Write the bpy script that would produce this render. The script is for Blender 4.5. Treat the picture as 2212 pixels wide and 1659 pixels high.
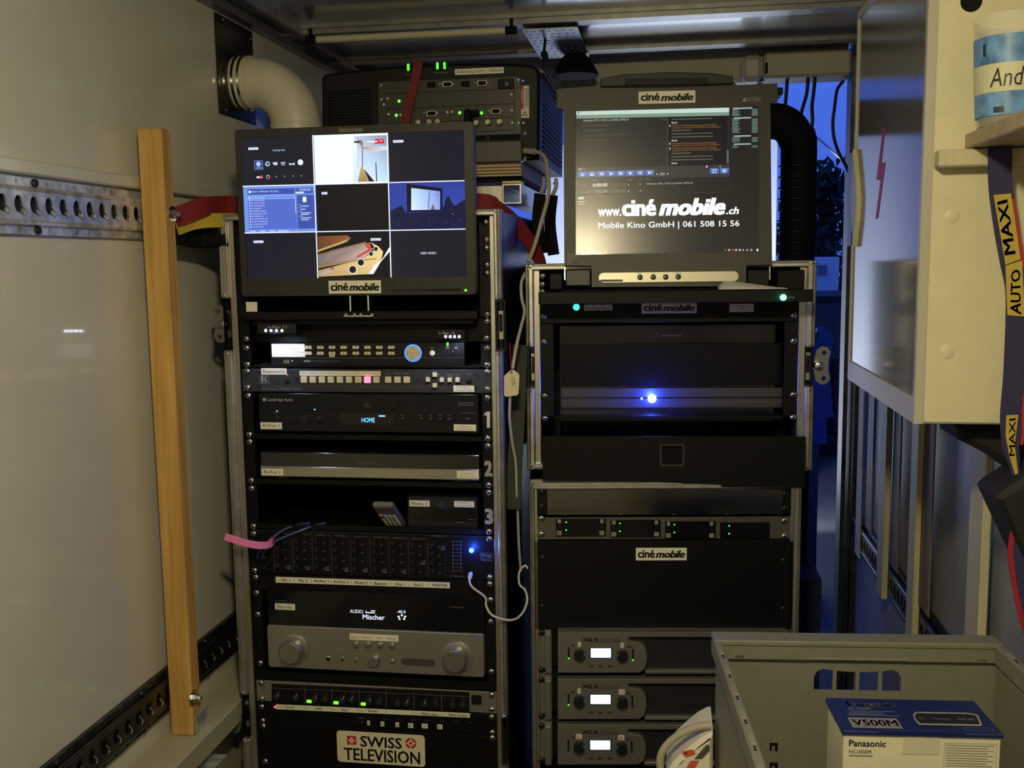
import bpy, math, random
import numpy as np
from mathutils import Vector, Matrix
random.seed(7)
for o in list(bpy.data.objects): bpy.data.objects.remove(o)
scene = bpy.context.scene
COL = scene.collection
# ------------------------------------------------------------------ camera
FPX = 2174.879; PITCH, ROLL, YAW = (math.radians(a) for a in (6.93615, 0.76354, 9.04701))
CAMZ = 1.5
_f = Vector((-math.sin(YAW)*math.cos(PITCH), math.cos(YAW)*math.cos(PITCH), -math.sin(PITCH)))
_r = Vector((math.cos(YAW), math.sin(YAW), 0)); _d = _f.cross(_r)
CR = math.cos(ROLL)*_r + math.sin(ROLL)*_d
CD = -math.sin(ROLL)*_r + math.cos(ROLL)*_d
CF = _f
CPOS = Vector((0, 0, CAMZ))
cam = bpy.data.cameras.new('camera'); cam.sensor_width = 36; cam.lens = FPX/2212*36
cam.clip_start = .05; cam.clip_end = 200
camo = bpy.data.objects.new('camera', cam); COL.objects.link(camo)
M = Matrix.Identity(4)
for i in range(3):
    M[i][0] = CR[i]; M[i][1] = -CD[i]; M[i][2] = -CF[i]; M[i][3] = CPOS[i]
camo.matrix_world = M
scene.camera = camo
# ------------------------------------------------------------------ dusk sky, exposure
vs = scene.view_settings
vs.view_transform = 'Standard'; vs.look = 'None'; vs.exposure = 0.0; vs.gamma = 1.0; vs.use_curve_mapping = False
w = bpy.data.worlds.new('dusk_sky'); scene.world = w; w.use_nodes = True
nt = w.node_tree; nt.nodes.clear()
tc = nt.nodes.new('ShaderNodeTexCoord'); sp = nt.nodes.new('ShaderNodeSeparateXYZ'); rp = nt.nodes.new('ShaderNodeValToRGB')
bg = nt.nodes.new('ShaderNodeBackground'); wo = nt.nodes.new('ShaderNodeOutputWorld')
nt.links.new(tc.outputs['Generated'], sp.inputs[0]); nt.links.new(sp.outputs['Z'], rp.inputs[0])
e = rp.color_ramp.elements
e[0].position = 0.0; e[0].color = (.055, .125, .62, 1)
e[1].position = .6; e[1].color = (.05, .12, .62, 1)
k = rp.color_ramp.elements.new(.16); k.color = (.062, .15, .76, 1)
nt.links.new(rp.outputs[0], bg.inputs[0]); bg.inputs[1].default_value = 1.0
nt.links.new(bg.outputs[0], wo.inputs[0])
SKYBG = bg
LAMP_S = 400.0       # warm ceiling lamp, built first below

# ------------------------------------------------------------------ colour + materials
def C(r, g=None, b=None):
    if g is None: r, g, b = r
    f = lambda v: (v/255)/12.92 if v/255 <= .04045 else ((v/255+.055)/1.055)**2.4
    return (f(r), f(g), f(b))
MATS = {}
def mat(name, col, rough=.5, metal=0, noise=0, nscale=40, bump=0, bscale=200, coat=0, stretch=None, alpha=1, trans=0, spec=.5, tint=None):
    if name in MATS: return MATS[name]
    m = bpy.data.materials.new(name); m.use_nodes = True; t = m.node_tree
    b = t.nodes['Principled BSDF']
    b.inputs['Base Color'].default_value = (*col, 1); b.inputs['Roughness'].default_value = rough
    b.inputs['Metallic'].default_value = metal; b.inputs['Coat Weight'].default_value = coat
    b.inputs['Coat Roughness'].default_value = .06; b.inputs['Specular IOR Level'].default_value = spec
    if trans: b.inputs['Transmission Weight'].default_value = trans
    if alpha < 1: b.inputs['Alpha'].default_value = alpha
    if noise or bump:
        co = t.nodes.new('ShaderNodeTexCoord'); mp = t.nodes.new('ShaderNodeMapping')
        t.links.new(co.outputs['Object'], mp.inputs[0])
        if stretch: mp.inputs['Scale'].default_value = stretch
        if noise:
            n = t.nodes.new('ShaderNodeTexNoise'); n.inputs['Scale'].default_value = nscale; n.inputs['Detail'].default_value = 5
            t.links.new(mp.outputs[0], n.inputs['Vector'])
            r = t.nodes.new('ShaderNodeValToRGB')
            c2 = tint or tuple(min(1, c*(1+noise)) for c in col); c1 = tuple(c*(1-noise) for c in col)
            r.color_ramp.elements[0].position = .3; r.color_ramp.elements[1].position = .7
            r.color_ramp.elements[0].color = (*c1, 1); r.color_ramp.elements[1].color = (*c2, 1)
            t.links.new(n.outputs['Fac'], r.inputs[0]); t.links.new(r.outputs[0], b.inputs['Base Color'])
        if bump:
            n2 = t.nodes.new('ShaderNodeTexNoise'); n2.inputs['Scale'].default_value = bscale
            t.links.new(mp.outputs[0], n2.inputs['Vector'])
            bp = t.nodes.new('ShaderNodeBump'); bp.inputs['Strength'].default_value = bump; bp.inputs['Distance'].default_value = .002
            t.links.new(n2.outputs['Fac'], bp.inputs['Height']); t.links.new(bp.outputs[0], b.inputs['Normal'])
    MATS[name] = m
    return m
def emit(name, col, s):
    if name in MATS: return MATS[name]
    m = bpy.data.materials.new(name); m.use_nodes = True
    b = m.node_tree.nodes['Principled BSDF']
    b.inputs['Base Color'].default_value = (*[min(1, c*.5) for c in col], 1)
    b.inputs['Emission Color'].default_value = (*col, 1); b.inputs['Emission Strength'].default_value = s
    b.inputs['Roughness'].default_value = .3
    MATS[name] = m
    return m
def attr_mat(name, emission=0, rough=.5, base=True, spec=.5):
    m = bpy.data.materials.new(name); m.use_nodes = True; t = m.node_tree; b = t.nodes['Principled BSDF']
    a = t.nodes.new('ShaderNodeAttribute'); a.attribute_name = 'Col'
    if base: t.links.new(a.outputs['Color'], b.inputs['Base Color'])
    else: b.inputs['Base Color'].default_value = (.006, .006, .007, 1)
    b.inputs['Roughness'].default_value = rough; b.inputs['Specular IOR Level'].default_value = spec
    if emission:
        t.links.new(a.outputs['Color'], b.inputs['Emission Color']); b.inputs['Emission Strength'].default_value = emission
    MATS[name] = m
    return m
def wood_mat(name, c1, c2, axis='Z', scale=14):
    m = bpy.data.materials.new(name); m.use_nodes = True; t = m.node_tree; b = t.nodes['Principled BSDF']
    co = t.nodes.new('ShaderNodeTexCoord'); mp = t.nodes.new('ShaderNodeMapping')
    mp.inputs['Scale'].default_value = {'Z': (1, 1, .05), 'X': (.05, 1, 1), 'Y': (1, .05, 1)}[axis]
    n = t.nodes.new('ShaderNodeTexNoise'); n.inputs['Scale'].default_value = scale*6; n.inputs['Detail'].default_value = 4
    n.inputs['Distortion'].default_value = .6
    n3 = t.nodes.new('ShaderNodeTexNoise'); n3.inputs['Scale'].default_value = 5
    r = t.nodes.new('ShaderNodeValToRGB'); r.color_ramp.elements[0].color = (*c1, 1); r.color_ramp.elements[1].color = (*c2, 1)
    r.color_ramp.elements[0].position = .32; r.color_ramp.elements[1].position = .68
    mx = t.nodes.new('ShaderNodeMixRGB'); mx.blend_type = 'MULTIPLY'; mx.inputs[0].default_value = .35
    t.links.new(co.outputs['Object'], mp.inputs[0]); t.links.new(mp.outputs[0], n.inputs['Vector'])
    t.links.new(co.outputs['Object'], n3.inputs['Vector'])
    t.links.new(n.outputs['Fac'], r.inputs[0]); t.links.new(r.outputs[0], mx.inputs[1]); t.links.new(n3.outputs['Fac'], mx.inputs[2])
    t.links.new(mx.outputs[0], b.inputs['Base Color']); b.inputs['Roughness'].default_value = .55
    MATS[name] = m
    return m

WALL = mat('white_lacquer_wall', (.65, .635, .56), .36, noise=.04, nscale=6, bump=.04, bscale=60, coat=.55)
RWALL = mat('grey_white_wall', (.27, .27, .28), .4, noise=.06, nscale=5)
CEIL = mat('sky_tinted_ceiling', (.31, .34, .43), .2, noise=.08, nscale=4, bump=.06, bscale=12, coat=.5)  # blue of the skylight mixed into the white lacquer colour
ALU = mat('brushed_aluminium', (.62, .60, .55), .36, 1, noise=.16, nscale=60, stretch=(1, 1, .1))
ALUP = mat('aluminium_profile', (.56, .55, .52), .42, .9, noise=.18, nscale=30)
STEEL = mat('galvanised_steel', (.50, .52, .54), .30, .55, noise=.4, nscale=45, tint=(.82, .86, .90))
BEAM = mat('dull_beam_aluminium', (.24, .24, .24), .35, .6, noise=.2, nscale=30)
CHROME = mat('chrome', (.75, .75, .75), .16, 1)
ZINC = mat('zinc_screw', (.62, .62, .62), .25, 1)
DSTEEL = mat('dark_steel', (.045, .045, .05), .4, .8, noise=.3, nscale=30)
BLACK = mat('black_powder_coat', (.0036, .0036, .0040), .5, noise=.2, nscale=120, spec=.22)
BLACKG = mat('black_gloss', (.006, .006, .008), .12)
BLACKM = mat('black_matt', (.0032, .0032, .0036), .8, spec=.25)
CASEB = mat('black_laminate', (.005, .005, .0055), .35, bump=.12, bscale=300, spec=.35)
DGREY = mat('dark_grey_plastic', (.024, .0235, .020), .48, noise=.1, nscale=200)
MGREY = mat('mid_grey_plastic', (.095, .092, .078), .5, noise=.08, nscale=150)
PROJ = mat('projector_casing', (.007, .007, .007), .5, noise=.15, nscale=90, spec=.25)
PROJP = mat('projector_plate', (.05, .049, .043), .4, .3, noise=.1, nscale=90)
SWITCH = mat('switcher_blue_grey', (.034, .037, .047), .4, .2, noise=.06, nscale=200)
BRBLK = mat('brushed_black_face', (.011, .0115, .014), .30, .5, noise=.5, nscale=90, stretch=(.05, 1, 3))
SILVER = mat('silver_face', (.40, .385, .36), .36, .75, noise=.06, nscale=160)
AMPSIL = mat('amplifier_silver', (.25, .24, .225), .42, .6, noise=.06, nscale=200)
KNOBS = mat('silver_knob', (.36, .355, .35), .3, .8)
KNOBB = mat('black_knob', (.012, .012, .013), .35)
PAPER = mat('label_paper', (.80, .78, .66), .6)
WPLAST = mat('white_button', (.72, .68, .50), .45)
PIPE = mat('cream_pipe', (.63, .60, .49), .38, noise=.05, nscale=8)
RUBBER = mat('grey_cable', (.44, .42, .35), .5)
BCABLE = mat('black_cable', (.008, .008, .009), .45)
BLUECAB = mat('blue_cable', (.04, .07, .24), .4)
PINK = mat('pink_velcro', (.85, .22, .55), .7, noise=.08, nscale=300)
RED = mat('red_webbing', (.22, .012, .018), .75, noise=.25, nscale=400, bump=.2, bscale=700)
DRED = mat('dark_red_webbing', (.17, .010, .014), .7, noise=.25, nscale=400, bump=.2, bscale=700)
YELLOW = mat('yellow_webbing', (.52, .40, .03), .7, noise=.2, nscale=400, bump=.2, bscale=700)
GREENW = mat('green_webbing', (.028, .038, .030), .75, noise=.3, nscale=500, bump=.3, bscale=600)
CRATE = mat('grey_crate_plastic', (.205, .20, .16), .48, noise=.06, nscale=60, bump=.03, bscale=400)
CREAM = mat('cream_cabinet', (.66, .63, .42), .42, noise=.03, nscale=40)
CABDOOR = mat('grey_gloss_door', (.16, .16, .145), .12, noise=.04, nscale=20)
POSTW = wood_mat('pine_post', (.58, .31, .07), (.76, .48, .15))
BIRCH = wood_mat('birch_board', (.42, .33, .19), (.55, .45, .28), 'X', 8)
BATTW = wood_mat('brown_batten', (.20, .13, .06), (.30, .20, .10))
PALEW = wood_mat('pale_batten', (.62, .58, .36), (.72, .68, .45))
PLYL = mat('plywood_light', (.62, .48, .26), .6); PLYD = mat('plywood_dark', (.16, .10, .05), .6)
BOXBLUE = mat('box_blue_print', (.010, .020, .11), .35, noise=.06, nscale=60)
BOXWHITE = mat('box_white_card', (.72, .71, .52), .55, noise=.03, nscale=60)
LCDW = emit('lcd_blue_white', (.52, .80, 1.0), 1.9)
LEDG = emit('led_green', (.08, 1, .03), 3.0)
LEDGC = emit('led_cool_green', (.02, 1, .32), 5.0)
LEDW = emit('led_white', (.65, .78, 1), 60.0)
LEDB = emit('led_blue', (.03, .10, 1), 12.0)
LEDR = emit('led_red', (1, .03, .05), 4.0)
LEDRW = emit('button_red', (1, .16, .28), 2.4)
VFDB = emit('display_blue', (.12, .42, 1), 2.0)
VFDW = emit('display_white', (.75, .82, 1), 1.1)
RINGB = emit('ring_blue', (.06, .22, 1), 1.6)
SCREEN = attr_mat('screen_picture', 1.0, .16, base=False, spec=.25)
KSCREEN = attr_mat('matt_screen_picture', 1.0, .22, base=False)
PRINT = attr_mat('surface_print', 0, .5)

# ------------------------------------------------------------------ frames
class Frame:
    def __init__(s, o, yaw=0, axes=None, tilt=0):
        s.o = Vector(o)
        if axes: s.ex, s.ey, s.ez = (Vector(a).normalized() for a in axes)
        else:
            s.ex = Vector((math.cos(yaw), math.sin(yaw), 0)); ey = Vector((-math.sin(yaw), math.cos(yaw), 0)); z = Vector((0, 0, 1))
            s.ez = math.cos(tilt)*z + math.sin(tilt)*ey; s.ey = math.cos(tilt)*ey - math.sin(tilt)*z
    def w(s, x, y, z): return s.o + s.ex*x + s.ey*y + s.ez*z
    def px(s, u, v, y=0.0):
        d = CF + CR*((u-1106)/FPX) + CD*((v-829.5)/FPX)
        t = ((s.w(0, y, 0)-CPOS).dot(s.ey))/d.dot(s.ey)
        q = CPOS + d*t - s.o
        return (q.dot(s.ex), q.dot(s.ez))
    def rect(s, x0, y0, x1, y1, y=0.0):
        xm, ym = (x0+x1)/2, (y0+y1)/2
        return (s.px(x0, ym, y)[0], s.px(x1, ym, y)[0], s.px(xm, y1, y)[1], s.px(xm, y0, y)[1])
    def mat4(s, x=0, y=0, z=0):
        p = s.w(x, y, z); m = Matrix.Identity(4)
        for i in range(3):
            m[i][0] = s.ex[i]; m[i][1] = s.ey[i]; m[i][2] = s.ez[i]; m[i][3] = p[i]
        return m
def to_world(F, g): return [tuple(F.w(*p)) for p in g[0]], g[1]
def pixray(u, v): return CF + CR*((u-1106)/FPX) + CD*((v-829.5)/FPX)
def on_z(u, v, z):
    d = pixray(u, v); t = (z-CAMZ)/d.z
    return CPOS + d*t
def on_y(u, v, Y):
    d = pixray(u, v); return CPOS + d*(Y/d.y)
def on_x(u, v, X):
    d = pixray(u, v); return CPOS + d*(X/d.x)

FA = Frame((-.56561, 1.80437, CAMZ-.23851), .00691)
FB = Frame((-.00673, 1.91404, CAMZ-.15372), .07738)
FC = Frame((-.01303, 1.86391, CAMZ-.70504), .12)
XL, XR, ZC, YB, YF = -.93, .51, CAMZ+.555, 2.875, -1.1
FLZ = .25            # floor level
FV = Frame((0, 0, 0))
FLW = Frame((XL, 0, 0), axes=((0, 1, 0), (-1, 0, 0), (0, 0, 1)))
FRW = Frame((XR, 0, 0), axes=((0, -1, 0), (1, 0, 0), (0, 0, 1)))

# ------------------------------------------------------------------ mesh helpers (verts, faces in frame coordinates)
def g_box(x0, x1, y0, y1, z0, z1, b=0):
    if x0 > x1: x0, x1 = x1, x0
    if y0 > y1: y0, y1 = y1, y0
    if z0 > z1: z0, z1 = z1, z0
    b = min(b, (x1-x0)*.45, (y1-y0)*.45, (z1-z0)*.45)
    if b <= 0:
        v = [(x, y, z) for x in (x0, x1) for y in (y0, y1) for z in (z0, z1)]
        return v, [(0, 1, 3, 2), (4, 6, 7, 5), (0, 4, 5, 1), (2, 3, 7, 6), (0, 2, 6, 4), (1, 5, 7, 3)]
    X, Y, Z = (x0, x1), (y0, y1), (z0, z1); v = []; idx = {}
    for i in (0, 1):
        for j in (0, 1):
            for k in (0, 1):
                sx, sy, sz = (b if i == 0 else -b), (b if j == 0 else -b), (b if k == 0 else -b)
                for ax in range(3):
                    p = [X[i]+sx, Y[j]+sy, Z[k]+sz]; p[ax] = (X[i], Y[j], Z[k])[ax]
                    idx[i, j, k, ax] = len(v); v.append(tuple(p))
    f = []
    for ax in range(3):
        o = [a for a in range(3) if a != ax]
        for s in (0, 1):
            q = []
            for a, c in ((0, 0), (1, 0), (1, 1), (0, 1)):
                t = [0, 0, 0]; t[ax] = s; t[o[0]] = a; t[o[1]] = c; q.append(idx[t[0], t[1], t[2], ax])
            f.append(tuple(q) if (s == 1) == (ax != 1) else tuple(reversed(q)))
    for ax in range(3):                    # edge strips run along ax
        o = [a for a in range(3) if a != ax]
        for a in (0, 1):
            for c in (0, 1):
                t0 = [0, 0, 0]; t0[o[0]] = a; t0[o[1]] = c; t1 = list(t0); t1[ax] = 1
                q = [idx[(*t0, o[0])], idx[(*t1, o[0])], idx[(*t1, o[1])], idx[(*t0, o[1])]]
                f.append(tuple(q))
    for i in (0, 1):
        for j in (0, 1):
            for k in (0, 1): f.append((idx[i, j, k, 0], idx[i, j, k, 1], idx[i, j, k, 2]))
    return v, f
def g_prism(poly, y0, y1, ch=0):
    """poly in (x,z); front at y0 (towards the viewer), back at y1, optional chamfer on the front edge"""
    n = len(poly); cx = sum(p[0] for p in poly)/n; cz = sum(p[1] for p in poly)/n
    rings = []
    if ch:
        ins = []
        for i in range(n):
            a, b, c = poly[i-1], poly[i], poly[(i+1) % n]
            d1 = Vector((b[0]-a[0], b[1]-a[1])); d2 = Vector((c[0]-b[0], c[1]-b[1]))
            nn = Vector((0., 0.))
            for d in (d1, d2):
                if d.length > 1e-9:
                    q = Vector((-d.y, d.x)).normalized(); nn += q
            if nn.length > 1e-9: nn.normalize()
            area = sum(poly[k][0]*poly[(k+1) % n][1]-poly[(k+1) % n][0]*poly[k][1] for k in range(n))
            sgn = 1 if area > 0 else -1
            ins.append((b[0]+nn.x*ch*sgn, b[1]+nn.y*ch*sgn))
        rings = [(ins, y0), (poly, y0+ch), (poly, y1)]
    else: rings = [(poly, y0), (poly, y1)]
    v = [(p[0], y, p[1]) for r, y in rings for p in r]; f = []
    for k in range(len(rings)-1):
        for i in range(n):
            j = (i+1) % n; f.append((k*n+i, k*n+j, (k+1)*n+j, (k+1)*n+i))
    f.append(tuple(range(n-1, -1, -1))); f.append(tuple(range((len(rings)-1)*n, len(rings)*n)))
    return v, f
def rrect(x0, x1, z0, z1, r, n=5):
    r = min(r, abs(x1-x0)*.499, abs(z1-z0)*.499); p = []
    for cx, cz, a0 in ((x1-r, z1-r, 0), (x0+r, z1-r, 90), (x0+r, z0+r, 180), (x1-r, z0+r, 270)):
        for i in range(n+1):
            a = math.radians(a0+90*i/n); p.append((cx+r*math.cos(a), cz+r*math.sin(a)))
    return p
def g_lathe(prof, n=20, c=(0, 0, 0), axis='y'):
    """prof: list of (r, t) along axis"""
    v = []; f = []
    for r, t in prof:
        for i in range(n):
            a = 2*math.pi*i/n; p, q = r*math.cos(a), r*math.sin(a)
            P = {'y': (p, t, q), 'z': (p, q, t), 'x': (t, p, q)}[axis]
            v.append((P[0]+c[0], P[1]+c[1], P[2]+c[2]))
    for k in range(len(prof)-1):
        for i in range(n):
            j = (i+1) % n; f.append((k*n+i, k*n+j, (k+1)*n+j, (k+1)*n+i))
    f.append(tuple(range(n-1, -1, -1))); f.append(tuple(range((len(prof)-1)*n, len(prof)*n)))
    return v, f
def g_cyl(x, z, r, y0, y1, n=20, ch=0):
    if ch: pr = [(r-ch, y0), (r, y0+ch), (r, y1)]
    else: pr = [(r, y0), (r, y1)]
    return g_lathe(pr, n, (x, 0, z))
def g_merge(*gs):
    V = []; F = []
    for v, f in gs:
        b = len(V); V += list(v); F += [tuple(i+b for i in q) for q in f]
    return V, F
def catmull(P, sub=8):
    P = [Vector(p) for p in P]
    if len(P) < 3: return P
    Q = [2*P[0]-P[1]]+P+[2*P[-1]-P[-2]]; out = []
    for i in range(1, len(Q)-2):
        p0, p1, p2, p3 = Q[i-1:i+3]
        for k in range(sub):
            t = k/sub
            out.append(.5*((2*p1)+(p2-p0)*t+(2*p0-5*p1+4*p2-p3)*t*t+(3*p1-p0-3*p2+p3)*t**3))
    out.append(P[-1]); return out
def g_sweep(path, prof, up=None, sub=6, smooth=True, cap=True, scale=None):
    """sweep closed 2-D profile [(a,b)] along a path; a along side vector, b along up vector"""
    P = catmull(path, sub) if smooth else [Vector(p) for p in path]
    n = len(prof); v = []; f = []; last = None
    for i, p in enumerate(P):
        t = (P[min(i+1, len(P)-1)]-P[max(i-1, 0)]).normalized()
        if up is not None: u = Vector(up)
        elif last is None: u = Vector((0, 0, 1)) if abs(t.z) < .9 else Vector((1, 0, 0))
        else: u = last
        s = u.cross(t)
        if s.length < 1e-6: s = Vector((1, 0, 0))
        s.normalize(); u2 = t.cross(s).normalized(); last = u2
        k = scale(i/(len(P)-1)) if scale else 1
        for a, b in prof: v.append(tuple(p+s*a*k+u2*b*k))
    for i in range(len(P)-1):
        for j in range(n):
            q = (j+1) % n; f.append((i*n+j, i*n+q, (i+1)*n+q, (i+1)*n+j))
    if cap: f.append(tuple(range(n-1, -1, -1))); f.append(tuple(range((len(P)-1)*n, len(P)*n)))
    return v, f
def circ(r, n=10): return [(r*math.cos(2*math.pi*i/n), r*math.sin(2*math.pi*i/n)) for i in range(n)]
def g_tube(path, r, n=10, sub=6, smooth=True): return g_sweep(path, circ(r, n), None, sub, smooth)
def g_ribbon(path, wd, th, up, sub=6): return g_sweep(path, [(-th/2, -wd/2), (th/2, -wd/2), (th/2, wd/2), (-th/2, wd/2)], up, sub)
_plate_cache = {}
def g_plate(outer, holes, y0, y1):
    """flat plate with holes, outline in (x,z), from y0 (front) to y1"""
    cu = bpy.data.curves.new('tmp', 'CURVE'); cu.dimensions = '2D'; cu.fill_mode = 'BOTH'; cu.extrude = abs(y1-y0)/2
    for L in [outer]+list(holes):
        s = cu.splines.new('POLY'); s.points.add(len(L)-1); s.use_cyclic_u = True
        for i, p in enumerate(L): s.points[i].co = (p[0], p[1], 0, 1)
    o = bpy.data.objects.new('tmp', cu); me = bpy.data.meshes.new_from_object(o)
    ym = (y0+y1)/2
    v = [(q.co.x, ym-q.co.z, q.co.y) for q in me.vertices]; f = [tuple(p.vertices) for p in me.polygons]
    bpy.data.objects.remove(o); bpy.data.curves.remove(cu); bpy.data.meshes.remove(me)
    return v, f
_txt = {}
def text_geo(s, bold=0, shear=0, spacing=1):
    k = (s, bold, shear, spacing)
    if k not in _txt:
        cu = bpy.data.curves.new('tmp', 'FONT'); cu.body = s; cu.size = 1; cu.shear = shear; cu.space_character = spacing
        cu.resolution_u = 2; cu.fill_mode = 'FRONT'
        o = bpy.data.objects.new('tmp', cu); me = bpy.data.meshes.new_from_object(o)
        v = [(q.co.x, q.co.y) for q in me.vertices]; f = [tuple(p.vertices) for p in me.polygons]
        bpy.data.objects.remove(o); bpy.data.curves.remove(cu); bpy.data.meshes.remove(me)
        if not v: v = [(0, 0), (1, 0), (0, 1)]
        if bold:
            V0, F0 = list(v), list(f); v = []; f = []
            for dx, dz in ((-1, -.6), (1, -.6), (-1, .6), (1, .6), (0, 0)):
                b = len(v); v += [(p[0]+dx*bold, p[1]+dz*bold) for p in V0]; f += [tuple(i+b for i in q) for q in F0]
        xs = [p[0] for p in v]; zs = [p[1] for p in v]
        _txt[k] = (v, f, min(xs), max(xs), min(zs), max(zs))
    return _txt[k]

# ------------------------------------------------------------------ objects
def mesh_obj(name, geo, m, smooth=None):
    v, f = geo
    me = bpy.data.meshes.new(name); me.from_pydata([tuple(p) for p in v], [], f); me.validate()
    import bmesh
    bm = bmesh.new(); bm.from_mesh(me); bmesh.ops.recalc_face_normals(bm, faces=bm.faces); bm.to_mesh(me); bm.free()
    if smooth:
        for p in me.polygons: p.use_smooth = True
        try: me.set_sharp_from_angle(angle=math.radians(40))
        except Exception: pass
    me.materials.append(m)
    return me
def link(o, parent=None):
    COL.objects.link(o)
    if parent: o.parent = parent
    return o
_inst = {}
class Thing:
    def __init__(s, name, label, cat, F, org=(0, 0, 0), group=None, kind=None):
        s.F = F; s.org = Vector(org)
        s.e = bpy.data.objects.new(name, None); s.e.empty_display_size = .02; COL.objects.link(s.e)
        s.e.matrix_world = F.mat4(*org)
        s.e['label'] = label
        if kind: s.e['kind'] = kind
        else: s.e['category'] = cat
        if group: s.e['group'] = group
    def add(s, part, geo, m, parent=None, smooth=False, label=None, world=False):
        v, f = geo
        if world:
            inv = s.F.mat4(0, 0, 0).inverted(); v = [inv @ Vector(p) for p in v]
        v = [(p[0]-s.org.x, p[1]-s.org.y, p[2]-s.org.z) for p in v]
        o = bpy.data.objects.new(part, mesh_obj(part, (v, f), m, smooth)); link(o, parent or s.e)
        if parent: 
            o.location = -Vector(parent.location)
        if label: o['label'] = label
        return o
    def box(s, part, x0, x1, y0, y1, z0, z1, m, b=.0008, parent=None, label=None): return s.add(part, g_box(x0, x1, y0, y1, z0, z1, b), m, parent, label=label)
    def pbox(s, part, u0, v0, u1, v1, yf, depth, m, b=.0008, parent=None, label=None):
        x0, x1, z0, z1 = s.F.rect(u0, v0, u1, v1, yf)
        return s.box(part, x0, x1, yf, yf+depth, z0, z1, m, b, parent, label)
    def prbox(s, part, u0, v0, u1, v1, yf, depth, r, m, ch=.0006, parent=None, label=None):
        x0, x1, z0, z1 = s.F.rect(u0, v0, u1, v1, yf)
        return s.add(part, g_prism(rrect(x0, x1, z0, z1, r), yf, yf+depth, ch), m, parent, label=label)
    def pknob(s, part, u, v, rpx, yb, h, m, n=20, parent=None, dome=False, label=None):
        """round knob standing on the plane yb, radius given in photo pixels"""
        x, z = s.F.px(u, v, yb); r = abs(s.F.px(u+rpx, v, yb)[0]-x)
        key = (part, m.name, round(r, 4), round(h, 4), n, dome)
        if key not in _inst:
            if dome: pr = [(r*.15, -h), (r*.6, -h*.85), (r*.9, -h*.5), (r, 0)]
            else: pr = [(r*.86, -h), (r*.95, -h*.9), (r, -h*.75), (r, 0)]
            _inst[key] = mesh_obj(part, g_lathe(pr, n), m, True)
        o = bpy.data.objects.new(part, _inst[key]); link(o, parent or s.e)
        o.location = Vector((x, yb, z))-s.org-(Vector(parent.location) if parent else Vector((0, 0, 0)))
        if label: o['label'] = label
        return o
    def inst(s, part, key, x, y, z, parent=None, rot=None):
        o = bpy.data.objects.new(part, _inst[key]); link(o, parent or s.e); o.location = Vector((x, y, z))-s.org
        if rot: o.rotation_euler = rot
        return o
    def screw(s, u, v, y=-.004, big=True):
        x, z = s.F.px(u, v, y)
        return s.inst('screw', 'screw' if big else 'screw_black', x, y, z, rot=(0, random.uniform(0, 1.5), 0))
    def flat(s, part, y, m=None, parent=None, label=None): return Flat(s, part, y, m or PRINT, parent, label)
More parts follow.
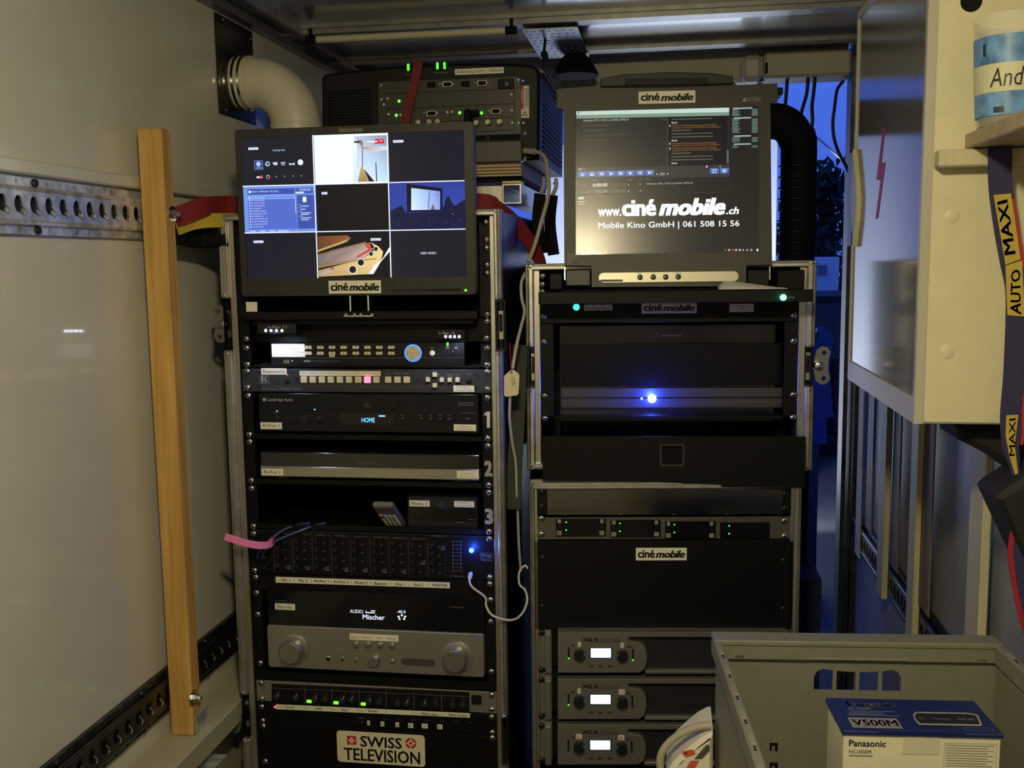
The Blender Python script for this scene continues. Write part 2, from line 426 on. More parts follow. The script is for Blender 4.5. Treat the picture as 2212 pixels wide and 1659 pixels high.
class Flat:
    """thin printed / lit layer: coloured polygons and lettering just in front of a face"""
    STEP = .00012
    def __init__(s, T, part, y, m, parent, label):
        s.T = T; s.part = part; s.y = y; s.y0 = y; s.m = m; s.par = parent; s.v = []; s.f = []; s.c = []; s.label = label; s.rectmap = None
    def up(s): s.y -= s.STEP; return s
    def poly(s, pts, c, bump=True):
        b = len(s.v); n = len(pts)
        s.v += [(p[0], s.y, p[1]) for p in pts]; s.f.append(tuple(range(b, b+n)))
        s.c.append(c if isinstance(c[0], (tuple, list)) else [c]*n)
        return s
    def rect(s, x0, x1, z0, z1, c): return s.poly([(x0, z0), (x1, z0), (x1, z1), (x0, z1)], c)
    def P(s, u, v):
        if s.rectmap:
            x0, x1, z0, z1 = s.rectmap; return (x0+(x1-x0)*u, z1+(z0-z1)*v)
        return s.T.F.px(u, v, s.y0)
    def R(s, u0, v0, u1, v1):
        if s.rectmap:
            a = s.P(u0, v1); b = s.P(u1, v0); return (a[0], b[0], a[1], b[1])
        return s.T.F.rect(u0, v0, u1, v1, s.y0)
    def pr(s, u0, v0, u1, v1, c): return s.rect(*s.R(u0, v0, u1, v1), c)
    def prr(s, u0, v0, u1, v1, r, c): return s.poly(rrect(*s.R(u0, v0, u1, v1), r), c)
    def pp(s, pts, c): return s.poly([s.P(*p) for p in pts], c)
    def pd(s, u, v, r, c, n=16, ry=None):
        x, z = s.P(u, v); rr = abs(s.P(u+r, v)[0]-x); rz = abs(s.P(u, v+(ry or r))[1]-z) if (ry or s.rectmap) else rr
        if s.rectmap and not ry: rz = rr
        return s.poly([(x+rr*math.cos(2*math.pi*i/n), z+rz*math.sin(2*math.pi*i/n)) for i in range(n)], c)
    def ring(s, u, v, r0, r1, c, n=20, a0=0, a1=360):
        x, z = s.P(u, v); k = abs(s.P(u+r1, v)[0]-x)/r1
        for i in range(n):
            a = math.radians(a0+(a1-a0)*i/n); b = math.radians(a0+(a1-a0)*(i+1)/n)
            s.poly([(x+k*r*math.cos(t), z+k*r*math.sin(t)) for r, t in ((r0, a), (r1, a), (r1, b), (r0, b))], c)
        return s
    def outline(s, u0, v0, u1, v1, t, c):
        x0, x1, z0, z1 = s.R(u0, v0, u1, v1)
        for r in ((x0, x1, z1-t, z1), (x0, x1, z0, z0+t), (x0, x0+t, z0, z1), (x1-t, x1, z0, z1)): s.rect(*r, c)
        return s
    def tx(s, txt, x0, x1, z0, z1, c, bold=0, shear=0, rot=0, spacing=1):
        v, f, a0, a1, b0, b1 = text_geo(txt, bold, shear, spacing); b = len(s.v)
        for p in v:
            a = (p[0]-a0)/(a1-a0); q = (p[1]-b0)/(b1-b0)
            if rot == 90: a, q = 1-q, a
            s.v.append((x0+(x1-x0)*a, s.y, z0+(z1-z0)*q))
        for g in f: s.f.append(tuple(i+b for i in g)); s.c.append([c]*len(g))
        return s
    def pt(s, txt, u0, v0, u1, v1, c, **k): return s.tx(txt, *s.R(u0, v0, u1, v1), c, **k)
    def done(s, stuff=False):
        v = [(p[0]-s.T.org.x, p[1]-s.T.org.y, p[2]-s.T.org.z) for p in s.v]
        me = bpy.data.meshes.new(s.part); me.from_pydata(v, [], s.f)
        ca = me.color_attributes.new('Col', 'FLOAT_COLOR', 'CORNER')
        flat = []
        for i, p in enumerate(me.polygons):
            for c in s.c[i]: flat += [c[0], c[1], c[2], 1.0]
        ca.data.foreach_set('color', flat)
        me.materials.append(s.m)
        import bmesh
        bm = bmesh.new(); bm.from_mesh(me)
        bm.normal_update()
        fl = [q for q in bm.faces if q.normal.y > 0]
        if fl: bmesh.ops.reverse_faces(bm, faces=fl)
        bm.to_mesh(me); bm.free()
        o = bpy.data.objects.new(s.part, me); link(o, s.par or s.T.e)
        if s.label: o['label'] = s.label
        if stuff or s.part.endswith('print') or s.part in ('disc_mark', 'pointer', 'display_digits', 'maker_mark', 'mark'): o['kind'] = 'stuff'      # print too fine to pick apart
        return o
def solo(name, label, cat, geo, m, F=FV, smooth=False, group=None, kind=None, org=None):
    """a thing that is one mesh; geometry in frame coordinates"""
    v, f = geo
    if org is None:
        V = np.array([tuple(p) for p in v]); org = ((V[:, 0].min()+V[:, 0].max())/2, (V[:, 1].min()+V[:, 1].max())/2, V[:, 2].min())
    v = [(p[0]-org[0], p[1]-org[1], p[2]-org[2]) for p in v]
    o = bpy.data.objects.new(name, mesh_obj(name, (v, f), m, smooth)); link(o); o.matrix_world = F.mat4(*org)
    if label: o['label'] = label
    if kind: o['kind'] = kind
    else: o['category'] = cat
    if group: o['group'] = group
    return o
def struct(name, geo, m, F=FV, label=None, parent=None, smooth=False):
    o = bpy.data.objects.new(name, mesh_obj(name, geo, m, smooth)); link(o, parent)
    if parent is None:
        o.matrix_world = F.mat4(0, 0, 0); o['kind'] = 'structure'
    if label: o['label'] = label
    return o
def sticker(T, part, u0, v0, u1, v1, y, lines, paper=None, ink=None, parent=None, **kw):
    """paper label (thin card) with lettering lines [(text,u0,v0,u1,v1)]"""
    st = T.prbox(part, u0, v0, u1, v1, y-.0006, .0006, .0004, paper or PAPER, ch=.0001, parent=parent)
    if lines:
        fl = T.flat('lettering', y-.0008, PRINT, st)
        for L in lines: fl.pt(L[0], *L[1:5], ink or (.015, .015, .02), **(L[5] if len(L) > 5 else kw))
        fl.done()
    return st
def cinemobile(T, u0, v0, u1, v1, y, paper=None, part='sticker'):
    st = T.prbox(part, u0, v0, u1, v1, y-.0006, .0006, .0003, paper or PAPER, ch=.0001)
    w_, h_ = u1-u0, v1-v0; fl = T.flat('lettering', y-.0008, PRINT, st)
    fl.pt('ciné', u0+.035*w_, v0+.17*h_, u0+.375*w_, v1-.2*h_, (.012, .012, .014), bold=.035, spacing=.95)
    fl.up(); fl.pt('mobile', u0+.39*w_, v0+.2*h_, u1-.035*w_, v1-.2*h_, (.012, .012, .014), bold=.04, shear=.28, spacing=.95)
    fl.done(); return st

# screw with cross recess, shared by every rack
def _screw(r):
    g = g_lathe([(r*.18, -.0046), (r*.55, -.0042), (r*.85, -.0030), (r, -.0012), (r, 0)], 14)
    cr = g_merge(g_box(-r*.5, r*.5, -.0049, -.0040, -r*.12, r*.12), g_box(-r*.12, r*.12, -.0049, -.0040, -r*.5, r*.5))
    return g, cr
for key, mm, mr in (('screw', ZINC, DSTEEL), ('screw_black', KNOBB, BLACKM)):
    g, cr = _screw(.0062)
    me = mesh_obj('screw', g_merge(g, cr), mm, True); me.materials.append(mr)
    nf = len(g[1])
    for i, p in enumerate(me.polygons):
        if all(abs(me.vertices[q].co.y+.0049) < 3e-4 or abs(me.vertices[q].co.y+.0040) < 1e-4 for q in p.vertices) and len(p.vertices) == 4: p.material_index = 1
    _inst[key] = me
# ================================================================== lamp of the place (behind the camera, on the ceiling)
LX, LY, LZ = -.07, .30, ZC-.07
lt = Thing('ceiling_lamp', 'round warm white lamp with a dark rim on the ceiling at the front', 'lamp', FV, (LX, LY, LZ))
lt.add('housing', g_lathe([(.062, LZ-.004), (.070, LZ-.004), (.072, ZC-.002), (.072, ZC), (.062, ZC-.004)], 28, (LX, LY, 0), 'z'), MGREY, smooth=True)
lt.add('glass_dome', g_lathe([(.060, .0), (.060, -.006), (.055, -.024), (.042, -.044), (.022, -.056), (.004, -.060)], 28, (LX, LY, LZ), 'z'), emit('lamp_glass', (1, .85, .51), LAMP_S), smooth=True)

# ================================================================== the cargo box
struct('floor', g_box(XL-.04, XR+.04, YF, YB, FLZ-.04, FLZ), mat('floor_ply', (.035, .032, .028), .6, noise=.3, nscale=30))
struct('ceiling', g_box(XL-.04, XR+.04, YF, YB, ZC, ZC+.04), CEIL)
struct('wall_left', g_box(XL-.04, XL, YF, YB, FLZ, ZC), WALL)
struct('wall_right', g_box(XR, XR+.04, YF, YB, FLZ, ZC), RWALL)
struct('wall_front', g_box(XL-.04, XR+.04, YF-.04, YF, FLZ-.04, ZC+.04), WALL)
HB = on_y(1750, 172, YB).z
wb = struct('wall_back', g_merge(g_box(XL-.04, -.68, YB, YB+.05, FLZ-.04, ZC+.04), g_box(-.68, .462, YB, YB+.05, HB, ZC+.04)), mat('rear_frame_cream', (.50, .47, .38), .5, noise=.05, nscale=10))
# rear door post
p0 = on_y(1812, 600, YB)
struct('trim_1', g_merge(g_box(.468, .480, YB-.02, YB+.05, FLZ-.04, ZC), g_box(.486, .491, YB-.036, YB+.05, FLZ-.04, ZC), g_box(.495, XR, YB-.05, YB+.05, FLZ-.04, ZC)), mat('rear_post_steel', (.07, .07, .06), .4, .7, noise=.4, nscale=20), label='dark steel rear door post')
# ceiling beams
b1 = on_z(1112, 57, ZC-.021).y
b2 = on_z(1170, 118, ZC-.021).y
print('beams', b1, b2, YB)
struct('trim_2', g_merge(g_box(XL, XR, b1-.022, b1+.022, ZC-.018, ZC), g_box(XL, XR, b1-.032, b1-.022, ZC-.009, ZC), g_box(XL, XR, b1-.025, b1+.025, ZC-.021, ZC-.018)), BEAM, label='aluminium cross beam under the ceiling')
struct('trim_3', g_merge(g_box(XL, XR, b2-.022, b2+.022, ZC-.018, ZC), g_box(XL, XR, b2-.025, b2+.025, ZC-.021, ZC-.018)), BEAM, label='rear cross beam under the ceiling')
struct('trim_4', g_merge(g_box(XL, XL+.025, YF, YB, ZC-.036, ZC), g_box(XL+.025, XL+.06, YF, YB, ZC-.014, ZC), g_box(XL+.06, XL+.072, YF, YB, ZC-.022, ZC)), BEAM, label='aluminium profile between left wall and ceiling')
struct('trim_5', g_box(XR-.043, XR, YF, YB, ZC-.03, ZC), BEAM, label='aluminium profile between right wall and ceiling')
# ledge band over the upper cargo rail, plinth along the left wall
rt = FLW.px(150, 394, -.015)[1]; rb = FLW.px(150, 510, -.015)[1]; lg = FLW.px(150, 356, -.02)[1]
struct('trim_6', g_box(XL, XL+.013, YF, YB, rt+.004, lg, .003), WALL, label='white band on the left wall above the cargo rail')
lrt = FLW.px(300, 1505, -.02)[1]; lrb = lrt-(rt-rb)
PLZ = on_x(392, 1612, XL+.06).z
struct('trim_7', g_merge(g_box(XL, XL+.085, YF, YB, PLZ-.045, PLZ, .003), g_box(XL, XL+.03, YF, YB, FLZ, PLZ-.045)), mat('plinth_board', (.42, .39, .28), .5, noise=.08, nscale=8), label='cream ledge along the left wall')
print('rail', rt, rb, lg, lrt, lrb, 'plinth', PLZ, 'HB', HB, 'ZC', ZC, 'beam1 Y', b1)

# ---- cargo rails with keyholes
def keyhole(cx, cz, r, n=14):
    p = []
    for i in range(n+1):
        a = math.radians(-60+300*i/n); p.append((cx+r*.78*math.cos(a), cz+r*math.sin(a)))
    p += [(cx+r*.30, cz-r*1.0), (cx+r*.62, cz-r*1.25), (cx+r*.80, cz-r*1.0)]
    return p[::-1]
def cargo_rail(label, F, x0, x1, zb, zt, holes, wall_y, mplate, bolts, name='cargo_rail', grp=None):
    T = Thing(name, label, 'rail', F, ((x0+x1)/2, wall_y, zb), grp)
    h = zt-zb; c0, c1 = zb+h*.22, zb+h*.78; y = wall_y
    T.box('backing', x0, x1, y-.004, y, zb, zt, DSTEEL, 0)
    T.add('keyhole_plate', g_plate([(x0, c0), (x1, c0), (x1, c1), (x0, c1)], [keyhole(hx, (c0+c1)/2+h*.02, h*.155) for hx in holes], y-.016, y-.013), mplate)
    for z in (c0, c1): T.add('rib', g_sweep([(x0, y-.012, z), (x1, y-.012, z)], circ(.005, 8), sub=1, smooth=False), mplate, smooth=True)
    for za, zc in ((zb, c0-.0043), (c1+.0043, zt)):
        fx = [hx+.0085 for hx in holes]
        T.add('flange', g_plate([(x0, za), (x1, za), (x1, zc), (x0, zc)], [[(q+.0025*math.cos(a), (za+zc)/2+.0043*math.sin(a)) for a in [-i*math.pi/4 for i in range(8)]] for q in fx], y-.008, y-.004), mplate)
    for bx in bolts:
        for z in ((zb+c0-.0043)/2, (c1+.0043+zt)/2):
            if ('bolt',) not in _inst: _inst[('bolt',)] = mesh_obj('bolt', g_lathe([(.0015, -.006), (.005, -.0045), (.0065, -.0015), (.0065, 0)], 12), DSTEEL, True)
            T.inst('bolt', ('bolt',), bx, y-.008, z)
    for s_ in [hx+.0095 for hx in holes]:
        if ('clip',) not in _inst: _inst[('clip',)] = mesh_obj('clip', g_merge(g_sweep([(-.003, -.015, .009), (.002, -.019, -.0015), (-.0015, -.016, -.009)], circ(.0012, 6), sub=4)), CHROME, True)
        T.inst('clip', ('clip',), s_, y+.002, (c0+c1)/2-h*.09)
    return T
hx0 = FLW.px(42, 455, -.016)[0]; px1 = FLW.px(303, 470, -.016)[0]
pit = (FLW.px(296, 470, -.016)[0]-hx0)/9
hs = [hx0+pit*i for i in range(-8, 10)]
print('keyhole pitch', pit)
cargo_rail('galvanised cargo rail with keyhole slots at chest height on the white wall', FLW, hs[0]-.02, px1+.05, rb, rt, hs, 0, STEEL, [FLW.px(88, 450, -.016)[0]-pit*7*j for j in range(2)], grp='cargo rails on the white wall')
hs2 = [hs[0]-.02+pit*i for i in range(-2, 44)]
cargo_rail('dark cargo rail with keyhole slots low down on the white wall above the plinth', FLW, hs2[0]-.02, 2.6, lrb, lrt, hs2, 0, mat('dull_rail_steel', (.10, .10, .09), .35, .9, noise=.4, nscale=40), [hs2[3]+pit*7*j+.025 for j in range(6)], grp='cargo rails on the white wall')
# right wall rail
zr = on_x(1930, 1234, XR-.02).z
hs3 = [-(1.6+pit*i) for i in range(0, 33)][::-1]
cargo_rail('dark cargo rail low on the slatted wall below the cream cabinet', FRW, -2.82, -1.58, zr-.093, zr, hs3, 0, mat('blue_dark_rail', (.05, .055, .06), .3, .9, noise=.3, nscale=40), [-2.5, -2.0])

# ---- wooden post against the left wall
yp = FLW.px(303, 470, -.018)[0]                      # world Y of the front face
PX0 = XL+.020; PX1 = on_y(357, 470, yp).x; ye = on_x(379, 470, PX1).y
zt_ = on_y(326, 276, yp).z
T = Thing('wooden_post', 'planed pine post bolted upright against the keyhole rails on the white wall', 'post', FV, ((PX0+PX1)/2, yp, PLZ))
T.add('beam', g_box(PX0, PX1, yp, ye, PLZ, zt_, .003), POSTW)
for (u, v) in ((371, 463), (416, 1507)):
    q = on_x(u, v, PX1)
    T.add('washer', g_lathe([(.0145, 0), (.0145, .002)], 20, (PX1, q.y, q.z), 'x'), CHROME, smooth=True)
    T.add('bolt_head', g_lathe([(.0083, .002), (.0083, .0088), (.0045, .0095), (.0045, .017)], 6, (PX1, q.y, q.z), 'x'), CHROME)
# foot bracket of the post
solo('angle_bracket', 'grey sheet-metal bracket at the foot of the pine post', 'bracket', g_merge(g_box(PX1+.001, PX1+.036, yp+.007, ye+.02, PLZ-.065, PLZ-.061), g_box(PX1+.001, PX1+.004, yp+.007, ye+.02, PLZ-.065, PLZ+.036)), STEEL)

# ---- straps tied to the rail behind the post
z = on_x(375, 465, XL+.03).z
ps = [on_x(378, 470, PX1-.004), on_y(440, 447, 1.75), on_y(505, 442, 1.84), on_y(640, 440, 1.90), on_y(860, 435, 1.95), on_y(1035, 436, 1.97), on_y(1075, 452, 1.98), on_y(1120, 490, 2.02), on_y(1165, 560, 2.05), on_y(1180, 640, 2.06)]
solo('ratchet_strap', 'wide red strap running from the post over the tall rack case', 'strap', g_sweep(ps, [(-.0015, -.017), (.0015, -.017), (.0015, .017), (-.0015, .017)], (0, .25, 1), 6), RED)
ps = [on_x(383, 492, PX1-.004), on_y(420, 480, 1.74), on_y(470, 476, 1.78), on_y(530, 476, 1.85)]
solo('yellow_strap', 'short yellow strap end below the red strap beside the post', 'strap', g_sweep(ps, [(-.002, -.013), (.002, -.013), (.002, .013), (-.002, .013)], (0, .3, 1), 6), YELLOW)
ps = [on_x(378, 505, XL+.05), on_y(430, 515, 1.79), on_y(490, 512, 1.795)]  # solid dark bar stands in for the shadow below the straps
solo('shadow_bar', 'black bar in place of the shadow below the yellow strap', 'bar', g_sweep(ps, [(-.008, -.017), (.008, -.017), (.008, .017), (-.008, .017)], (0, .3, 1), 3), BLACKM)

# ---- ventilation pipe
y0 = FLW.px(470, 135, -.004)[0]; y1 = FLW.px(549, 160, -.004)[0]; z1 = FLW.px(470, 28, -.004)[1]; z0 = FLW.px(470, 243, -.004)[1]
T = Thing('ventilation_pipe', 'cream plastic elbow pipe coming out of a black wall plate', 'pipe', FV, (XL, (y0+y1)/2, z0))
T.box('wall_plate', XL, XL+.004, y0, y1, z0, z1, mat('brown_black_plate', (.012, .010, .009), .25, .3), .001)
cy, cz = (y0+y1)/2+.007, on_x(520, 168, XL+.036).z; r = .053
dn = on_y(640, 260, cy).x; R_ = dn-(XL+.036)
path = [(XL+.036, cy, cz)]+[(XL+.036+R_*math.sin(a), cy, cz-R_+R_*math.cos(a)) for a in [math.radians(i*7.5) for i in range(1, 13)]]
T.add('elbow', g_tube(path, r, 28, 1, False), PIPE, smooth=True)
T.add('socket', g_lathe([(r+.003, 0), (r+.003, .02), (r+.003, .037)], 28, (XL+.004, cy, cz), 'x'), PIPE, smooth=True)
for dx in (.009, .022):
    T.add('clamp_ring', g_lathe([(r+.0032, 0), (r+.005, .001), (r+.005, .006), (r+.0032, .007)], 28, (XL+dx, cy, cz), 'x'), CHROME, smooth=True)
T.add('collar', g_lathe([(r, .0), (r+.003, .0015), (r+.003, .005), (r, .0065)], 28, (dn, cy, cz-R_-.002), 'z'), PIPE, smooth=True)
T.add('down_pipe', g_lathe([(r+.002, cz-R_), (r+.002, FA.o.z+FA.px(800, 457)[1]+.002)], 28, (dn, cy, 0), 'z'), PIPE, smooth=True)
for u, v in ((482, 42), (541, 84), (489, 238), (545, 262)):
    q = on_x(u, v, XL+.004); T.add('plate_screw', g_lathe([(.003, 0), (.0022, .002)], 10, (XL+.004, q.y, q.z), 'x'), ZINC)

# ---- ceiling fittings
pa, pb = on_z(684, 86, ZC-.034), on_z(1092, 66, ZC-.034)
T = Thing('light_tube', 'slim unlit cream tube light with black ends under the ceiling beam', 'lamp', FV, tuple((pa+pb)/2))
T.add('tube', g_tube([pa, pb], .0085, 14, 1, False), mat('tube_cream', (.62, .58, .44), .35), smooth=True)
d_ = (pb-pa).normalized()
for a, s_ in ((pa, -1), (pb, 1)):
    T.add('end_cap', g_tube([a, a+d_*.025*s_], .0093, 12, 1, False), BLACKM, smooth=True)
    T.add('holder', g_box(a.x+d_.x*.014*s_-.004, a.x+d_.x*.014*s_+.004, a.y-.004, a.y+.004, a.z, ZC), BLACKM)
# perforated plate with hook, spotlight
q0, q1, q2, q3 = on_z(1128, 62, ZC-.026), on_z(1250, 62, ZC-.026), on_z(1268, 122, ZC-.026), on_z(1172, 124, ZC-.026)
FP = Frame(((q0+q3)/2+Vector((0, 0, -.0))), axes=((1, 0, 0), (0, 0, 1), (0, -1, 0)))
ya, yb_ = q0.y, q3.y
T = Thing('perforated_plate', 'perforated metal strip fixed under the ceiling between the beams', 'plate', FV, (q0.x, (ya+yb_)/2, ZC-.030))
FPl = Frame((0, 0, ZC-.030), axes=((1, 0, 0), (0, 0, 1), (0, -1, 0)))
x0_, x1_ = q0.x, q1.x
holes = []
for i in range(7):
    for j in range(10):
        hx = x0_+(x1_-x0_)*(i+.5+.25*(j % 2))/7.5; hy = -(ya+(yb_-ya)*(j+.5)/10)
        holes.append([(hx+.0045*math.cos(-a*math.pi/3), hy+.0045*math.sin(-a*math.pi/3)) for a in range(6)])
g = g_plate([(x0_, -yb_), (x1_, -yb_), (x1_, -ya), (x0_, -ya)], holes, 0, .003)
T.add('strip', ([tuple(FPl.w(*p)) for p in g[0]], g[1]), mat('blue_grey_plate', (.42, .46, .55), .35, .4))
hk = on_y(1178, 80, (ya+yb_)/2-.06)
T2 = Thing('ceiling_hook', 'small black hook hanging from the perforated strip', 'hook', FV, (hk.x, hk.y, ZC-.072))
T2.add('stem', g_tube([(hk.x, hk.y, ZC-.030), (hk.x-.004, hk.y, ZC-.060)], .0035, 8, 1, False), BLACKM)
T2.add('tip', g_tube([(hk.x-.004, hk.y, ZC-.060), (hk.x+.001, hk.y-.007, ZC-.077)], .008, 8, 1, False), BLACKM)
sc = on_y(1243, 165, 2.66)
T = Thing('spotlight', 'black cone spotlight hanging from the ceiling behind the projector', 'lamp', FV, (sc.x, sc.y, sc.z))
T.add('shade', g_lathe([(.060, 0), (.058, .008), (.040, .040), (.018, .063), (.013, .074)], 24, tuple(sc), 'z'), BLACKM, smooth=True)
T.add('stem', g_lathe([(.009, .07), (.009, ZC-sc.z)], 10, tuple(sc), 'z'), BLACKM, smooth=True)
T.add('bracket', g_box(sc.x-.022, sc.x+.022, sc.y-.011, sc.y+.011, sc.z+.071, sc.z+.086, .002), BLACKM)
# roller blind over the rear opening
a, b = on_y(1612, 152, YB-.045), on_y(1806, 136, YB-.045)
T = Thing('blind_housing', 'cream roller blind housing above the rear opening', 'blind', FV, tuple(a))
T.add('tube', g_box(a.x+.045, .46, YB-.065, YB-.001, a.z-.025, min(a.z+.04, ZC-.002), .007), mat('blind_cream', (.50, .48, .40), .5))
T.add('end_cap', g_box(a.x-.014, a.x+.043, YB-.07, YB-.001, a.z-.032, min(a.z+.036, ZC-.002), .014), mat('cap_cream', (.60, .57, .48), .45))
T.add('slot', g_box(a.x+.047, a.x+.054, YB-.067, YB-.063, a.z-.014, a.z+.014), BLACKM)
for i, pp in enumerate((((1701, 150), (1700, 180), (1697, 220), (1693, 270), (1689, 300)), ((1746, 148), (1745, 178), (1742, 205), (1732, 240), (1726, 275), (1722, 300)), ((1761, 146), (1760, 175), (1757, 205), (1754, 230), (1755, 260), (1750, 300), (1742, 340), (1738, 360), (1741, 375), (1738, 400), (1733, 440)))):
    solo('hanging_cable', ['short black cable hanging from the blind housing beside the console screen', 'black cable hanging in front of the duct elbow', 'long wavy black cable hanging in front of the evening sky'][i], 'cable', g_tube([on_y(u, v, YB-.03-.008*i) for u, v in pp], .0047, 8, 5), BCABLE, smooth=True)
solo('post_cable', 'black cable bowing out from the rear door post', 'cable', g_tube([on_y(u, v, YB-.02) for u, v in ((1822, 175), (1810, 190), (1806, 205), (1803, 230), (1799, 265), (1802, 300), (1812, 330), (1824, 352), (1834, 372))], .0043, 8, 5), BCABLE, smooth=True)

# ---- slats on the right wall
for i, (u, v0, v1, m, wpx, dep, lab) in enumerate((
        (1856, 815, 1210, PALEW, 10, .02, 'thin pale batten nearest the rear door post'),
        (1879, 840, 1152, BATTW, 13, .02, 'first brown batten from the rear door post ending at the low rail'),
        (1904, 880, 1296, PALEW, 13, .03, 'pale batten between two brown battens crossing the low rail'),
        (1934, 905, 1236, BATTW, 16, .02, 'second brown batten from the rear door post ending at the low rail'),
        (1969, 915, 1420, PALEW, 15, .03, 'long pale batten crossing the low rail near the grey crate'),
        (2000, 915, 1330, BATTW, 24, .02, 'wide brown batten below the cabinet corner'),
        (2106, 915, 1420, PALEW, 30, .03, 'broad pale batten lit at its lower end behind the crate'))):
    ym = (v0+v1)/2; X = XR-dep
    ya, yb_ = on_x(u+wpx/2, ym, X).y, on_x(u-wpx/2, ym, X).y
    za, zb = on_x(u, v1, X).z, on_x(u, v0, X).z
    solo('wall_batten', lab, 'batten', g_box(X, XR-.0165, ya, yb_, za, max(zb, 1.30), .002), m, group='vertical battens on the grey wall')

# ================================================================== outdoors
GZ = -.25
struct('ground', g_box(-30, 30, YB+.1, 70, GZ-.1, GZ), mat('dark_asphalt', (.03, .03, .032), .8, noise=.3, nscale=3))
# lit white panel behind the racks
a, b = on_y(1170, 298, 7.2), on_y(1681, 298, 7.2)
T = Thing('exhibition_panel', 'brightly lit white panel wall standing outside the rear opening', 'panel', FV, ((a.x+b.x)/2, 7.2, GZ))
T.box('sheet', a.x, b.x, 7.2, 7.26, GZ+.1, b.z, mat('white_sheet', (.8, .8, .8), .7), .005)
T.box('foot', a.x+.1, a.x+.2, 7.0, 7.5, GZ, GZ+.1, DSTEEL); T.box('foot', b.x-.2, b.x-.1, 7.0, 7.5, GZ, GZ+.1, DSTEEL)
fl = Thing('added_floodlight', 'unseen added lamp on a ground spike brightening the white panel', 'lamp', FV, (.2, 5.9, GZ))  # added lamp, out of sight, to brighten the white panel
fl.add('spike', g_lathe([(.015, GZ), (.015, GZ+.35)], 8, (.2, 5.9, 0), 'z'), DSTEEL)
fl.box('head', .1, .3, 5.84, 5.94, GZ+.35, GZ+.5, BLACKM, .01)
sl = bpy.data.lights.new('added_flood', 'SPOT'); sl.energy = 300; sl.spot_size = math.radians(150); sl.color = (.78, .88, 1); sl.shadow_soft_size = .05
so = bpy.data.objects.new('added_flood', sl); link(so, fl.e); so.location = (0, .09, .43); so.rotation_euler = (math.radians(115), 0, 0)
# tree
def tree(label, bx, by, h, spread, seed, n=1500, lf=.15):
    rng = random.Random(seed); T = Thing('tree', label, 'tree', FV, (bx, by, GZ))
    T.add('trunk', g_tube([(bx, by, GZ), (bx+.05, by, GZ+h*.4), (bx-.03, by, GZ+h*.85)], .12, 8, 3), mat('bark', (.02, .017, .014), .9))
    V = []; F = []
    blobs = [(rng.gauss(0, spread*.5), rng.gauss(0, spread*.4), rng.uniform(.25, .97)**.8) for _ in range(26)]
    for _ in range(n):
        bxx, byy, bz = rng.choice(blobs); wd = (1.05-bz)
        p = Vector((bx+bxx*wd*1.5+rng.gauss(0, spread*.16), by+byy*wd*1.5+rng.gauss(0, spread*.16), GZ+h*bz+rng.gauss(0, h*.05)))
        a = Vector((rng.gauss(0, 1), rng.gauss(0, 1), rng.gauss(0, 1))).normalized()*lf*rng.uniform(.5, 1); c = a.orthogonal().normalized()*lf*.35
        b = len(V); V += [p-a, p+c, p+a, p-c]; F.append((b, b+1, b+2, b+3))
    o = T.add('foliage', (V, F), mat('dusk_leaves', (.014, .022, .012), .8)); o['kind'] = 'stuff'
t0 = on_y(1785, 600, 16)
tree('dark leafy tree outside seen past the rear door post', t0.x, 16, on_y(1768, 370, 16).z-GZ, 1.1, 3, 900)
t1 = on_y(1725, 600, 22)
tree('lower dark tree farther back outside the rear opening', t1.x, 24, on_y(1740, 470, 24).z-GZ, 2.2, 5)
# low things outside
def obox(name, label, cat, u0, v0, u1, v1, Y, d, m):
    a, b = on_y(u0, v1, Y), on_y(u1, v0, Y)
    return a, b
a, b = on_y(1752, 600, 12), on_y(1794, 555, 12)
T = Thing('container_cabin', 'pale cabin standing far off below the tree', 'cabin', FV, ((a.x+b.x)/2, 12, GZ))
T.box('wall', a.x, b.x+.1, 12, 13.5, GZ, b.z, mat('cabin_pale', (.75, .76, .8), .6), .01)
T.box('window', a.x+.07, a.x+.17, 11.97, 12.0, b.z-.2, b.z-.09, mat('cabin_window', (.15, .2, .3), .2))
a, b = on_y(1700, 700, 9), on_y(1800, 640, 9)
T = Thing('parked_car', 'dark blue parked car outside below the tree', 'car', FV, ((a.x+b.x)/2, 9, GZ))
T.add('body', g_prism([(a.x-.6, GZ+.2), (b.x+2.6, GZ+.2), (b.x+2.6, GZ+.6), (b.x+1.6, GZ+.85), (b.x+1.2, b.z), (a.x+.1, b.z), (a.x-.45, GZ+.85)], 9, 10.6, .05), mat('car_blue', (.002, .003, .010), .6, spec=.2))
T.add('side_window', g_prism([(a.x+.0, GZ+.88), (b.x+.9, GZ+.88), (b.x+.7, b.z-.06), (a.x+.2, b.z-.06)], 8.99, 9.02), BLACKG)
for wx in (a.x-.05, b.x+1.9): T.add('wheel', g_lathe([(.2, 8.93), (.31, 8.95), (.31, 9.15)], 20, (wx, 0, GZ+.31)), BLACKM)
a, b = on_y(1742, 962, 5.2), on_y(1787, 903, 5.2)
T = Thing('blue_box', 'blue plastic box on a trestle outside the rear opening', 'box', FV, ((a.x+b.x)/2, 5.2, GZ))
T.box('tub', a.x-.2, b.x, 5.2, 5.5, a.z, b.z, mat('blue_tub', (.014, .035, .16), .5), .01)
T.box('rim', a.x-.21, b.x+.01, 5.19, 5.51, b.z, b.z+.015, mat('blue_tub', (.014, .035, .16), .5), .004)
T.box('trestle', a.x-.15, b.x-.03, 5.25, 5.45, GZ, a.z, DSTEEL)
ps = [on_y(u, v, 5.05) for u, v in ((1738, 735), (1758, 722), (1776, 735), (1772, 800), (1776, 880), (1781, 905))]
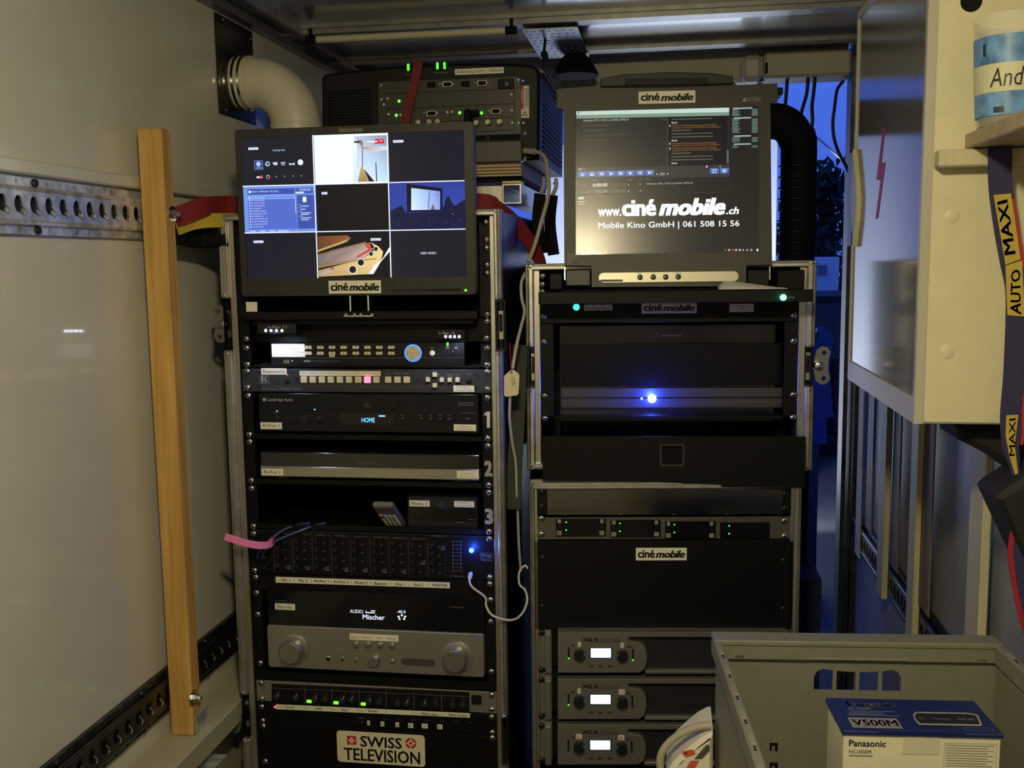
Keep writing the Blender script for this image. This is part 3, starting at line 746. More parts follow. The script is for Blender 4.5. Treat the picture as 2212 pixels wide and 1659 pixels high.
solo('blue_tarpaulin', 'crumpled blue sheet hanging over the box outside', 'sheet', g_sweep(ps, [(-.004, -.05), (.004, -.05), (.004, .05), (-.004, .05)], (1, .3, 0), 6), mat('tarp_blue', (.016, .025, .10), .5, noise=.3, nscale=30))
solo('tarp_pole', 'dark pole carrying the blue sheet outside', 'pole', g_box(ps[0].x-.03, ps[0].x, 5.05, 5.08, GZ, ps[1].z+.02), DSTEEL)
# rope across the evening sky
rp_ = [on_y(1640, 190, YB+.05), on_y(1700, 242, 4.8), on_y(1800, 328, 5.8), on_y(1990, 491, 8.0)]
solo('guy_rope', 'thin pale guy rope slanting across the evening sky', 'rope', g_tube(rp_, .007, 6, 3), mat('rope', (.55, .6, .75), .6))
solo('tent_pole', 'dark pole outside holding the far end of the guy rope', 'pole', g_lathe([(.03, GZ), (.03, rp_[-1].z+.02)], 10, (rp_[-1].x, rp_[-1].y, 0), 'z'), DSTEEL)

# ---- black flexible duct behind the console
q = on_y(1722, 420, 2.55); rD = .0425
topz = on_y(1722, 262, 2.55).z
path = [(q.x-.36, 2.55, topz), (q.x-.10, 2.55, topz+.002), (q.x-.036, 2.55, topz-.004), (q.x-.006, 2.55, topz-.04), (q.x+.002, 2.55, topz-.10), (q.x, 2.55, 1.2), (q.x, 2.55, .6), (q.x, 2.55, FLZ)]
T = Thing('flexible_duct', 'black ribbed flexible duct standing upright behind the console screen', 'duct', FV, (q.x, 2.55, FLZ))
T.add('hose', g_tube(path, rD, 18, 6), BLACKM, smooth=True)
for i in range(22):
    T.add('rib', g_lathe([(rD, 0), (rD+.003, .002), (rD+.003, .005), (rD, .007)], 18, (q.x, 2.55, topz-.11-.026*i), 'z'), BLACK, smooth=True)
# blue speckled case side low between rack and right wall
a, b = on_y(1712, 1378, 2.38), on_y(1776, 1250, 2.38)
solo('carpeted_box', 'dark blue carpet-covered box on the floor beside the lower rack', 'box', g_box(a.x-.06, b.x, 2.38, 2.50, FLZ, b.z, .006), mat('blue_carpet', (.012, .02, .075), .95, noise=.8, nscale=140, bump=.4, bscale=300))
# white suitcase-like panel seen in the gap between racks
a, b = on_y(1113, 690, 2.62), on_y(1140, 575, 2.62)
solo('grey_board', 'grey board standing in the gap between the two racks', 'board', g_box(a.x-.02, b.x+.15, 2.62, 2.64, FLZ, b.z), mat('panel_grey', (.36, .35, .31), .6, noise=.08, nscale=30))
# ================================================================== tall rack case (left)
def c4(x, y): return (440+x/2.989, 620+y/2.989)
def c5(x, y): return (460+x/2.968, 1100+y/2.968)
def c3(x, y): return (480+x/3.687, 260+y/3.687)
def c7(x, y): return (1080+x/2.765, 560+y/2.765)
def c8(x, y): return (1080+x/2.765, 1060+y/2.765)
def butterfly(T, F, side, x, z, y, parent=None):
    """twist latch wing standing out sideways from the case: plate with two eyes, hub"""
    s = side
    out = [(0, -.030), (.010, -.036), (.020, -.034), (.026, -.024), (.022, -.010), (.022, .010), (.026, .024), (.020, .034), (.010, .036), (0, .030), (-.004, .012), (-.004, -.012)]
    P = [(x+s*a, z+b) for a, b in out]
    if s < 0: P = P[::-1]
    hs_ = [[(x+s*.014+.0045*math.cos(-i*math.pi/4), z+q+.0045*math.sin(-i*math.pi/4)) for i in range(8)] for q in (-.024, .024)]
    T.add('latch_wing', g_plate(P, hs_, y, y+.003), mat('latch_zinc', (.30, .30, .27), .4, .8), parent)
    T.add('latch_hub', g_lathe([(.004, -.008), (.008, -.006), (.010, 0), (.010, .012)], 14, (x+s*.004, y, z)), CHROME, parent, True)
def latch_dish(T, x0, x1, z0, z1, y):
    d = T.add('latch_dish', g_merge(g_plate([(x0, z0), (x1, z0), (x1, z1), (x0, z1)], [rrect(x0+.003, x1-.003, z0+.004, z1-.004, .003, 2)[::-1]], y-.002, y+.02), g_box(x0, x1, y+.018, y+.02, z0, z1)), mat('black_chrome', (.05, .05, .055), .15, 1))
    xm = (x0+x1)/2; zm = (z0+z1)/2
    T.box('latch_body', xm-.006, xm+.006, y+.002, y+.016, zm-.028, zm+.028, CHROME, .002)
    T.box('latch_hook', xm-.003, xm+.003, y-.003, y+.004, zm-.012, zm+.020, mat('black_chrome', (.05, .05, .055), .15, 1), .001)
def flight_case(name, label, F, xo0, xi0, xi1, xo1, zt, zb, depth, segL, segR, group, top=True, bottom=False, yf=-.014):
    T = Thing(name, label, 'rack case', F, ((xo0+xo1)/2, depth/2, zb), group)
    t = .008
    T.box('side_panel', xo0, xo0+t, .006, depth, zb, zt-.004, CASEB, .001); T.box('side_panel', xo1-t, xo1, .006, depth, zb, zt-.004, CASEB, .001)
    T.box('top_panel', xo0+t*.5, xo1-t*.5, .006, depth-.0005, zt-.012, zt-.004, CASEB, .001)
    T.box('back_panel', xo0+t*.5, xo1-t*.5, depth-t, depth-.001, zb+.001, zt-.006, CASEB, 0)
    T.box('base_panel', xo0+t*.5, xo1-t*.5, .006, depth-t*.5, zb+.0005, zb+t, CASEB, 0)
    for sx, xo, xi, segs in ((-1, xo0, xi0, segL), (1, xo1, xi1, segR)):
        mid = xi+(xo-xi)*.42
        T.box('inner_rail', xi, mid, -.006, .030, zb, zt-.005, ALU, .001)
        for a, b in segs:
            T.add('edge_profile', g_merge(g_box(mid, mid+(xo-mid)*.62, yf, .010, a, b, .002), g_box(mid+(xo-mid)*.62, xo, yf+.003, .028, a, b, .003)), ALUP)
            for q in (a+.006, b-.006): T.add('rivet', g_lathe([(.001, -.0016), (.0026, -.0006), (.0026, .0004)], 8, ((mid+xo)/2, yf, q)), ZINC)
    if top: T.add('edge_profile', g_merge(g_box(xo0+.004, xo1-.004, yf, .010, zt-.012, zt-.003, .002), g_box(xo0, xo1, yf+.003, .028, zt-.006, zt, .002)), ALUP)
    if bottom: T.add('edge_profile', g_merge(g_box(xo0+.004, xo1-.004, yf, .010, zb+.003, zb+.012, .002), g_box(xo0, xo1, yf+.003, .028, zb, zb+.006, .002)), ALUP)
    return T
zA = lambda v: FA.px(1053, v)[1]
xo0, xi0, xi1, xo1 = FA.px(499, 1000)[0], FA.px(530, 1000)[0], FA.px(1066, 1000)[0], FA.px(1090, 1000)[0]
zt, zb = FA.px(800, 457)[1], FLZ-FA.o.z
d0, d1 = FA.px(505, 756)[1], FA.px(505, 644)[1]
e0, e1 = FA.px(1080, 1600)[1]-.09, FA.px(1080, 1540)[1]
f0, f1 = FA.px(525, 1590)[1], FA.px(525, 1495)[1]
TA = flight_case('rack_case', 'tall black rack case with aluminium edges carrying the video players', FA, xo0, xi0, xi1, xo1, zt, zb, .56,
                 [(f1, d0), (d1, zt), (zb, f0)], [(f1-.02, FA.px(1085, 757)[1]), (FA.px(1085, 647)[1], zt), (zb, f0-.03)], 'rack cases')
md = xi0+(xo0-xi0)*.42
latch_dish(TA, xo0, md, d0, d1, 0); latch_dish(TA, xi1+(xo1-xi1)*.42, xo1+.006, FA.px(1085, 757)[1], FA.px(1085, 647)[1], 0)
latch_dish(TA, xo0, md, f0, f1, 0)
x, z = FA.px(489, 700, .01); butterfly(TA, FA, -1, x, z, .008)
x, z = FA.px(520, 1548, .01); butterfly(TA, FA, -1, x-.002, z, .008)
for p in ((277, 333), (277, 393), (282, 500), (282, 545), (284, 650), (290, 703), (298, 953), (300, 1000), (310, 1250), (312, 1300), (323, 1545), (325, 1592),
          (1828, 175), (1828, 220), (1826, 328), (1830, 393), (1832, 503), (1832, 548), (1832, 660), (1832, 716), (1834, 977), (1836, 1025), (1840, 1278), (1842, 1325), (1842, 1578), (1844, 1625)): TA.screw(*c4(*p))
for p in ((270, 392), (277, 435), (282, 535), (291, 672), (306, 985), (310, 1113), (315, 1215), (315, 1265), (322, 1355), (325, 1390), (338, 1615),
          (1775, 437), (1776, 480), (1780, 580), (1781, 720), (1786, 1040), (1788, 1190), (1788, 1283), (1788, 1332), (1792, 1430), (1792, 1465)): TA.screw(*c5(*p))
for p in ((2097, 810), (2100, 950), (2100, 1015), (2105, 1150), (2105, 1215)): TA.screw(*c3(*p))
EX0, EX1 = -.2413, .2413
def ears(T, z0, z1, m=BLACK, wd=.020):
    for a, b in ((EX0, EX0+wd), (EX1-wd, EX1)): T.box('mounting_ear', a, b, -.003, 0, z0+.0008, z1-.0008, m, .0008)
def rack_panel(T, z0, z1, m, name='front_panel', yf=-.003, b=.0008): return T.box(name, EX0, EX1, yf, 0, z0+.0008, z1-.0008, m, b)

# ---- upper blank bay behind the monitor
z0, z1 = zA(686), zA(478)
T = Thing('blank_panel', 'black vented bay panel behind the video monitor in the tall rack', 'rack panel', FA, (0, .01, z0))
ears(T, z0, z1); T.box('bay_back', -.22, .22, .12, .123, z0, z1, BLACKM)
# ---- monitor shelf
z0 = FA.px(780, 690, -.03)[1]; z1 = FA.px(780, 672, -.03)[1]
T = Thing('monitor_shelf', 'black rack shelf with a folded front lip under the video monitor', 'shelf', FA, (0, 0, z0))
xl, xr = FA.px(526, 682, -.03)[0], FA.px(1031, 682, -.03)[0]
T.box('front_lip', xl, xr, -.03, -.027, z0, z1, BLACK, .001)
T.box('tray', xl+.004, xr-.004, -.027, .10, z0+.002, z0+.005, BLACK, .0005)
SHZ = z0+.005
solo('paper_tag', 'small white paper tag lying on the monitor shelf', 'paper', g_box(xl+.004, xl+.026, -.026, -.0255, z1-.004, z1+.018), PAPER, FA)
# ---- monitor
YM = -.055
T = Thing('monitor', 'wide black monitor showing nine small video pictures', 'monitor', FA, (0, YM, SHZ), None)
# outer outline in the monitor plane
FAm = FA
tl, tr = FA.px(506, 281, YM), FA.px(1021, 263, YM); bl, br = FA.px(523, 640, YM), FA.px(1027, 635, YM)
mx0, mx1 = (tl[0]+bl[0])/2, (tr[0]+br[0])/2; mz1, mz0 = (tl[1]+tr[1])/2, (bl[1]+br[1])/2
sx0, sx1, sz0, sz1 = FA.rect(527, 289, 1005, 600, YM)
T.add('bezel', g_merge(g_plate(rrect(mx0, mx1, mz0, mz1, .006), [rrect(sx0, sx1, sz0, sz1, .001, 1)[::-1]], YM, YM+.012), g_plate(rrect(mx0-.001, mx1+.001, mz0-.001, mz1+.001, .007), [rrect(sx0, sx1, sz0, sz1, .001, 1)[::-1]], YM+.004, YM+.02)), mat('bezel_black', (.019, .0185, .016), .42, noise=.1, nscale=200))
T.add('back_cover', g_prism(rrect(mx0+.004, mx1-.004, mz0+.004, mz1-.004, .01), YM+.02, YM+.05), BLACK)
scr = T.box('screen', sx0, sx1, YM+.003, YM+.02, sz0, sz1, BLACKG, 0)
F_ = T.flat('picture', YM+.0028, SCREEN, scr); F_.rectmap = (sx0, sx1, sz0, sz1)
W1, W2 = .3315, .665; H1, H2 = .342, .672
wh = (.95, 1.05, 1.25); dk = (.010, .010, .020); bk = (.004, .004, .007)
for (a, b, c, d, col) in ((0, 0, W1, H1, dk), (W1, 0, W2, H1, wh), (W2, 0, 1, H1, dk), (0, H1, W1, H2, (.10, .20, .72)), (W1, H1, W2, H2, bk), (W2, H1, 1, H2, (.012, .02, .14)), (0, H2, W1, 1, dk), (W1, H2, W2, 1, bk), (W2, H2, 1, 1, dk)):
    F_.pr(a, b, c, d, col)
F_.up()
def lab(u, v, t='BluRay 1', w=.046, h=.017):
    F_.up(); F_.pr(u, v, u+w, v+h, (.85, .92, 1.1)); F_.up(); F_.pt(t, u+.004, v+.003, u+w-.004, v+h-.003, (.25, .32, .6), bold=.02)
# white corridor picture
cw = [(.95, 1.02, 1.2), (.30, .42, .62), (.20, .30, .50), (.8, .95, 1.15)]
F_.pp([(.514, .015), (.664, .015), (.664, .33), (.514, .33)], [(.55, .65, .85), (.25, .30, .40), (.55, .8, 1.0), (.9, 1.0, 1.15)])
F_.up(); F_.pp([(.509, .06), (.530, .03), (.536, .33), (.506, .33)], [(.9, 1, 1.1)]*2+[(.7, .85, 1)]*2)
F_.pp([(.527, .03), (.533, .03), (.530, .23), (.524, .23)], (.12, .18, .35)); F_.pp([(.548, .06), (.553, .06), (.550, .23), (.545, .23)], (.15, .2, .35))
F_.up(); F_.pp([(.541, .225), (.548, .225), (.572, .33), (.524, .33)], [(.62, .42, .15), (.62, .42, .15), (.35, .22, .08), (.45, .28, .1)])
F_.up(); F_.pp([(.553, .24), (.600, .33), (.574, .33)], (.02, .015, .015)); F_.pp([(.606, .20), (.610, .20), (.612, .33), (.607, .33)], (.05, .05, .07))
F_.pp([(.54, .07), (.556, .09), (.662, .09), (.662, .115), (.60, .125), (.545, .10)], [(.65, .4, .25)]*2+[(.75, .8, .9)]*3+[(.5, .25, .15)])
F_.pp([(.512, .05), (.543, .045), (.54, .065), (.514, .062)], (.06, .06, .08)); F_.pp([(.537, .05), (.545, .04), (.552, .06), (.543, .085)], (.35, .16, .09))
F_.up(); F_.pr(.605, .04, .648, .072, (.75, .02, .04)); F_.up(); F_.pr(.627, .05, .641, .055, (1, .8, .8)); F_.pr(.571, .052, .618, .060, (1.1, 1.15, 1.2))
# film menu picture
lab(.03, .07); F_.up(); F_.pt('Cambridge Audio', .142, .086, .199, .106, (.5, .6, .85))
F_.up(); F_.pr(.055, .163, .094, .228, (.25, .4, .9)); F_.up(); F_.pr(.057, .166, .092, .226, (.012, .02, .07)); F_.up()
F_.pd(.0745, .188, .012, (.25, .45, 1)); F_.up(); F_.pd(.0745, .188, .005, (.7, .85, 1.1)); F_.pr(.062, .212, .09, .218, (.3, .5, 1))
F_.ring(.117, .188, .006, .011, (.45, .55, .75)); F_.pp([(.102, .198), (.110, .182), (.122, .198)], (.3, .38, .6))
F_.pp([(.140, .18), (.163, .178), (.160, .20), (.144, .195)], (.7, .78, .95)); F_.pp([(.178, .18), (.2, .178), (.198, .186), (.178, .190)], (.5, .58, .8)); F_.pp([(.178, .193), (.196, .190), (.198, .202), (.182, .204)], (.2, .25, .5))
F_.pp([(.213, .186), (.228, .192), (.240, .184), (.242, .2), (.217, .2)], (.65, .75, .95)); F_.pd(.268, .184, .0125, (.95, 1.05, 1.2))
F_.pr(.063, .274, .078, .286, (.8, .85, .9)); F_.pr(.078, .27, .093, .289, (.75, .08, .12)); F_.pt('You', .064, .274, .077, .286, (.9, .95, 1))
F_.up()
for i, cc in enumerate(((.9, .2, .05), (.15, .8, .1), (.1, .5, .2), (.1, .3, .8), (.5, .15, .6), (.9, .12, .1))): F_.ring(.117, .28, .005, .0095, cc, 5, 60*i, 60*i+60)
for u in (.155, .193, .232, .270): F_.pd(u, .278, .0022, (.9, 1, 1.2), 8)
lab(.688, .052, 'BluRay 2'); lab(.360, .395, 'DCP', .026); lab(.915, .385, 'Kamera', .042); lab(.037, .727, 'Aux 1', .046); lab(.576, .724, 'Media 3', .046)
F_.up(); F_.pt('KEIN VIDEO', .800, .826, .868, .842, (.75, .8, .95), bold=.01)
# file list picture
F_.up(); F_.pr(.0, H1, W1, H2, (.17, .32, .85)); F_.up()
F_.pr(.020, .362, .238, .402, (.05, .09, .42)); F_.pr(.241, .362, .322, .402, (.06, .11, .48)); F_.pr(.020, .412, .244, .648, (.09, .16, .62)); F_.pr(.247, .412, .326, .648, (.05, .09, .42)); F_.up()
F_.pr(.021, .414, .235, .434, (.55, .85, 1.1)); F_.up(); F_.pr(.0225, .4165, .2335, .4315, (.13, .24, .8)); F_.up()
F_.pt('Quellen > USB-Speicher > 00_Cinema', .04, .374, .165, .390, (.75, .85, 1.1)); F_.pd(.031, .382, .006, (.9, 1, 1.2)); F_.pr(.242, .390, .28, .4, (.8, .9, 1.1)); F_.pt('DUNE HD', .262, .368, .312, .384, (.8, .9, 1.1))
for i, t in enumerate(('01_Cinema A.mp3', '02_Cinema B.mp3', '03_Cinema C.mp3', '04_Cinema B.mp3', '05_Gong.mp3', '06_Regensong.mp3', '07_Jonakaiano.mp3', '08_Delfin.mp3', '09_Ausad-Musik.mp3', '10_Man Gondel.mp3', '11_Zeitsee km.mp3', '12_Gerton.mp3')):
    v = .418+.0187*i; F_.pt(t, .034, v, .034+.0042*len(t), v+.012, (.78, .86, 1.1)); F_.pd(.028, v+.006, .003, (.85, .95, 1.1), 8)
F_.pr(.239, .416, .241, .54, (.75, .9, 1.1)); F_.prr(.274, .425, .290, .462, .001, (.95, 1.05, 1.2))
for v, u1 in ((.488, .30), (.51, .285), (.535, .31), (.546, .30), (.57, .31), (.583, .298)): F_.pr(.263, v, u1, v+.005, (.7, .8, 1.05))
for v, u1 in ((.478, .262), (.50, .264), (.524, .268), (.558, .272)): F_.pr(.252, v, u1, v+.004, (.35, .48, .9))
for a, b in ((.025, .05), (.07, .095), (.115, .14), (.155, .205)): F_.pr(a, .658, b, .664, (.65, .78, 1.05))
# open-air cinema picture
F_.up(); F_.pp([(W2, H1), (1, H1), (1, .50), (W2, .56)], [(.03, .05, .30), (.03, .05, .33), (.035, .07, .42), (.03, .06, .35)])
F_.up(); F_.pp([(W2, .54), (.72, .50), (.74, .56), (.90, .55), (.915, .47), (.928, .44), (.94, .48), (.955, .52), (.975, .49), (1, .47), (1, H2), (W2, H2)], (.008, .010, .045))
F_.up(); F_.pp([(.744, .352), (.902, .39), (.900, .545), (.744, .545)], (.005, .006, .02)); F_.up()
F_.pp([(.765, .382), (.892, .410), (.890, .535), (.762, .535)], [(.6, .8, 1.2), (.2, .3, .75), (.3, .42, .85), (.75, .9, 1.2)])
F_.up(); F_.pp([(.842, .41), (.848, .41), (.842, .53), (.836, .53)], (.2, .28, .5)); F_.pp([(.856, .50), (.862, .50), (.868, .535), (.848, .535)], (.2, .15, .2)); F_.pr(.870, .43, .885, .437, (.6, .1, .3))
for i in range(26): F_.pd(.68+.31*random.random(), .58+.075*random.random(), .002+.003*random.random(), (.015+.02*random.random(), .02+.02*random.random(), .09+.1*random.random()), 6)
F_.pd(.945, .567, .002, (.8, .8, 1), 6)
# piano picture
F_.up(); F_.pp([(W1+.004, .705), (.47, .70), (.49, .72), (W1+.004, .80)], [(.16, .05, .02), (.22, .08, .03), (.3, .12, .04), (.12, .04, .02)])
F_.pp([(W1+.004, .80), (.47, .73), (.485, .725), (.465, .75), (W1+.004, .815)], (.55, .36, .12)); F_.up()
F_.pp([(W1+.004, .845), (.55, .755), (.585, .80), (.545, .87), (W1+.004, .93)], [(.22, .18, .17), (.35, .25, .2), (.75, .5, .4), (.5, .36, .3), (.16, .14, .13)])
F_.pp([(W1+.004, .99), (W1+.004, .945), (.545, .865), (.60, .80), (.575, .75), (.61, .78), (.632, .82), (.625, .86), (.60, .91), (.575, .975)], [(.5, .33, .12), (.5, .33, .12), (.85, .6, .2), (.85, .6, .25), (.7, .45, .15), (.9, .66, .25), (.95, .72, .3), (.95, .7, .3), (.9, .65, .3), (.75, .55, .25)])
F_.up(); F_.pp([(.562, .975), (.588, .92), (.632, .86), (.664, .78), (.664, .815), (.62, .89), (.585, .975)], (1.0, 1.02, 1.05))
F_.pp([(W1+.004, .83), (.555, .748), (.56, .752), (W1+.004, .845)], (.25, .13, .05)); F_.pp([(W1+.004, .915), (.44, .885), (.60, .865), (.60, .872), (.44, .893), (W1+.004, .93)], (.35, .2, .07))
F_.pp([(.545, .76), (.575, .755), (.580, .81), (.515, .86), (.509, .85), (.565, .80)], (.55, .08, .08))
for u, v, r in ((.530, .893, .014), (.492, .942, .016), (.577, .833, .009), (.600, .80, .009)): F_.pd(u, v, r*1.3, (.85, .8, .7)); F_.up(); F_.pd(u, v, r, (.01, .01, .01)); 
F_.up(); F_.pp([(.345, .96), (.40, .935), (.41, .95), (.37, .975), (.345, .975)], (.5, .42, .42)); F_.pp([(.385, .93), (.41, .92), (.40, .945)], (.5, .06, .06))
for i in range(14): F_.pp([(.35+.014*i, .90-.006*i), (.352+.014*i, .90-.006*i), (.40+.012*i, .80-.004*i), (.398+.012*i, .80-.004*i)], (.45, .38, .34))
# white grid lines
F_.up()
gl = (.9, .95, 1.15); tH = .0045
for v in (H1, H2): F_.pr(0, v-tH*.8, 1, v+tH*.8, gl)
for u in (W1, W2): F_.pr(u-tH*.55, 0, u+tH*.55, 1, gl)
F_.done()
fl = T.flat('bezel_print', YM-.0003); fl.pt('lenovo', 731, 274, 784, 285, (.40, .38, .33), bold=.03, shear=.1)
fl.pt('ThinkVision', 531, 609, 558, 615, (.10, .008, .008))
for u in (861, 890, 920, 949, 978): fl.ring(u, 616, 1.2, 1.9, (.10, .095, .08), 8)
fl.done()
T.prbox('button_strip', 846, 624, 996, 629, YM-.001, .001, .0015, BLACKG)
cinemobile(T, 710, 606, 823, 634, YM)
T.pknob('power_light', 1006, 627, 2.6, YM, .001, LEDG, 12)
# mount under the monitor
xa, xb = FA.px(741, 665, YM+.02)[0], FA.px(806, 665, YM+.02)[0]; zf = SHZ
T.box('mount_foot', xa, xb, YM+.02, YM+.06, zf+.0, zf+.003, CHROME, .0006)
for q in (.2, .8):
    xx = xa+(xb-xa)*q
    T.box('mount_leg', xx-.0018, xx+.0018, YM+.028, YM+.05, zf+.003, mz0+.03, CHROME, .0005)
for q in (.06, .35, .56, .94): T.add('mount_bolt', g_lathe([(.002, .004), (.0035, .003), (.0035, 0)], 10, (xa+(xb-xa)*q, YM+.026, zf+.003), 'z'), CHROME, smooth=True)

# ---- rack light
z0, z1 = zA(740), zA(686)
T = Thing('rack_light', 'black rack lamp with two clusters of white lights above the recorder', 'lamp', FA, (0, 0, z0))
ears(T, z0, z1); T.box('recessed_panel', EX0+.02, EX1-.02, .02, .022, z0, z1, BLACK); T.add('crossbar', g_sweep([(EX0+.03, -.008, z1-.006), (EX1-.03, -.008, z1-.006)], rrect(-.006, .006, -.005, .005, .002, 2), sub=1, smooth=False), BLACK)
for u0, u1, v0, v1, lv, us, tx in ((556, 640, 699, 721, 714, (574, 585.5, 597, 609), (578, 621, 703, 711)), (944, 1004, 711, 733, 727, (962.6, 972.6, 982, 992), (948, 982, 716, 724))):
    hd = T.prbox('lamp_head', u0, v0, u1, v1, -.030, .03, .004, BLACKG)
    for u in us: T.pknob('light_dot', u, lv, 2.6, -.030, .0015, LEDW, 10, dome=True)
    f2 = T.flat('lettering', -.0304, PRINT, hd); f2.pt('e-Ray 12', tx[0], tx[2], tx[1], tx[3], (.35, .34, .30), shear=.3); f2.done()
    xm = FA.px((us[0]+us[-1])/2, lv, -.035)
    L = bpy.data.lights.new('lamp_head_light', 'SPOT'); L.energy = .38; L.color = (.62, .72, 1.0); L.spot_size = math.radians(125); L.spot_blend = .6; L.shadow_soft_size = .006
    o = bpy.data.objects.new('lamp_head_light', L); link(o, T.e); o.location = Vector((xm[0], -.042, xm[1]-.004))-T.org; o.rotation_euler = (math.radians(28), 0, 0)

# ---- video recorder
def vflat(T, y, part='print', parent=None): return T.flat(part, y, PRINT, parent)
z0, z1 = zA(795), zA(740); yd = .004
T = Thing('video_recorder', 'black video recorder with a blue glowing jog dial', 'recorder', FA, (0, .1, z0))
fx0, fx1, fz0, fz1 = FA.rect(584, 739, 1004, 791, yd)
T.add('body', g_prism(rrect(fx0, fx1, fz0, fz1, .002), yd, .30, .001), BRBLK)
T.box('trim_strip', fx0+.001, fx1-.001, yd-.0015, yd, FA.px(800, 774.5, yd)[1], FA.px(800, 771.5, yd)[1], mat('grey_strip', (.10, .10, .12), .25, .9), .0004)
st = sticker(T, 'list_label', 587, 743, 658.5, 771, yd, [('Preview Monitor', 590.5, 747.5, 616, 750.5), ('1: BluRay 1', 591, 752, 608, 754.5), ('3: BluRay 2', 591, 756, 608, 758.5), ('5: DCP (HDMI 4)', 591, 760, 616, 762.5), ('7: Display Mixer', 591, 764, 618, 766.5), ('2: Beamerbild', 627, 752, 648, 754.5), ('4: Media 3', 627, 756, 643, 758.5), ('6: Kamera (AUX 4)', 627, 760, 656, 762.5), ('8: Decoder', 627, 764, 644, 766.5)], ink=(.12, .16, .30))
for r, v in enumerate((750.5, 763)):
    for i, u in enumerate((666, 691.7, 716.8, 742, 768, 793.6, 819, 845)):
        b_ = T.pbox('button', u-7, v-3.3+.25*r, u+7, v+3.3+.25*r, yd-.003, .003, WPLAST, .0005)
        f2 = T.flat('mark', yd-.0032, PRINT, b_)
        if r == 0: f2.pt(str(i+1), u-1.2, v-1.8, u+1.2, v+1.8, (.12, .1, .06))
        else: f2.pd(u, v+.2, 1.3, (.10, .08, .05) if i < 7 else (.4, .02, .02), 8)
        f2.done()
sticker(T, 'split_label', 711, 767, 723, 773.5, yd, [('Split', 713, 768.5, 721, 772.5)])
d_ = T.pknob('dial_ring', 892.5, 762.6, 18.6, yd, .003, RINGB, 36)
T.pknob('jog_dial', 892.5, 762.6, 15.4, yd-.003, .004, WPLAST, 32)
f2 = T.flat('dial_print', yd-.0072); f2.ring(892.5, 762.6, 8.2, 8.8, (.25, .22, .16), 24)
for a, b in ((892, 752), (892, 774.5), (880.5, 761), (904, 761), (880, 766), (905, 766)): f2.pd(a, b, 1, (.03, .03, .03), 6)
f2.pt('ENTER', 888.5, 761, 896.5, 763.5, (.1, .1, .1)); f2.done()
T.pknob('round_button', 934, 762.7, 5.6, yd, .003, WPLAST, 20)
T.pbox('status_light', 964.8, 739.8, 968.6, 747.5, yd-.0008, .0008, LEDG, .0003); T.pbox('status_light', 984.8, 740.5, 987.5, 747.5, yd-.0008, .0008, DGREY, .0003)
T.pknob('infrared_window', 976, 763, 5.6, yd, .0012, BLACKG, 20)
f2 = vflat(T, yd-.0003); gp = (.42, .42, .42)
f2.pt('PWR', 962.5, 750, 969.5, 753, gp); f2.pt('HDD', 982, 750, 989, 753, gp); f2.pt('MENU', 929.5, 750, 938.5, 752.5, (.25, .25, .26)); f2.pt('ESC', 931, 753.5, 937, 756, (.25, .25, .26))
f2.pt('H.264 9-CHANNEL DIGITAL RECORDER', 674, 778.5, 734, 782, (.13, .13, .13)); f2.pr(656, 778, 671, 782, (.16, .16, .16)); f2.pp([(628, 779.5), (633, 778.3), (633, 781)], (.5, .5, .6)); f2.done()
T.pbox('usb_port', 612, 777, 625.5, 784.5, yd-.0005, .004, CHROME, .0004); T.pbox('usb_slot', 613, 779.3, 625, 780.8, yd-.0008, .001, BLACKM, 0)
z0r, z1r = z0, z1
T2 = Thing('recorder_shelf', 'black rack shelf carrying the video recorder', 'shelf', FA, (0, 0, z0)); ears(T2, z0, z1); T2.box('tray', EX0+.02, EX1-.02, 0, .3, z0+.001, z0+.003, BLACKM, 0)

# ---- presentation switcher
z0, z1 = zA(850), zA(795.7)
T = Thing('presentation_switcher', 'blue-grey picture switcher with a row of square buttons, one lit red', 'switcher', FA, (0, 0, z0))
rack_panel(T, z0, z1-.001, SWITCH); T.box('chassis', EX0+.02, EX1-.02, 0, .25, z0+.002, z1-.003, DGREY)
yk = -.003
sticker(T, 'name_label', 564, 795.5, 619, 809.3, yk, [('Beamerbild', 568, 798.5, 614, 806)], ink=(.05, .06, .12))
sticker(T, 'input_strip', 647, 801.5, 822, 812, yk, [('BluRay 1 | BluRay 2 | Media 3 | HDMI 4 | VGA 1 | VGA 2 | Video | Disp.Port | Kamera', 650, 804.5, 819, 808.5)], ink=(.08, .07, .05))
for i, u in enumerate((655.8, 675, 694.7, 714, 733.7, 753.4, 773, 792.8, 812.8, 838, 858, 878)):
    T.pbox('button', u-6.7, 813.7, u+6.7, 827.3, yk-.005, .005, LEDRW if i == 7 else WPLAST, .0008, label='square button glowing red' if i == 7 else None)
for u, v in ((923.7, 820.5), (938.6, 809.7), (938.6, 832.8), (953.8, 821), (971, 821), (988, 821)):
    T.pbox('small_button', u-4.6, v-4.8, u+4.6, v+4.8, yk-.005, .005, WPLAST, .0008); T.pbox('strip_below_button', u-4.6, v+4.8, u+4.6, v+9, yk-.0004, .0004, BLACKM, 0)  # flat dark strip just below each small button
for u, v, r in ((620.7, 824, 4.6), (1012.6, 824, 5.4)): T.pknob('jack', u, v, r, yk, .002, BLACKG, 16)
for u, v in ((641, 817.5), (904, 820), (560, 805), (560, 834), (1028, 808), (1028, 837)): T.pknob('knob_screw', u, v, 2.2, yk, .004, KNOBB, 12)
T.pknob('status_light', 621, 810, 1.3, yk, .001, LEDR, 8)
f2 = vflat(T, yk-.0003, 'front_print'); gy = (.30, .31, .33)
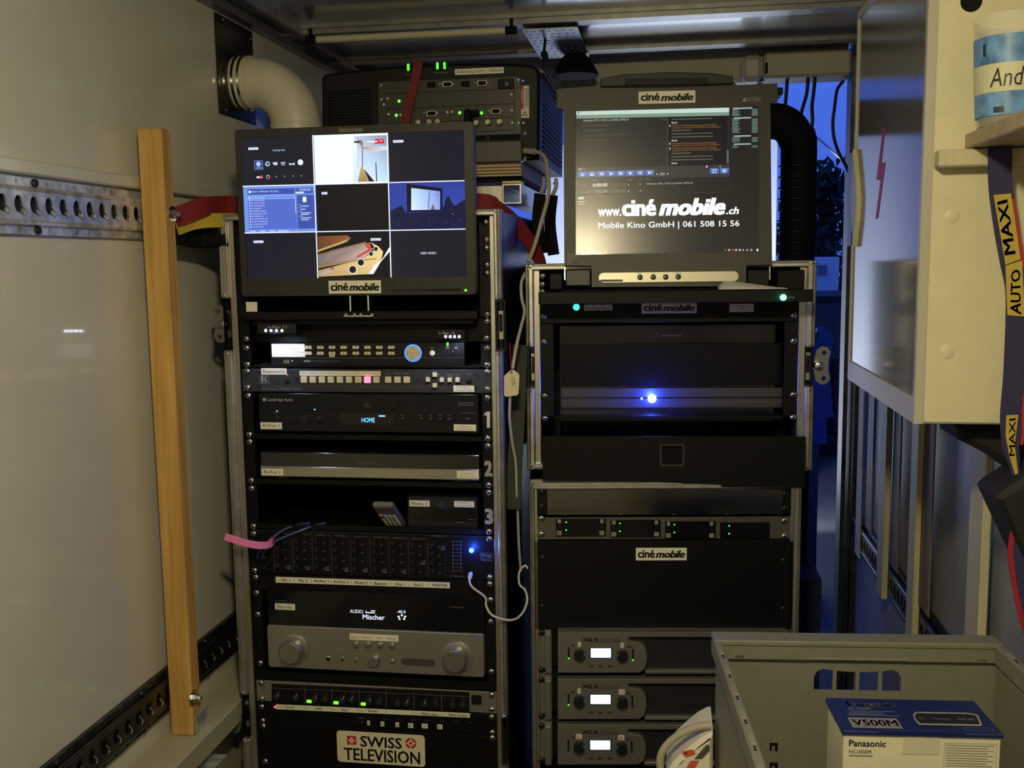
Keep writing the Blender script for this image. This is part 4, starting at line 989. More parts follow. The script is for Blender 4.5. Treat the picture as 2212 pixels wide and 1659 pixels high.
f2.outline(562, 810.5, 581, 828.5, .0005, gy); f2.pp([(564.5, 812), (569, 812), (569, 824), (564.5, 824)], gy); f2.pp([(570.5, 817.5), (574.5, 812), (577.5, 812), (573.5, 818), (577.8, 824), (573, 824)], gy); f2.pr(564.5, 825, 577.8, 826, gy)
f2.pr(567, 835, 928, 835.5, (.20, .20, .21)); f2.pr(948, 836, 980, 836.5, (.25, .25, .27)); f2.pt('Presentation Switcher / Scaler', 567, 837.5, 652, 842, (.26, .27, .31))
for t, u0, u1, v0 in (('PIP', 835, 841, 805), ('BLANK', 852, 864, 805), ('FREEZE', 871, 885, 805), ('Volume', 933, 944, 800.5), ('Enter', 949.5, 958.5, 811), ('Reset To', 965, 978, 807), ('XGA/720p', 964.5, 978.5, 811), ('Panel', 984, 992, 807), ('Lock', 984.5, 991.5, 811), ('VIA 2', 1008, 1017, 806)): f2.pt(t, u0, v0, u1, v0+3, (.22, .23, .26))
f2.pp([(920, 813.5), (924, 811), (924, 815)], gy); f2.pp([(945.5, 810), (947.3, 806), (949, 810)], gy); f2.pp([(929, 833), (932, 833), (930.5, 836)], gy); f2.done()
sticker(T, 'address_label', 979.5, 833, 1024.5, 846.8, yk-.002, [('Cinémobile_01', 986, 835, 1016, 838.5), ('192.168.101.200', 984.5, 841, 1019, 844)], ink=(.14, .17, .26))

# ---- shelves 1, 2, 3
for n_, va, vb, nu in ((1, 850, 955, (1046, 889, 1058.5, 924)), (2, 955, 1055.4, (1046.5, 995.5, 1063.3, 1029)), (3, 1055.4, 1155.6, (1047.5, 1099, 1065, 1132.5))):
    z0, z1 = zA(vb), zA(va)
    T = Thing('rack_shelf', ('black rack shelf with a white numeral one holding the brushed disc player', 'black rack shelf with a white numeral two holding the slim disc player', 'black rack shelf with a white numeral three holding the disc drive')[n_-1], 'shelf', FA, (0, 0, z0), 'numbered rack shelves')
    ears(T, z0, z1)
    T.box('tray', EX0+.02, EX1-.02, 0.0, .35, z0+.002, z0+.0045, BLACK, 0); T.box('front_lip', EX0+.02, EX1-.02, -.003, 0, z0+.001, z0+.011, BLACK, .0005)
    f2 = T.flat('numeral', -.0034); 
    if n_ == 1: f2.pp([(1046, 898), (1046, 893.5), (1051.5, 889), (1058.5, 889), (1058.5, 924), (1051.5, 924), (1051.5, 897)], (.62, .62, .60))
    else: f2.pt(str(n_), *nu, (.62, .62, .60), bold=.05)
    f2.done()
# ---- disc player 1
yd = -.010
T = Thing('disc_player', 'black brushed disc player with a blue display on shelf one', 'disc player', FA, (0, .1, zA(940)))
fx0, fx1, fz0, fz1 = FA.rect(559, 851, 1034, 934, yd)
T.add('front_panel', g_prism(rrect(fx0, fx1, fz0, fz1, .004), yd, .012, .0012), BRBLK)
T.box('body', fx0+.004, fx1-.004, .012, .30, fz0+.002, fz1-.003, BLACK, .001)
for fx in (fx0+.04, fx1-.04): T.add('foot', g_lathe([(.016, zA(955)+.0045), (.016, fz0+.002)], 16, (fx, .04, 0), 'z'), BLACKM)
T.pbox('display_window', 733, 893, 852, 916, yd-.0006, .0006, BLACKG, 0); T.pbox('disc_tray', 716, 861, 862, 884, yd-.0008, .0008, BRBLK, .0004)
for u, v, r in ((599, 903, 5.8), (689, 903.5, 5), (869.6, 905, 4.6), (910, 905, 4.6), (930, 906, 4.6), (950.6, 906.6, 5), (971, 906.6, 5.2), (631, 903, 2)): T.pknob('button', u, v, r, yd, .0025, KNOBB, 16)
T.pknob('status_light', 598.3, 888, 1.6, yd, .001, VFDB, 8); T.pknob('status_light', 680, 884.6, 1.6, yd, .001, VFDB, 8)
T.pbox('usb_flap', 649, 898, 664.5, 915, yd-.0006, .0006, BLACKG, .0003); T.pbox('usb_flap', 996, 904, 1014.5, 916, yd-.002, .002, BLACKG, .0004)
f2 = vflat(T, yd-.0012, 'front_print'); gy = (.42, .44, .46); f2.pd(571, 863.3, 3.7, gy); f2.pt('Cambridge Audio', 576.7, 860, 633, 868.5, gy, shear=.12); f2.up(); f2.pd(571.3, 864.5, 1.2, (.02, .02, .025), 8)
for t, b in (((589.5, 890.7), (607, 892.5)), ((993, 891.5), (1028, 893)), ((989, 869), (1022, 871)), ((989, 873.5), (1024, 876))): f2.pr(*t, *b, (.075, .08, .10))
f2.ring(796, 873, 3.2, 4, (.12, .12, .12), 14); f2.pr(786, 872, 793, 873.5, (.12, .12, .12)); f2.pr(785, 877, 800, 878.5, (.10, .10, .10))
for u in (869, 907, 930, 950.5, 971): f2.pr(u-3, 896, u+3, 897.6, (.16, .16, .17))
f2.done()
f2 = T.flat('display_digits', yd-.0012, emit('vfd', (.15, .5, 1.0), 1.6))
f2.pt('HOME', 781, 902.5, 809.5, 912.5, (1, 1, 1), bold=.01); f2.pr(818, 897, 832, 900.3, (1, 1, 1)); f2.done()
sticker(T, 'name_label', 562.6, 912.5, 608.8, 927, yd-.001, [('BluRay 1', 567.5, 916, 603, 924.5)])
sticker(T, 'address_label', 980.3, 917, 1028.5, 931, yd-.001, [('Cinémobile_01', 987, 920, 1018, 923.5), ('192.168.101.201', 986, 926, 1021, 929)], ink=(.12, .13, .2))
# ---- disc player 2
T = Thing('slim_disc_player', 'slim disc player with a silver front strip on shelf two', 'disc player', FA, (0, .1, zA(1036)))
fx0, fx1, fz0, fz1 = FA.rect(562.5, 980, 1035, 1012, yd)
T.box('upper_face', fx0, fx1, yd, .012, fz0, fz1, mat('dark_gloss_face', (.018, .018, .016), .14, coat=.6), .0012)
sx0_, sx1_, qz0, qz1 = FA.rect(562.5, 1011.5, 1035, 1033.5, yd-.002)
T.box('silver_strip', sx0_, sx1_, yd-.002, .012, qz0, qz1, mat('champagne_strip', (.42, .40, .33), .32, .7), .0015)
T.box('body', fx0+.003, fx1-.003, .012, .22, qz0+.001, fz1-.002, BLACK, .001)
T.pbox('bright_edge', 563, 1010.6, 1035, 1012.2, yd-.0028, .001, CHROME, .0003)
for u in (616, 995):
    x, _ = FA.px(u, 1035, .02); T.add('foot', g_lathe([(.017, zA(1055.4)+.0045), (.017, qz0+.001)], 18, (x, .02, 0), 'z'), mat('foot_grey', (.08, .078, .06), .5))
f2 = vflat(T, yd-.0004, 'front_print'); f2.pt('Panasonic', 775, 996, 814, 1003, (.22, .21, .19), bold=.01); f2.ring(582, 997, 5, 6.2, (.03, .04, .10), 16); f2.pr(573, 996, 582, 998, (.03, .04, .10)); f2.done()
sticker(T, 'name_label', 565, 1012.5, 612, 1027.2, yd-.003, [('BluRay 2', 570, 1016.3, 606.5, 1024.8)])
sticker(T, 'address_label', 987, 1017.5, 1034, 1033.5, yd-.003, [('Cinémobile_01', 994, 1021, 1025, 1024.5), ('192.168.101.202', 992, 1027, 1027.5, 1030)], ink=(.1, .1, .12))
# ---- media drive 3 and remote
T = Thing('disc_drive', 'small black external disc drive labelled as third medium on shelf three', 'disc drive', FA, (.12, .05, zA(1140)))
fx0, fx1, fz0, fz1 = FA.rect(880, 1073, 1032, 1139, .010)
zsh = zA(1155.6)+.0045
T.box('body', fx0, fx1, .010, .20, zsh, fz1, mat('drive_black', (.012, .013, .018), .3), .0015)
T.box('top_seam', fx0+.001, fx1-.001, .0094, .0102, fz1-.008, fz1-.007, DGREY, 0)
T.pbox('tray_door', 884, 1097, 1028, 1126, .0094, .001, BLACKG, .0003)
sticker(T, 'name_label', 884, 1080.8, 928, 1094.3, .010, [('Media 3', 889, 1084, 922.5, 1091.8)]); sticker(T, 'address_label', 981, 1082, 1024.5, 1095.8, .010, [('Cinémobile_01', 987, 1084.5, 1016, 1088), ('192.168.101.203', 985, 1090.5, 1019, 1093.5)], ink=(.1, .1, .12))
f2 = vflat(T, .009, 'disc_mark'); f2.ring(956, 1091, 5, 6.4, (.03, .06, .20), 16); f2.pr(945, 1090, 955, 1092, (.03, .06, .20)); f2.pr(946, 1098, 963, 1099, (.03, .05, .12)); f2.pr(985, 1128, 1003, 1129, (.2, .2, .24)); f2.pr(1010, 1122, 1024, 1123, (.2, .2, .24)); f2.done()
a = FA.px(832, 1112, .02)
Rm = Frame(FA.w(a[0]+.016, .025, zsh+.007), .00691, tilt=-math.radians(55))
T = Thing('remote_control', 'grey remote control lying on shelf three beside the disc drive', 'remote', Rm, (0, 0, 0))
T.box('body', -.018, .022, -.006, .006, -.006, .10, mat('remote_grey', (.13, .13, .11), .5), .003)
for i in range(4):
    for j in range(6): T.box('key', -.014+.0085*i, -.008+.0085*i, -.0075, -.006, .004+.010*j, .010+.010*j, YELLOW if (i, j) == (2, 3) else (RED if (i, j) == (0, 4) else WPLAST), .0005)

# ---- mixer
z0, z1 = zA(1254.3), zA(1155.6)
T = Thing('audio_mixer', 'black rack audio mixer with rows of small knobs and faders', 'mixer', FA, (0, 0, z0))
rack_panel(T, z0, z1, BLACK); T.box('chassis', EX0+.02, EX1-.02, 0, .12, z0+.002, z1-.002, BLACKM)
y = -.003; f2 = vflat(T, y-.0003, 'front_print'); ln = (.13, .13, .12)
T.box('top_edge', EX0+.01, EX1-.01, y-.001, y, z1-.003, z1-.002, mat('blue_grey_edge', (.05, .06, .09), .3, .5), 0)
for i in range(9):
    u = 590.3+41.6*i; v = 1152.5+1.55*i
    f2.pp([(u, v), (u+.7, v), (u+3.2, v+84), (u+2.5, v+84)], ln)
    for j in range(9): f2.pp([(u+36+j*.2, v+12+j*8.2), (u+39+j*.2, v+12+j*8.2), (u+39+j*.2, v+12.8+j*8.2), (u+36+j*.2, v+12.8+j*8.2)], (.11, .11, .10))
    if i < 8: f2.pt('MIC%d' % (i+1) if i < 2 else 'LINE/MUSIC CH%d' % (i-1), u+(22 if i < 2 else 8), v-1, u+39, v+2, (.20, .20, .18))
    else: f2.pt('MASTER MIX', 933, 1156, 963, 1159.5, (.28, .28, .26))
    for j in range(4):
        T.pknob('knob', u+11.5+j*.6, v+9.5+18.6*j, 4.2, y, .010, KNOBB, 12)
        f2.pr(u+7+j*.6, v+16.5+18.6*j, u+10+j*.6, v+18.5+18.6*j, (.09, .09, .085)); f2.pr(u+23+j*.6, v+15.5+18.6*j, u+28+j*.6, v+18+18.6*j, (.09, .09, .085))
    fv = {7: v+52, 8: v+20}.get(i, v+73)
    T.pbox('fader_slot', u+33.0, v+10, u+34.2, v+80, y-.0004, .0004, BLACKM, 0)
    T.pbox('fader_cap', u+28.5, fv-4, u+38, fv+4, y-.009, .009, mat('fader_cap', (.04, .045, .07), .25), .0015); T.pbox('cap_line', u+29, fv+2.6, u+37.5, fv+4, y-.0094, .001, CHROME, 0)
for j in range(9):
    for uu in (978, 995): f2.pr(uu, 1168+7.9*j, uu+1.2, 1172+7.9*j, (.30, .30, .28))
    f2.pr(982, 1169.5+7.9*j, 992, 1170.3+7.9*j, (.16, .16, .15))
f2.outline(1038, 1194.5, 1063, 1205.5, .0005, (.28, .28, .28)); f2.pt('img', 1041, 1197, 1060, 1203.5, (.34, .34, .34), bold=.02); f2.pt('Stage Line', 1038.5, 1207.5, 1062.5, 1212, (.30, .30, .30), shear=.25)
f2.pr(972, 1244, 1002, 1245, (.2, .2, .18)); f2.done()
T.pknob('power_light', 1018.5, 1189, 5.5, y, .004, LEDB, 14, dome=True)
x, z = FA.px(1018.5, 1189, y-.012)
L = bpy.data.lights.new('power_glow', 'POINT'); L.energy = .18; L.color = (.03, .1, 1); L.shadow_soft_size = .003
o = bpy.data.objects.new('power_glow', L); link(o, T.e); o.location = Vector((x, y-.014, z))-T.org
for u, v, r in ((573, 1182, 5), (575, 1202, 5), (576, 1224, 5), (583, 1216, 4)): T.pknob('cable_socket', u, v, r, y, .008, BLACKG, 14)
T.pknob('headphone_socket', 1017, 1240, 5, y, .004, DSTEEL, 14)
# ---- labelled blank panel
z0b = z0; z0, z1 = zA(1272), zA(1254.3)
za_ = zA(1492.5)
T = Thing('receiver_shelf', 'black rack frame around the decoder amplifier with a channel name strip', 'shelf', FA, (0, 0, za_))
ears(T, za_, z1); T.box('tray', EX0+.02, EX1-.02, 0, .35, za_+.002, za_+.005, BLACK, 0); T.box('top_plate', EX0+.02, EX1-.02, -.003, 0, zA(1292), z1-.0008, BLACK, .0005)
T.box('bottom_lip', EX0+.02, EX1-.02, -.003, 0, za_+.001, za_+.018, BLACK, .0005)
xs = [FA.px(u, v, -.004) for u, v in ((595, 1246), (971.5, 1258.5), (971.5, 1271), (595.5, 1258.5))]
st = T.add('channel_strip', g_prism([xs[3], xs[2], xs[1], xs[0]], -.0038, -.0031), PAPER)
f2 = T.flat('lettering', -.0042, PRINT, st); ik = (.02, .02, .02)
for t, u0, u1, v in (('Mic 1', 608, 626.5, 1253.2), ('Mic 2', 645, 664, 1254.6), ('BluRay 1', 678.5, 710, 1256), ('BluRay 2', 721, 753, 1257.5), ('Media 3', 765.5, 793.5, 1259), ('Beamer', 808.5, 836, 1260.5), ('Aux 1', 853.5, 874, 1261.8), ('Aux 2', 893.5, 914.5, 1263), ('MASTER', 934.5, 967, 1264.5)): f2.pt(t, u0, v-3.3, u1, v+3.3, ik, bold=.012)
for u, v in ((635.5, 1254), (673, 1255.3), (715.5, 1257), (758, 1258.6), (801, 1260), (843.5, 1261.5), (884, 1262.8), (924.5, 1264)): f2.pr(u-.4, v-3.5, u+.4, v+3.5, ik)
f2.done()
# ---- decoder amplifier
yd = -.014
T = Thing('decoder_amplifier', 'silver decoder amplifier with two large knobs and a lit display above', 'amplifier', FA, (0, .1, zA(1470)))
fx0, fx1, fz0, fz1 = FA.rect(578, 1360.5, 1045.5, 1453, yd)
gx0, gx1, gz0, gz1 = FA.rect(578, 1282, 1046, 1360, yd+.004)
T.box('display_face', gx0, gx1, yd+.004, .01, fz1, gz1, BLACKG, .0015)
T.add('silver_face', g_prism(rrect(fx0, fx1, fz0, fz1, .006), yd, .01, .002), SILVER)
T.box('body', fx0+.004, fx1-.004, .01, .32, fz0+.002, gz1-.002, BLACK, .001)
for fx in (fx0+.05, fx1-.05): T.add('foot', g_lathe([(.018, za_+.005), (.018, fz0+.002)], 18, (fx, .03, 0), 'z'), BLACKM)
for u, v, r in ((634.5, 1402.5, 32), (987, 1420, 34)):
    T.pknob('knob_ring', u, v, r, yd, .004, SILVER, 40); T.pknob('volume_knob', u-1.5, v+1.5, r*.76, yd-.004, .020, KNOBS, 36)
for u, v in ((769, 1392.5), (795, 1392.5), (821, 1393.5), (846.5, 1395)): T.pknob('input_button', u, v, 7, yd, .004, KNOBS, 18, dome=False)
T.pknob('small_knob', 809, 1427, 11.5, yd, .010, KNOBS, 22)
for u, v, r in ((708.6, 1423, 6), (739.6, 1424.5, 4.5)): T.pknob('jack_ring', u, v, r, yd, .0015, CHROME, 16); T.pknob('jack', u, v, r*.6, yd-.0015, .0003, BLACKM, 12)
for u, v in ((770, 1425.5), (847.5, 1428.5)): T.pknob('small_button', u, v, 5, yd, .003, KNOBS, 16)
T.prbox('slot_cover', 866, 1423, 940, 1439, yd-.0006, .0006, .007, mat('slot_dark', (.09, .088, .085), .4, .4))
sticker(T, 'input_label', 755, 1370.5, 860.5, 1384, yd, [('BluRay 1', 758.5, 1375, 780, 1379.5), ('BluRay 2', 783.5, 1375.5, 806, 1380), ('DCP', 814.5, 1376.5, 825, 1380.8), ('Mischer', 836, 1377.5, 856, 1382)], ink=(.03, .03, .03))
f2 = vflat(T, yd-.0003, 'front_print')
for u0, u1, v in ((700, 717, 1413.5), (734, 745, 1414), (760, 780, 1415.5), (801, 818, 1408.5), (840, 853, 1418.5), (874, 933, 1420), (698, 719, 1432.5), (876, 886, 1442), (898, 906, 1442.5), (920, 934, 1443)): f2.pr(u0, v, u1, v+1.3, (.16, .155, .14))
f2.done()
f2 = T.flat('display_digits', yd+.0036, VFDW)
f2.pt('AUDIO', 756, 1317, 784, 1324.5, (1, 1, 1)); f2.pt('Mischer', 783.5, 1328, 831, 1338.5, (1, 1, 1), bold=.006); f2.pr(789.5, 1319, 791, 1324, (1, 1, 1)); f2.pr(791, 1322.5, 810, 1324.5, (1, 1, 1)); f2.pr(801, 1318.5, 810.5, 1320.5, (1, 1, 1))
f2.pt('-40.0', 857, 1318, 876, 1325, (1, 1, 1))
for u, v in ((861, 1332), (863, 1337), (868, 1329), (875, 1332), (873, 1337)): f2.pr(u-2, v-2, u+2, v+2, (1, 1, 1))
f2.done()
sticker(T, 'name_label', 594, 1304, 637, 1317.5, yd+.004, [('Decoder', 598.5, 1307, 632, 1314.5)])
f2 = vflat(T, yd+.0037, 'dim_print'); f2.pr(594, 1297, 622, 1299, (.05, .05, .05)); f2.pr(970, 1311, 1003, 1313, (.06, .06, .065)); f2.done()

# ---- processor with level knobs (silver 1U)
z0, z1 = zA(1540.7), zA(1492.5)
T = Thing('sound_processor', 'silver rack sound processor with green meters and a row of small knobs', 'processor', FA, (0, 0, z0))
rack_panel(T, z0, z1, mat('processor_silver', (.34, .33, .29), .34, .7), b=.0015); T.box('chassis', EX0+.02, EX1-.02, 0, .2, z0+.002, z1-.002, DGREY)
y = -.003; pts_ = [FA.px(u, v, y) for u, v in ((587, 1517), (1014, 1538), (1014, 1495), (587, 1477))]
T.add('black_inset', g_prism(pts_, y-.0006, y), BLACKM)
f2 = vflat(T, y-.001, 'front_print'); ln = (.18, .17, .13)
for i, u in enumerate((659, 717, 776, 834, 894, 954)): v = 1478.5+3.0*(i+1.2); f2.pp([(u-.4, v), (u+.4, v), (u+.6, v+38), (u-.2, v+38)], ln)
f2.pp([(587, 1486), (1014, 1504.5), (1014, 1505.3), (587, 1486.8)], ln)
kn = ((601, 1502), (641, 1504), (682, 1506.5), (704, 1507), (742, 1509), (762, 1508.5), (799, 1512), (822, 1512), (860, 1516), (881, 1516), (919, 1517.5), (942, 1517), (979, 1520), (1001, 1519.5))
for i, (u, v) in enumerate(kn):
    T.pknob('knob', u, v, 7.4, y-.0006, .010, mat('knob_navy', (.018, .019, .026), .3), 16); a = 1.9 if i % 3 else 2.3
    f2.pr(u-5, v-9.5, u+5, v-8.8, (.10, .10, .08))
    for q in (-9.5, 9.5): f2.pr(u+q-.6, v+2, u+q+.6, v+3, (.2, .19, .15))
f2.done()
f3 = T.flat('pointer', y-.0112)
for i, (u, v) in enumerate(kn):
    dx = (2.2, 2.5, -3, 0, 3, 2.5, -3, 0, 0, 2, 1.5, 0, 1.5, 0)[i]; c_ = (.55, .6, .7) if i in (0, 1, 2, 4, 5, 6, 9, 10) else (.12, .12, .13)
    f3.pp([(u-dx-.6-1.5, v+4), (u-dx+.4-1.5, v+4), (u+dx*.4+.5, v-5), (u+dx*.4-.5, v-5)], c_)
f3.done()
for u, v in ((667.5, 1515.5), (725.5, 1518.5), (784.3, 1521.3)): T.pbox('meter_light', u-5, v-3, u+5, v+3, y-.002, .002, emit('meter_green', (.16, 1, .02), 2.2), .0004)
T.pbox('power_switch', 1018.5, 1502.5, 1039.5, 1522.5, y-.003, .003, BLACKG, .001)
f2 = vflat(T, y-.0004, 'maker_print'); f2.pp([(1053, 1513), (1056, 1509), (1060, 1509), (1057, 1513)], (.10, .10, .09)); f2.pr(1046, 1521.5, 1068, 1523, (.10, .10, .09)); f2.pr(566, 1486, 576, 1487, (.12, .12, .1)); f2.pr(566, 1489, 580, 1490, (.12, .12, .1)); f2.done()
# ---- output unit (black 1U) with strip and small tags
z0, z1 = zA(1587.9), zA(1540.7)
T = Thing('output_unit', 'black rack output unit with a name strip and six small letter tags', 'processor', FA, (0, 0, z0))
rack_panel(T, z0, z1, BLACK); T.box('chassis', EX0+.02, EX1-.02, 0, .2, z0+.002, z1-.002, BLACKM)
xs = [FA.px(u, v, y-.001) for u, v in ((596, 1521.5), (1015, 1541), (1015, 1550.5), (596, 1532))]
st = T.add('name_strip', g_prism([xs[3], xs[2], xs[1], xs[0]], y-.0008, y-.0001), PAPER)
f2 = T.flat('lettering', y-.0012, PRINT, st)
for t, u0, u1, v in (('Summe', 615, 636, 1527.5), ('Links', 680, 696, 1530.5), ('Mitte', 737.5, 751.5, 1533.5), ('Rechts', 795.5, 815, 1536), ('Effekt Links', 910, 945, 1542.5), ('Effekt Rechts', 969.5, 1008.5, 1545)): f2.pt(t, u0, v-2.8, u1, v+2.8, ik, bold=.01)
for t, u0, u1, v in (('-10dB', 603, 610, 1526.8), ('Mic', 661, 668, 1529.8), ('Mic', 719, 726, 1532.5), ('Mic', 776, 783, 1535.6), ('Opt', 897, 905, 1541.5), ('Opt', 955, 964, 1544.3)): f2.pt(t, u0, v-1.5, u1, v+1.5, (.16, .13, .08))
for u, v in ((657, 1529), (714, 1532), (772, 1535), (833, 1537.5), (892, 1540.8), (951, 1543.5)): f2.pr(u-.4, v-3, u+.4, v+3, ik)
f2.done()
T.pknob('status_light', 594, 1527, 2.3, y-.001, .001, LEDR, 10)
for t, u, v, wd in (('L', 796, 1562, 3), ('M', 826, 1564, 4), ('R', 858, 1565.6, 4), ('EL', 887, 1567.3, 5.7), ('SW', 917.5, 1568.5, 6.5), ('ER', 950, 1570.3, 5.7)): sticker(T, 'letter_tag', u-wd, v-5, u+wd, v+5, y, [(t, u-wd*.6, v-2.7, u+wd*.6, v+2.7)])
f2 = vflat(T, y-.0004)
for i in range(8):
    for q in (0, 6): f2.pd(799+i*30.5+q, 1551.3+i*1.35, 1.1, (.20, .20, .19), 8)
f2.pr(774, 1550, 787, 1551.5, (.16, .16, .15)); f2.pr(779, 1560, 787, 1561.5, (.16, .16, .15)); f2.done()
# ---- blank panel with the big sticker
z1 = zA(1587.9); z0 = z1-4*.04445
T = Thing('blank_panel', 'black blank rack panel carrying a large cream sticker', 'rack panel', FA, (0, 0, z0))
rack_panel(T, z0, z1, BLACK)
P_ = rrect(*FA.rect(728.5, 1583, 918, 1650.5, y), .007)
st = T.add('broadcaster_sticker', g_prism(P_, y-.0007, y), mat('sticker_cream', (.74, .70, .52), .45))
f2 = T.flat('lettering', y-.0009, PRINT, st); ik2 = (.02, .018, .02); rd = (.55, .02, .03)
f2.pt('SWISS', 778.5, 1592, 868, 1615.5, ik2, bold=.022); f2.pt('TELEVISION', 743, 1619.5, 907.5, 1646.5, ik2, bold=.022)
f2.pr(749.5, 1590, 769.5, 1608.5, rd); f2.up(); f2.pr(757.3, 1593, 761.7, 1605.5, (.8, .78, .66)); f2.pr(753, 1597, 766, 1601.5, (.8, .78, .66))
f2.pd(887.5, 1605.5, 11.8, rd, 24); f2.up(); f2.pd(887.5, 1605.5, 6.8, (.76, .72, .55), 20); f2.up(); f2.pd(887.5, 1605.5, 3.6, rd, 16)
for a, b, c, d in ((886.5, 1593, 888.5, 1600), (886.5, 1611, 888.5, 1618), (875, 1604.5, 882, 1606.5), (893, 1604.5, 900, 1606.5)): f2.pr(a, b, c, d, (.76, .72, .55))
f2.done()

# ---- velcro, cables on the mixer
pv = [FA.w(*((lambda q, yy: (q[0], yy, q[1]))(FA.px(u, v, yy), yy))) for u, v, yy in ((486, 1159, -.075), (505, 1165, -.072), (535, 1174, -.062), (562, 1178, -.05), (582, 1176, -.035), (592, 1168, -.02))]
solo('velcro_tie', 'pink velcro cable tie sticking out beside the audio mixer', 'cable tie', g_sweep(pv, [(-.0009, -.0068), (.0009, -.0068), (.0009, .0068), (-.0009, .0068)], (0, .05, 1), 5), PINK)
def fa3(lst): return [FA.w((lambda q: q[0])(FA.px(u, v, yy)), yy, FA.px(u, v, yy)[1]) for u, v, yy in lst]
solo('red_band', 'small red band holding the blue cables at the mixer', 'cable tie', g_tube(fa3([(582, 1170, -.028), (590, 1163, -.022)]), .0045, 10, 1, False), mat('red_band', (.5, .02, .03), .5))
solo('blue_cable', 'upper thin blue cable leading from the mixer into shelf three', 'cable', g_tube(fa3([(556, 1205, -.012), (560, 1192, -.022), (574, 1178, -.026), (590, 1162, -.024), (610, 1146, -.014), (640, 1134, .004), (670, 1130, .02)]), .0022, 8, 5), BLUECAB, smooth=True, group='blue signal cables')
solo('blue_cable', 'lower thin blue cable leading from the mixer into shelf three', 'cable', g_tube(fa3([(566, 1205, -.012), (572, 1190, -.024), (590, 1172, -.026), (615, 1160, -.022), (650, 1146, -.012), (680, 1135, .004), (705, 1130, .02)]), .0022, 8, 5), BLUECAB, smooth=True, group='blue signal cables')
c = fa3([(1017, 1240, -.008), (1014, 1252, -.03), (1020, 1268, -.036), (1048, 1290, -.03), (1050, 1308, -.03), (1062, 1328, -.034), (1088, 1338, -.03), (1112, 1338, -.02), (1130, 1322, .0), (1139, 1296, .02), (1134, 1274, .03), (1122, 1262, .03), (1122, 1235, .03), (1134, 1222, .03), (1140, 1228, .03)])
T = Thing('headphone_cable', 'thin white cable plugged into the mixer and looping beside the rack', 'cable', FV, tuple(c[5]))
T.add('cable', g_tube(c, .0021, 8, 6), mat('white_cable', (.62, .62, .56), .45), smooth=True)
T.add('plug', g_tube([c[0], c[0]*.4+c[1]*.6], .0045, 10, 1, False), mat('white_cable', (.62, .62, .56), .45), smooth=True)
# ================================================================== right rack: upper case
bo0, bi0, bi1, bo1 = FB.px(1137, 800)[0], FB.px(1168, 800)[0], FB.px(1722, 800)[0], FB.px(1757, 800)[0]
bzt = FB.px(1446, 566)[1]; bzb = FB.px(1446, 1013)[1]
l0, l1 = FB.px(1145, 836)[1], FB.px(1145, 749)[1]; r0, r1 = FB.px(1745, 833)[1], FB.px(1745, 749)[1]
TB = flight_case('rack_case', 'short black rack case with aluminium edges under the fold-up console', FB, bo0, bi0, bi1, bo1, bzt, bzb, .36, [(bzb, l0), (l1, bzt)], [(bzb, r0), (r1, bzt)], 'rack cases', True, True)
latch_dish(TB, bo0+.004, bi0-.004, l0, l1, -.002); latch_dish(TB, bi1+.012, bo1-.004, r0, r1, -.002)
x, z = FB.px(1762, 789, .01); butterfly(TB, FB, 1, x, z, .004)
x, z = FB.px(1136, 790, .012); 
for p in ((257, 100), (255, 150), (255, 195), (262, 343), (264, 493), (267, 815), (270, 950), (1757, 78), (1755, 333), (1752, 488), (1750, 808), (1748, 945)): TB.screw(*c7(*p))
def ears_b(T, z0, z1, m=BLACK, wd=.020): 
    for a, b in ((EX0, EX0+wd), (EX1-wd, EX1)): T.box('mounting_ear', a, b, -.003, 0, z0, z1, m, .0008)
# ---- power panel
z0, z1 = FB.px(1446, 696)[1], FB.px(1446, 640)[1]
T = Thing('power_distributor', 'black rack power panel with a green light under the console tray', 'rack panel', FB, (0, 0, z0))
T.box('front_panel', EX0, EX1, -.003, 0, z0, z1, BLACK, .0008)
T.pknob('power_light', 1245, 663.5, 7, -.003, .003, LEDGC, 20, dome=True)
dp = mat('shaded_paper', (.55, .55, .52), .6)  # label paper darkened for the shade under the tray
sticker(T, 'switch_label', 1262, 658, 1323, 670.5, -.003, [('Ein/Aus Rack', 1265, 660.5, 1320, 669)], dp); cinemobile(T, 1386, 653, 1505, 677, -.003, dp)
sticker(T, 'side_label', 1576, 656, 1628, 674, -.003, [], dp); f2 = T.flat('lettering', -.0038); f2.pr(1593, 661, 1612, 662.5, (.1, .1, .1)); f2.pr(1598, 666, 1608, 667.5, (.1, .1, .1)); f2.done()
# ---- glass-fronted server bay
z0, z1 = FB.px(1446, 938)[1], FB.px(1446, 697)[1]
T = Thing('media_server', 'black media server with a grey front band and a bright blue light', 'server', FB, (0, .05, z0))
ears_b(T, FB.px(1180, 900)[1], z1, wd=.026)
yd = .03
T.box('body', -.205, .205, yd, .32, z0+.02, z1-.006, BLACKG, .001)
bx0, bx1, bz0, bz1 = FB.rect(1212, 838, 1690, 881, yd-.004)
bm = mat('grey_band', (.075, .073, .07), .35, .4, noise=.12, nscale=60, stretch=(.1, 1, 2))
T.box('front_band', bx0, bx1, yd-.004, yd, (bz0+bz1)/2+.001, bz1, bm, .0008); T.box('front_band', bx0, bx1, yd-.004, yd, bz0, (bz0+bz1)/2-.001, bm, .0008)
T.pbox('upper_door', 1212, 742, 1690, 832, yd-.003, .003, mat('door_gloss', (.004, .004, .005), .25, spec=.25), .0008)
f2 = T.flat('maker_mark', yd-.0004); f2.ring(1417, 724, 4, 5, (.03, .03, .05), 16); f2.pr(1430, 723, 1472, 726, (.025, .025, .04)); f2.done()
T.pknob('power_light', 1408.5, 861, 9, yd-.004, .006, emit('led_blue_bright', (.25, .45, 1), 60), 18, dome=True)
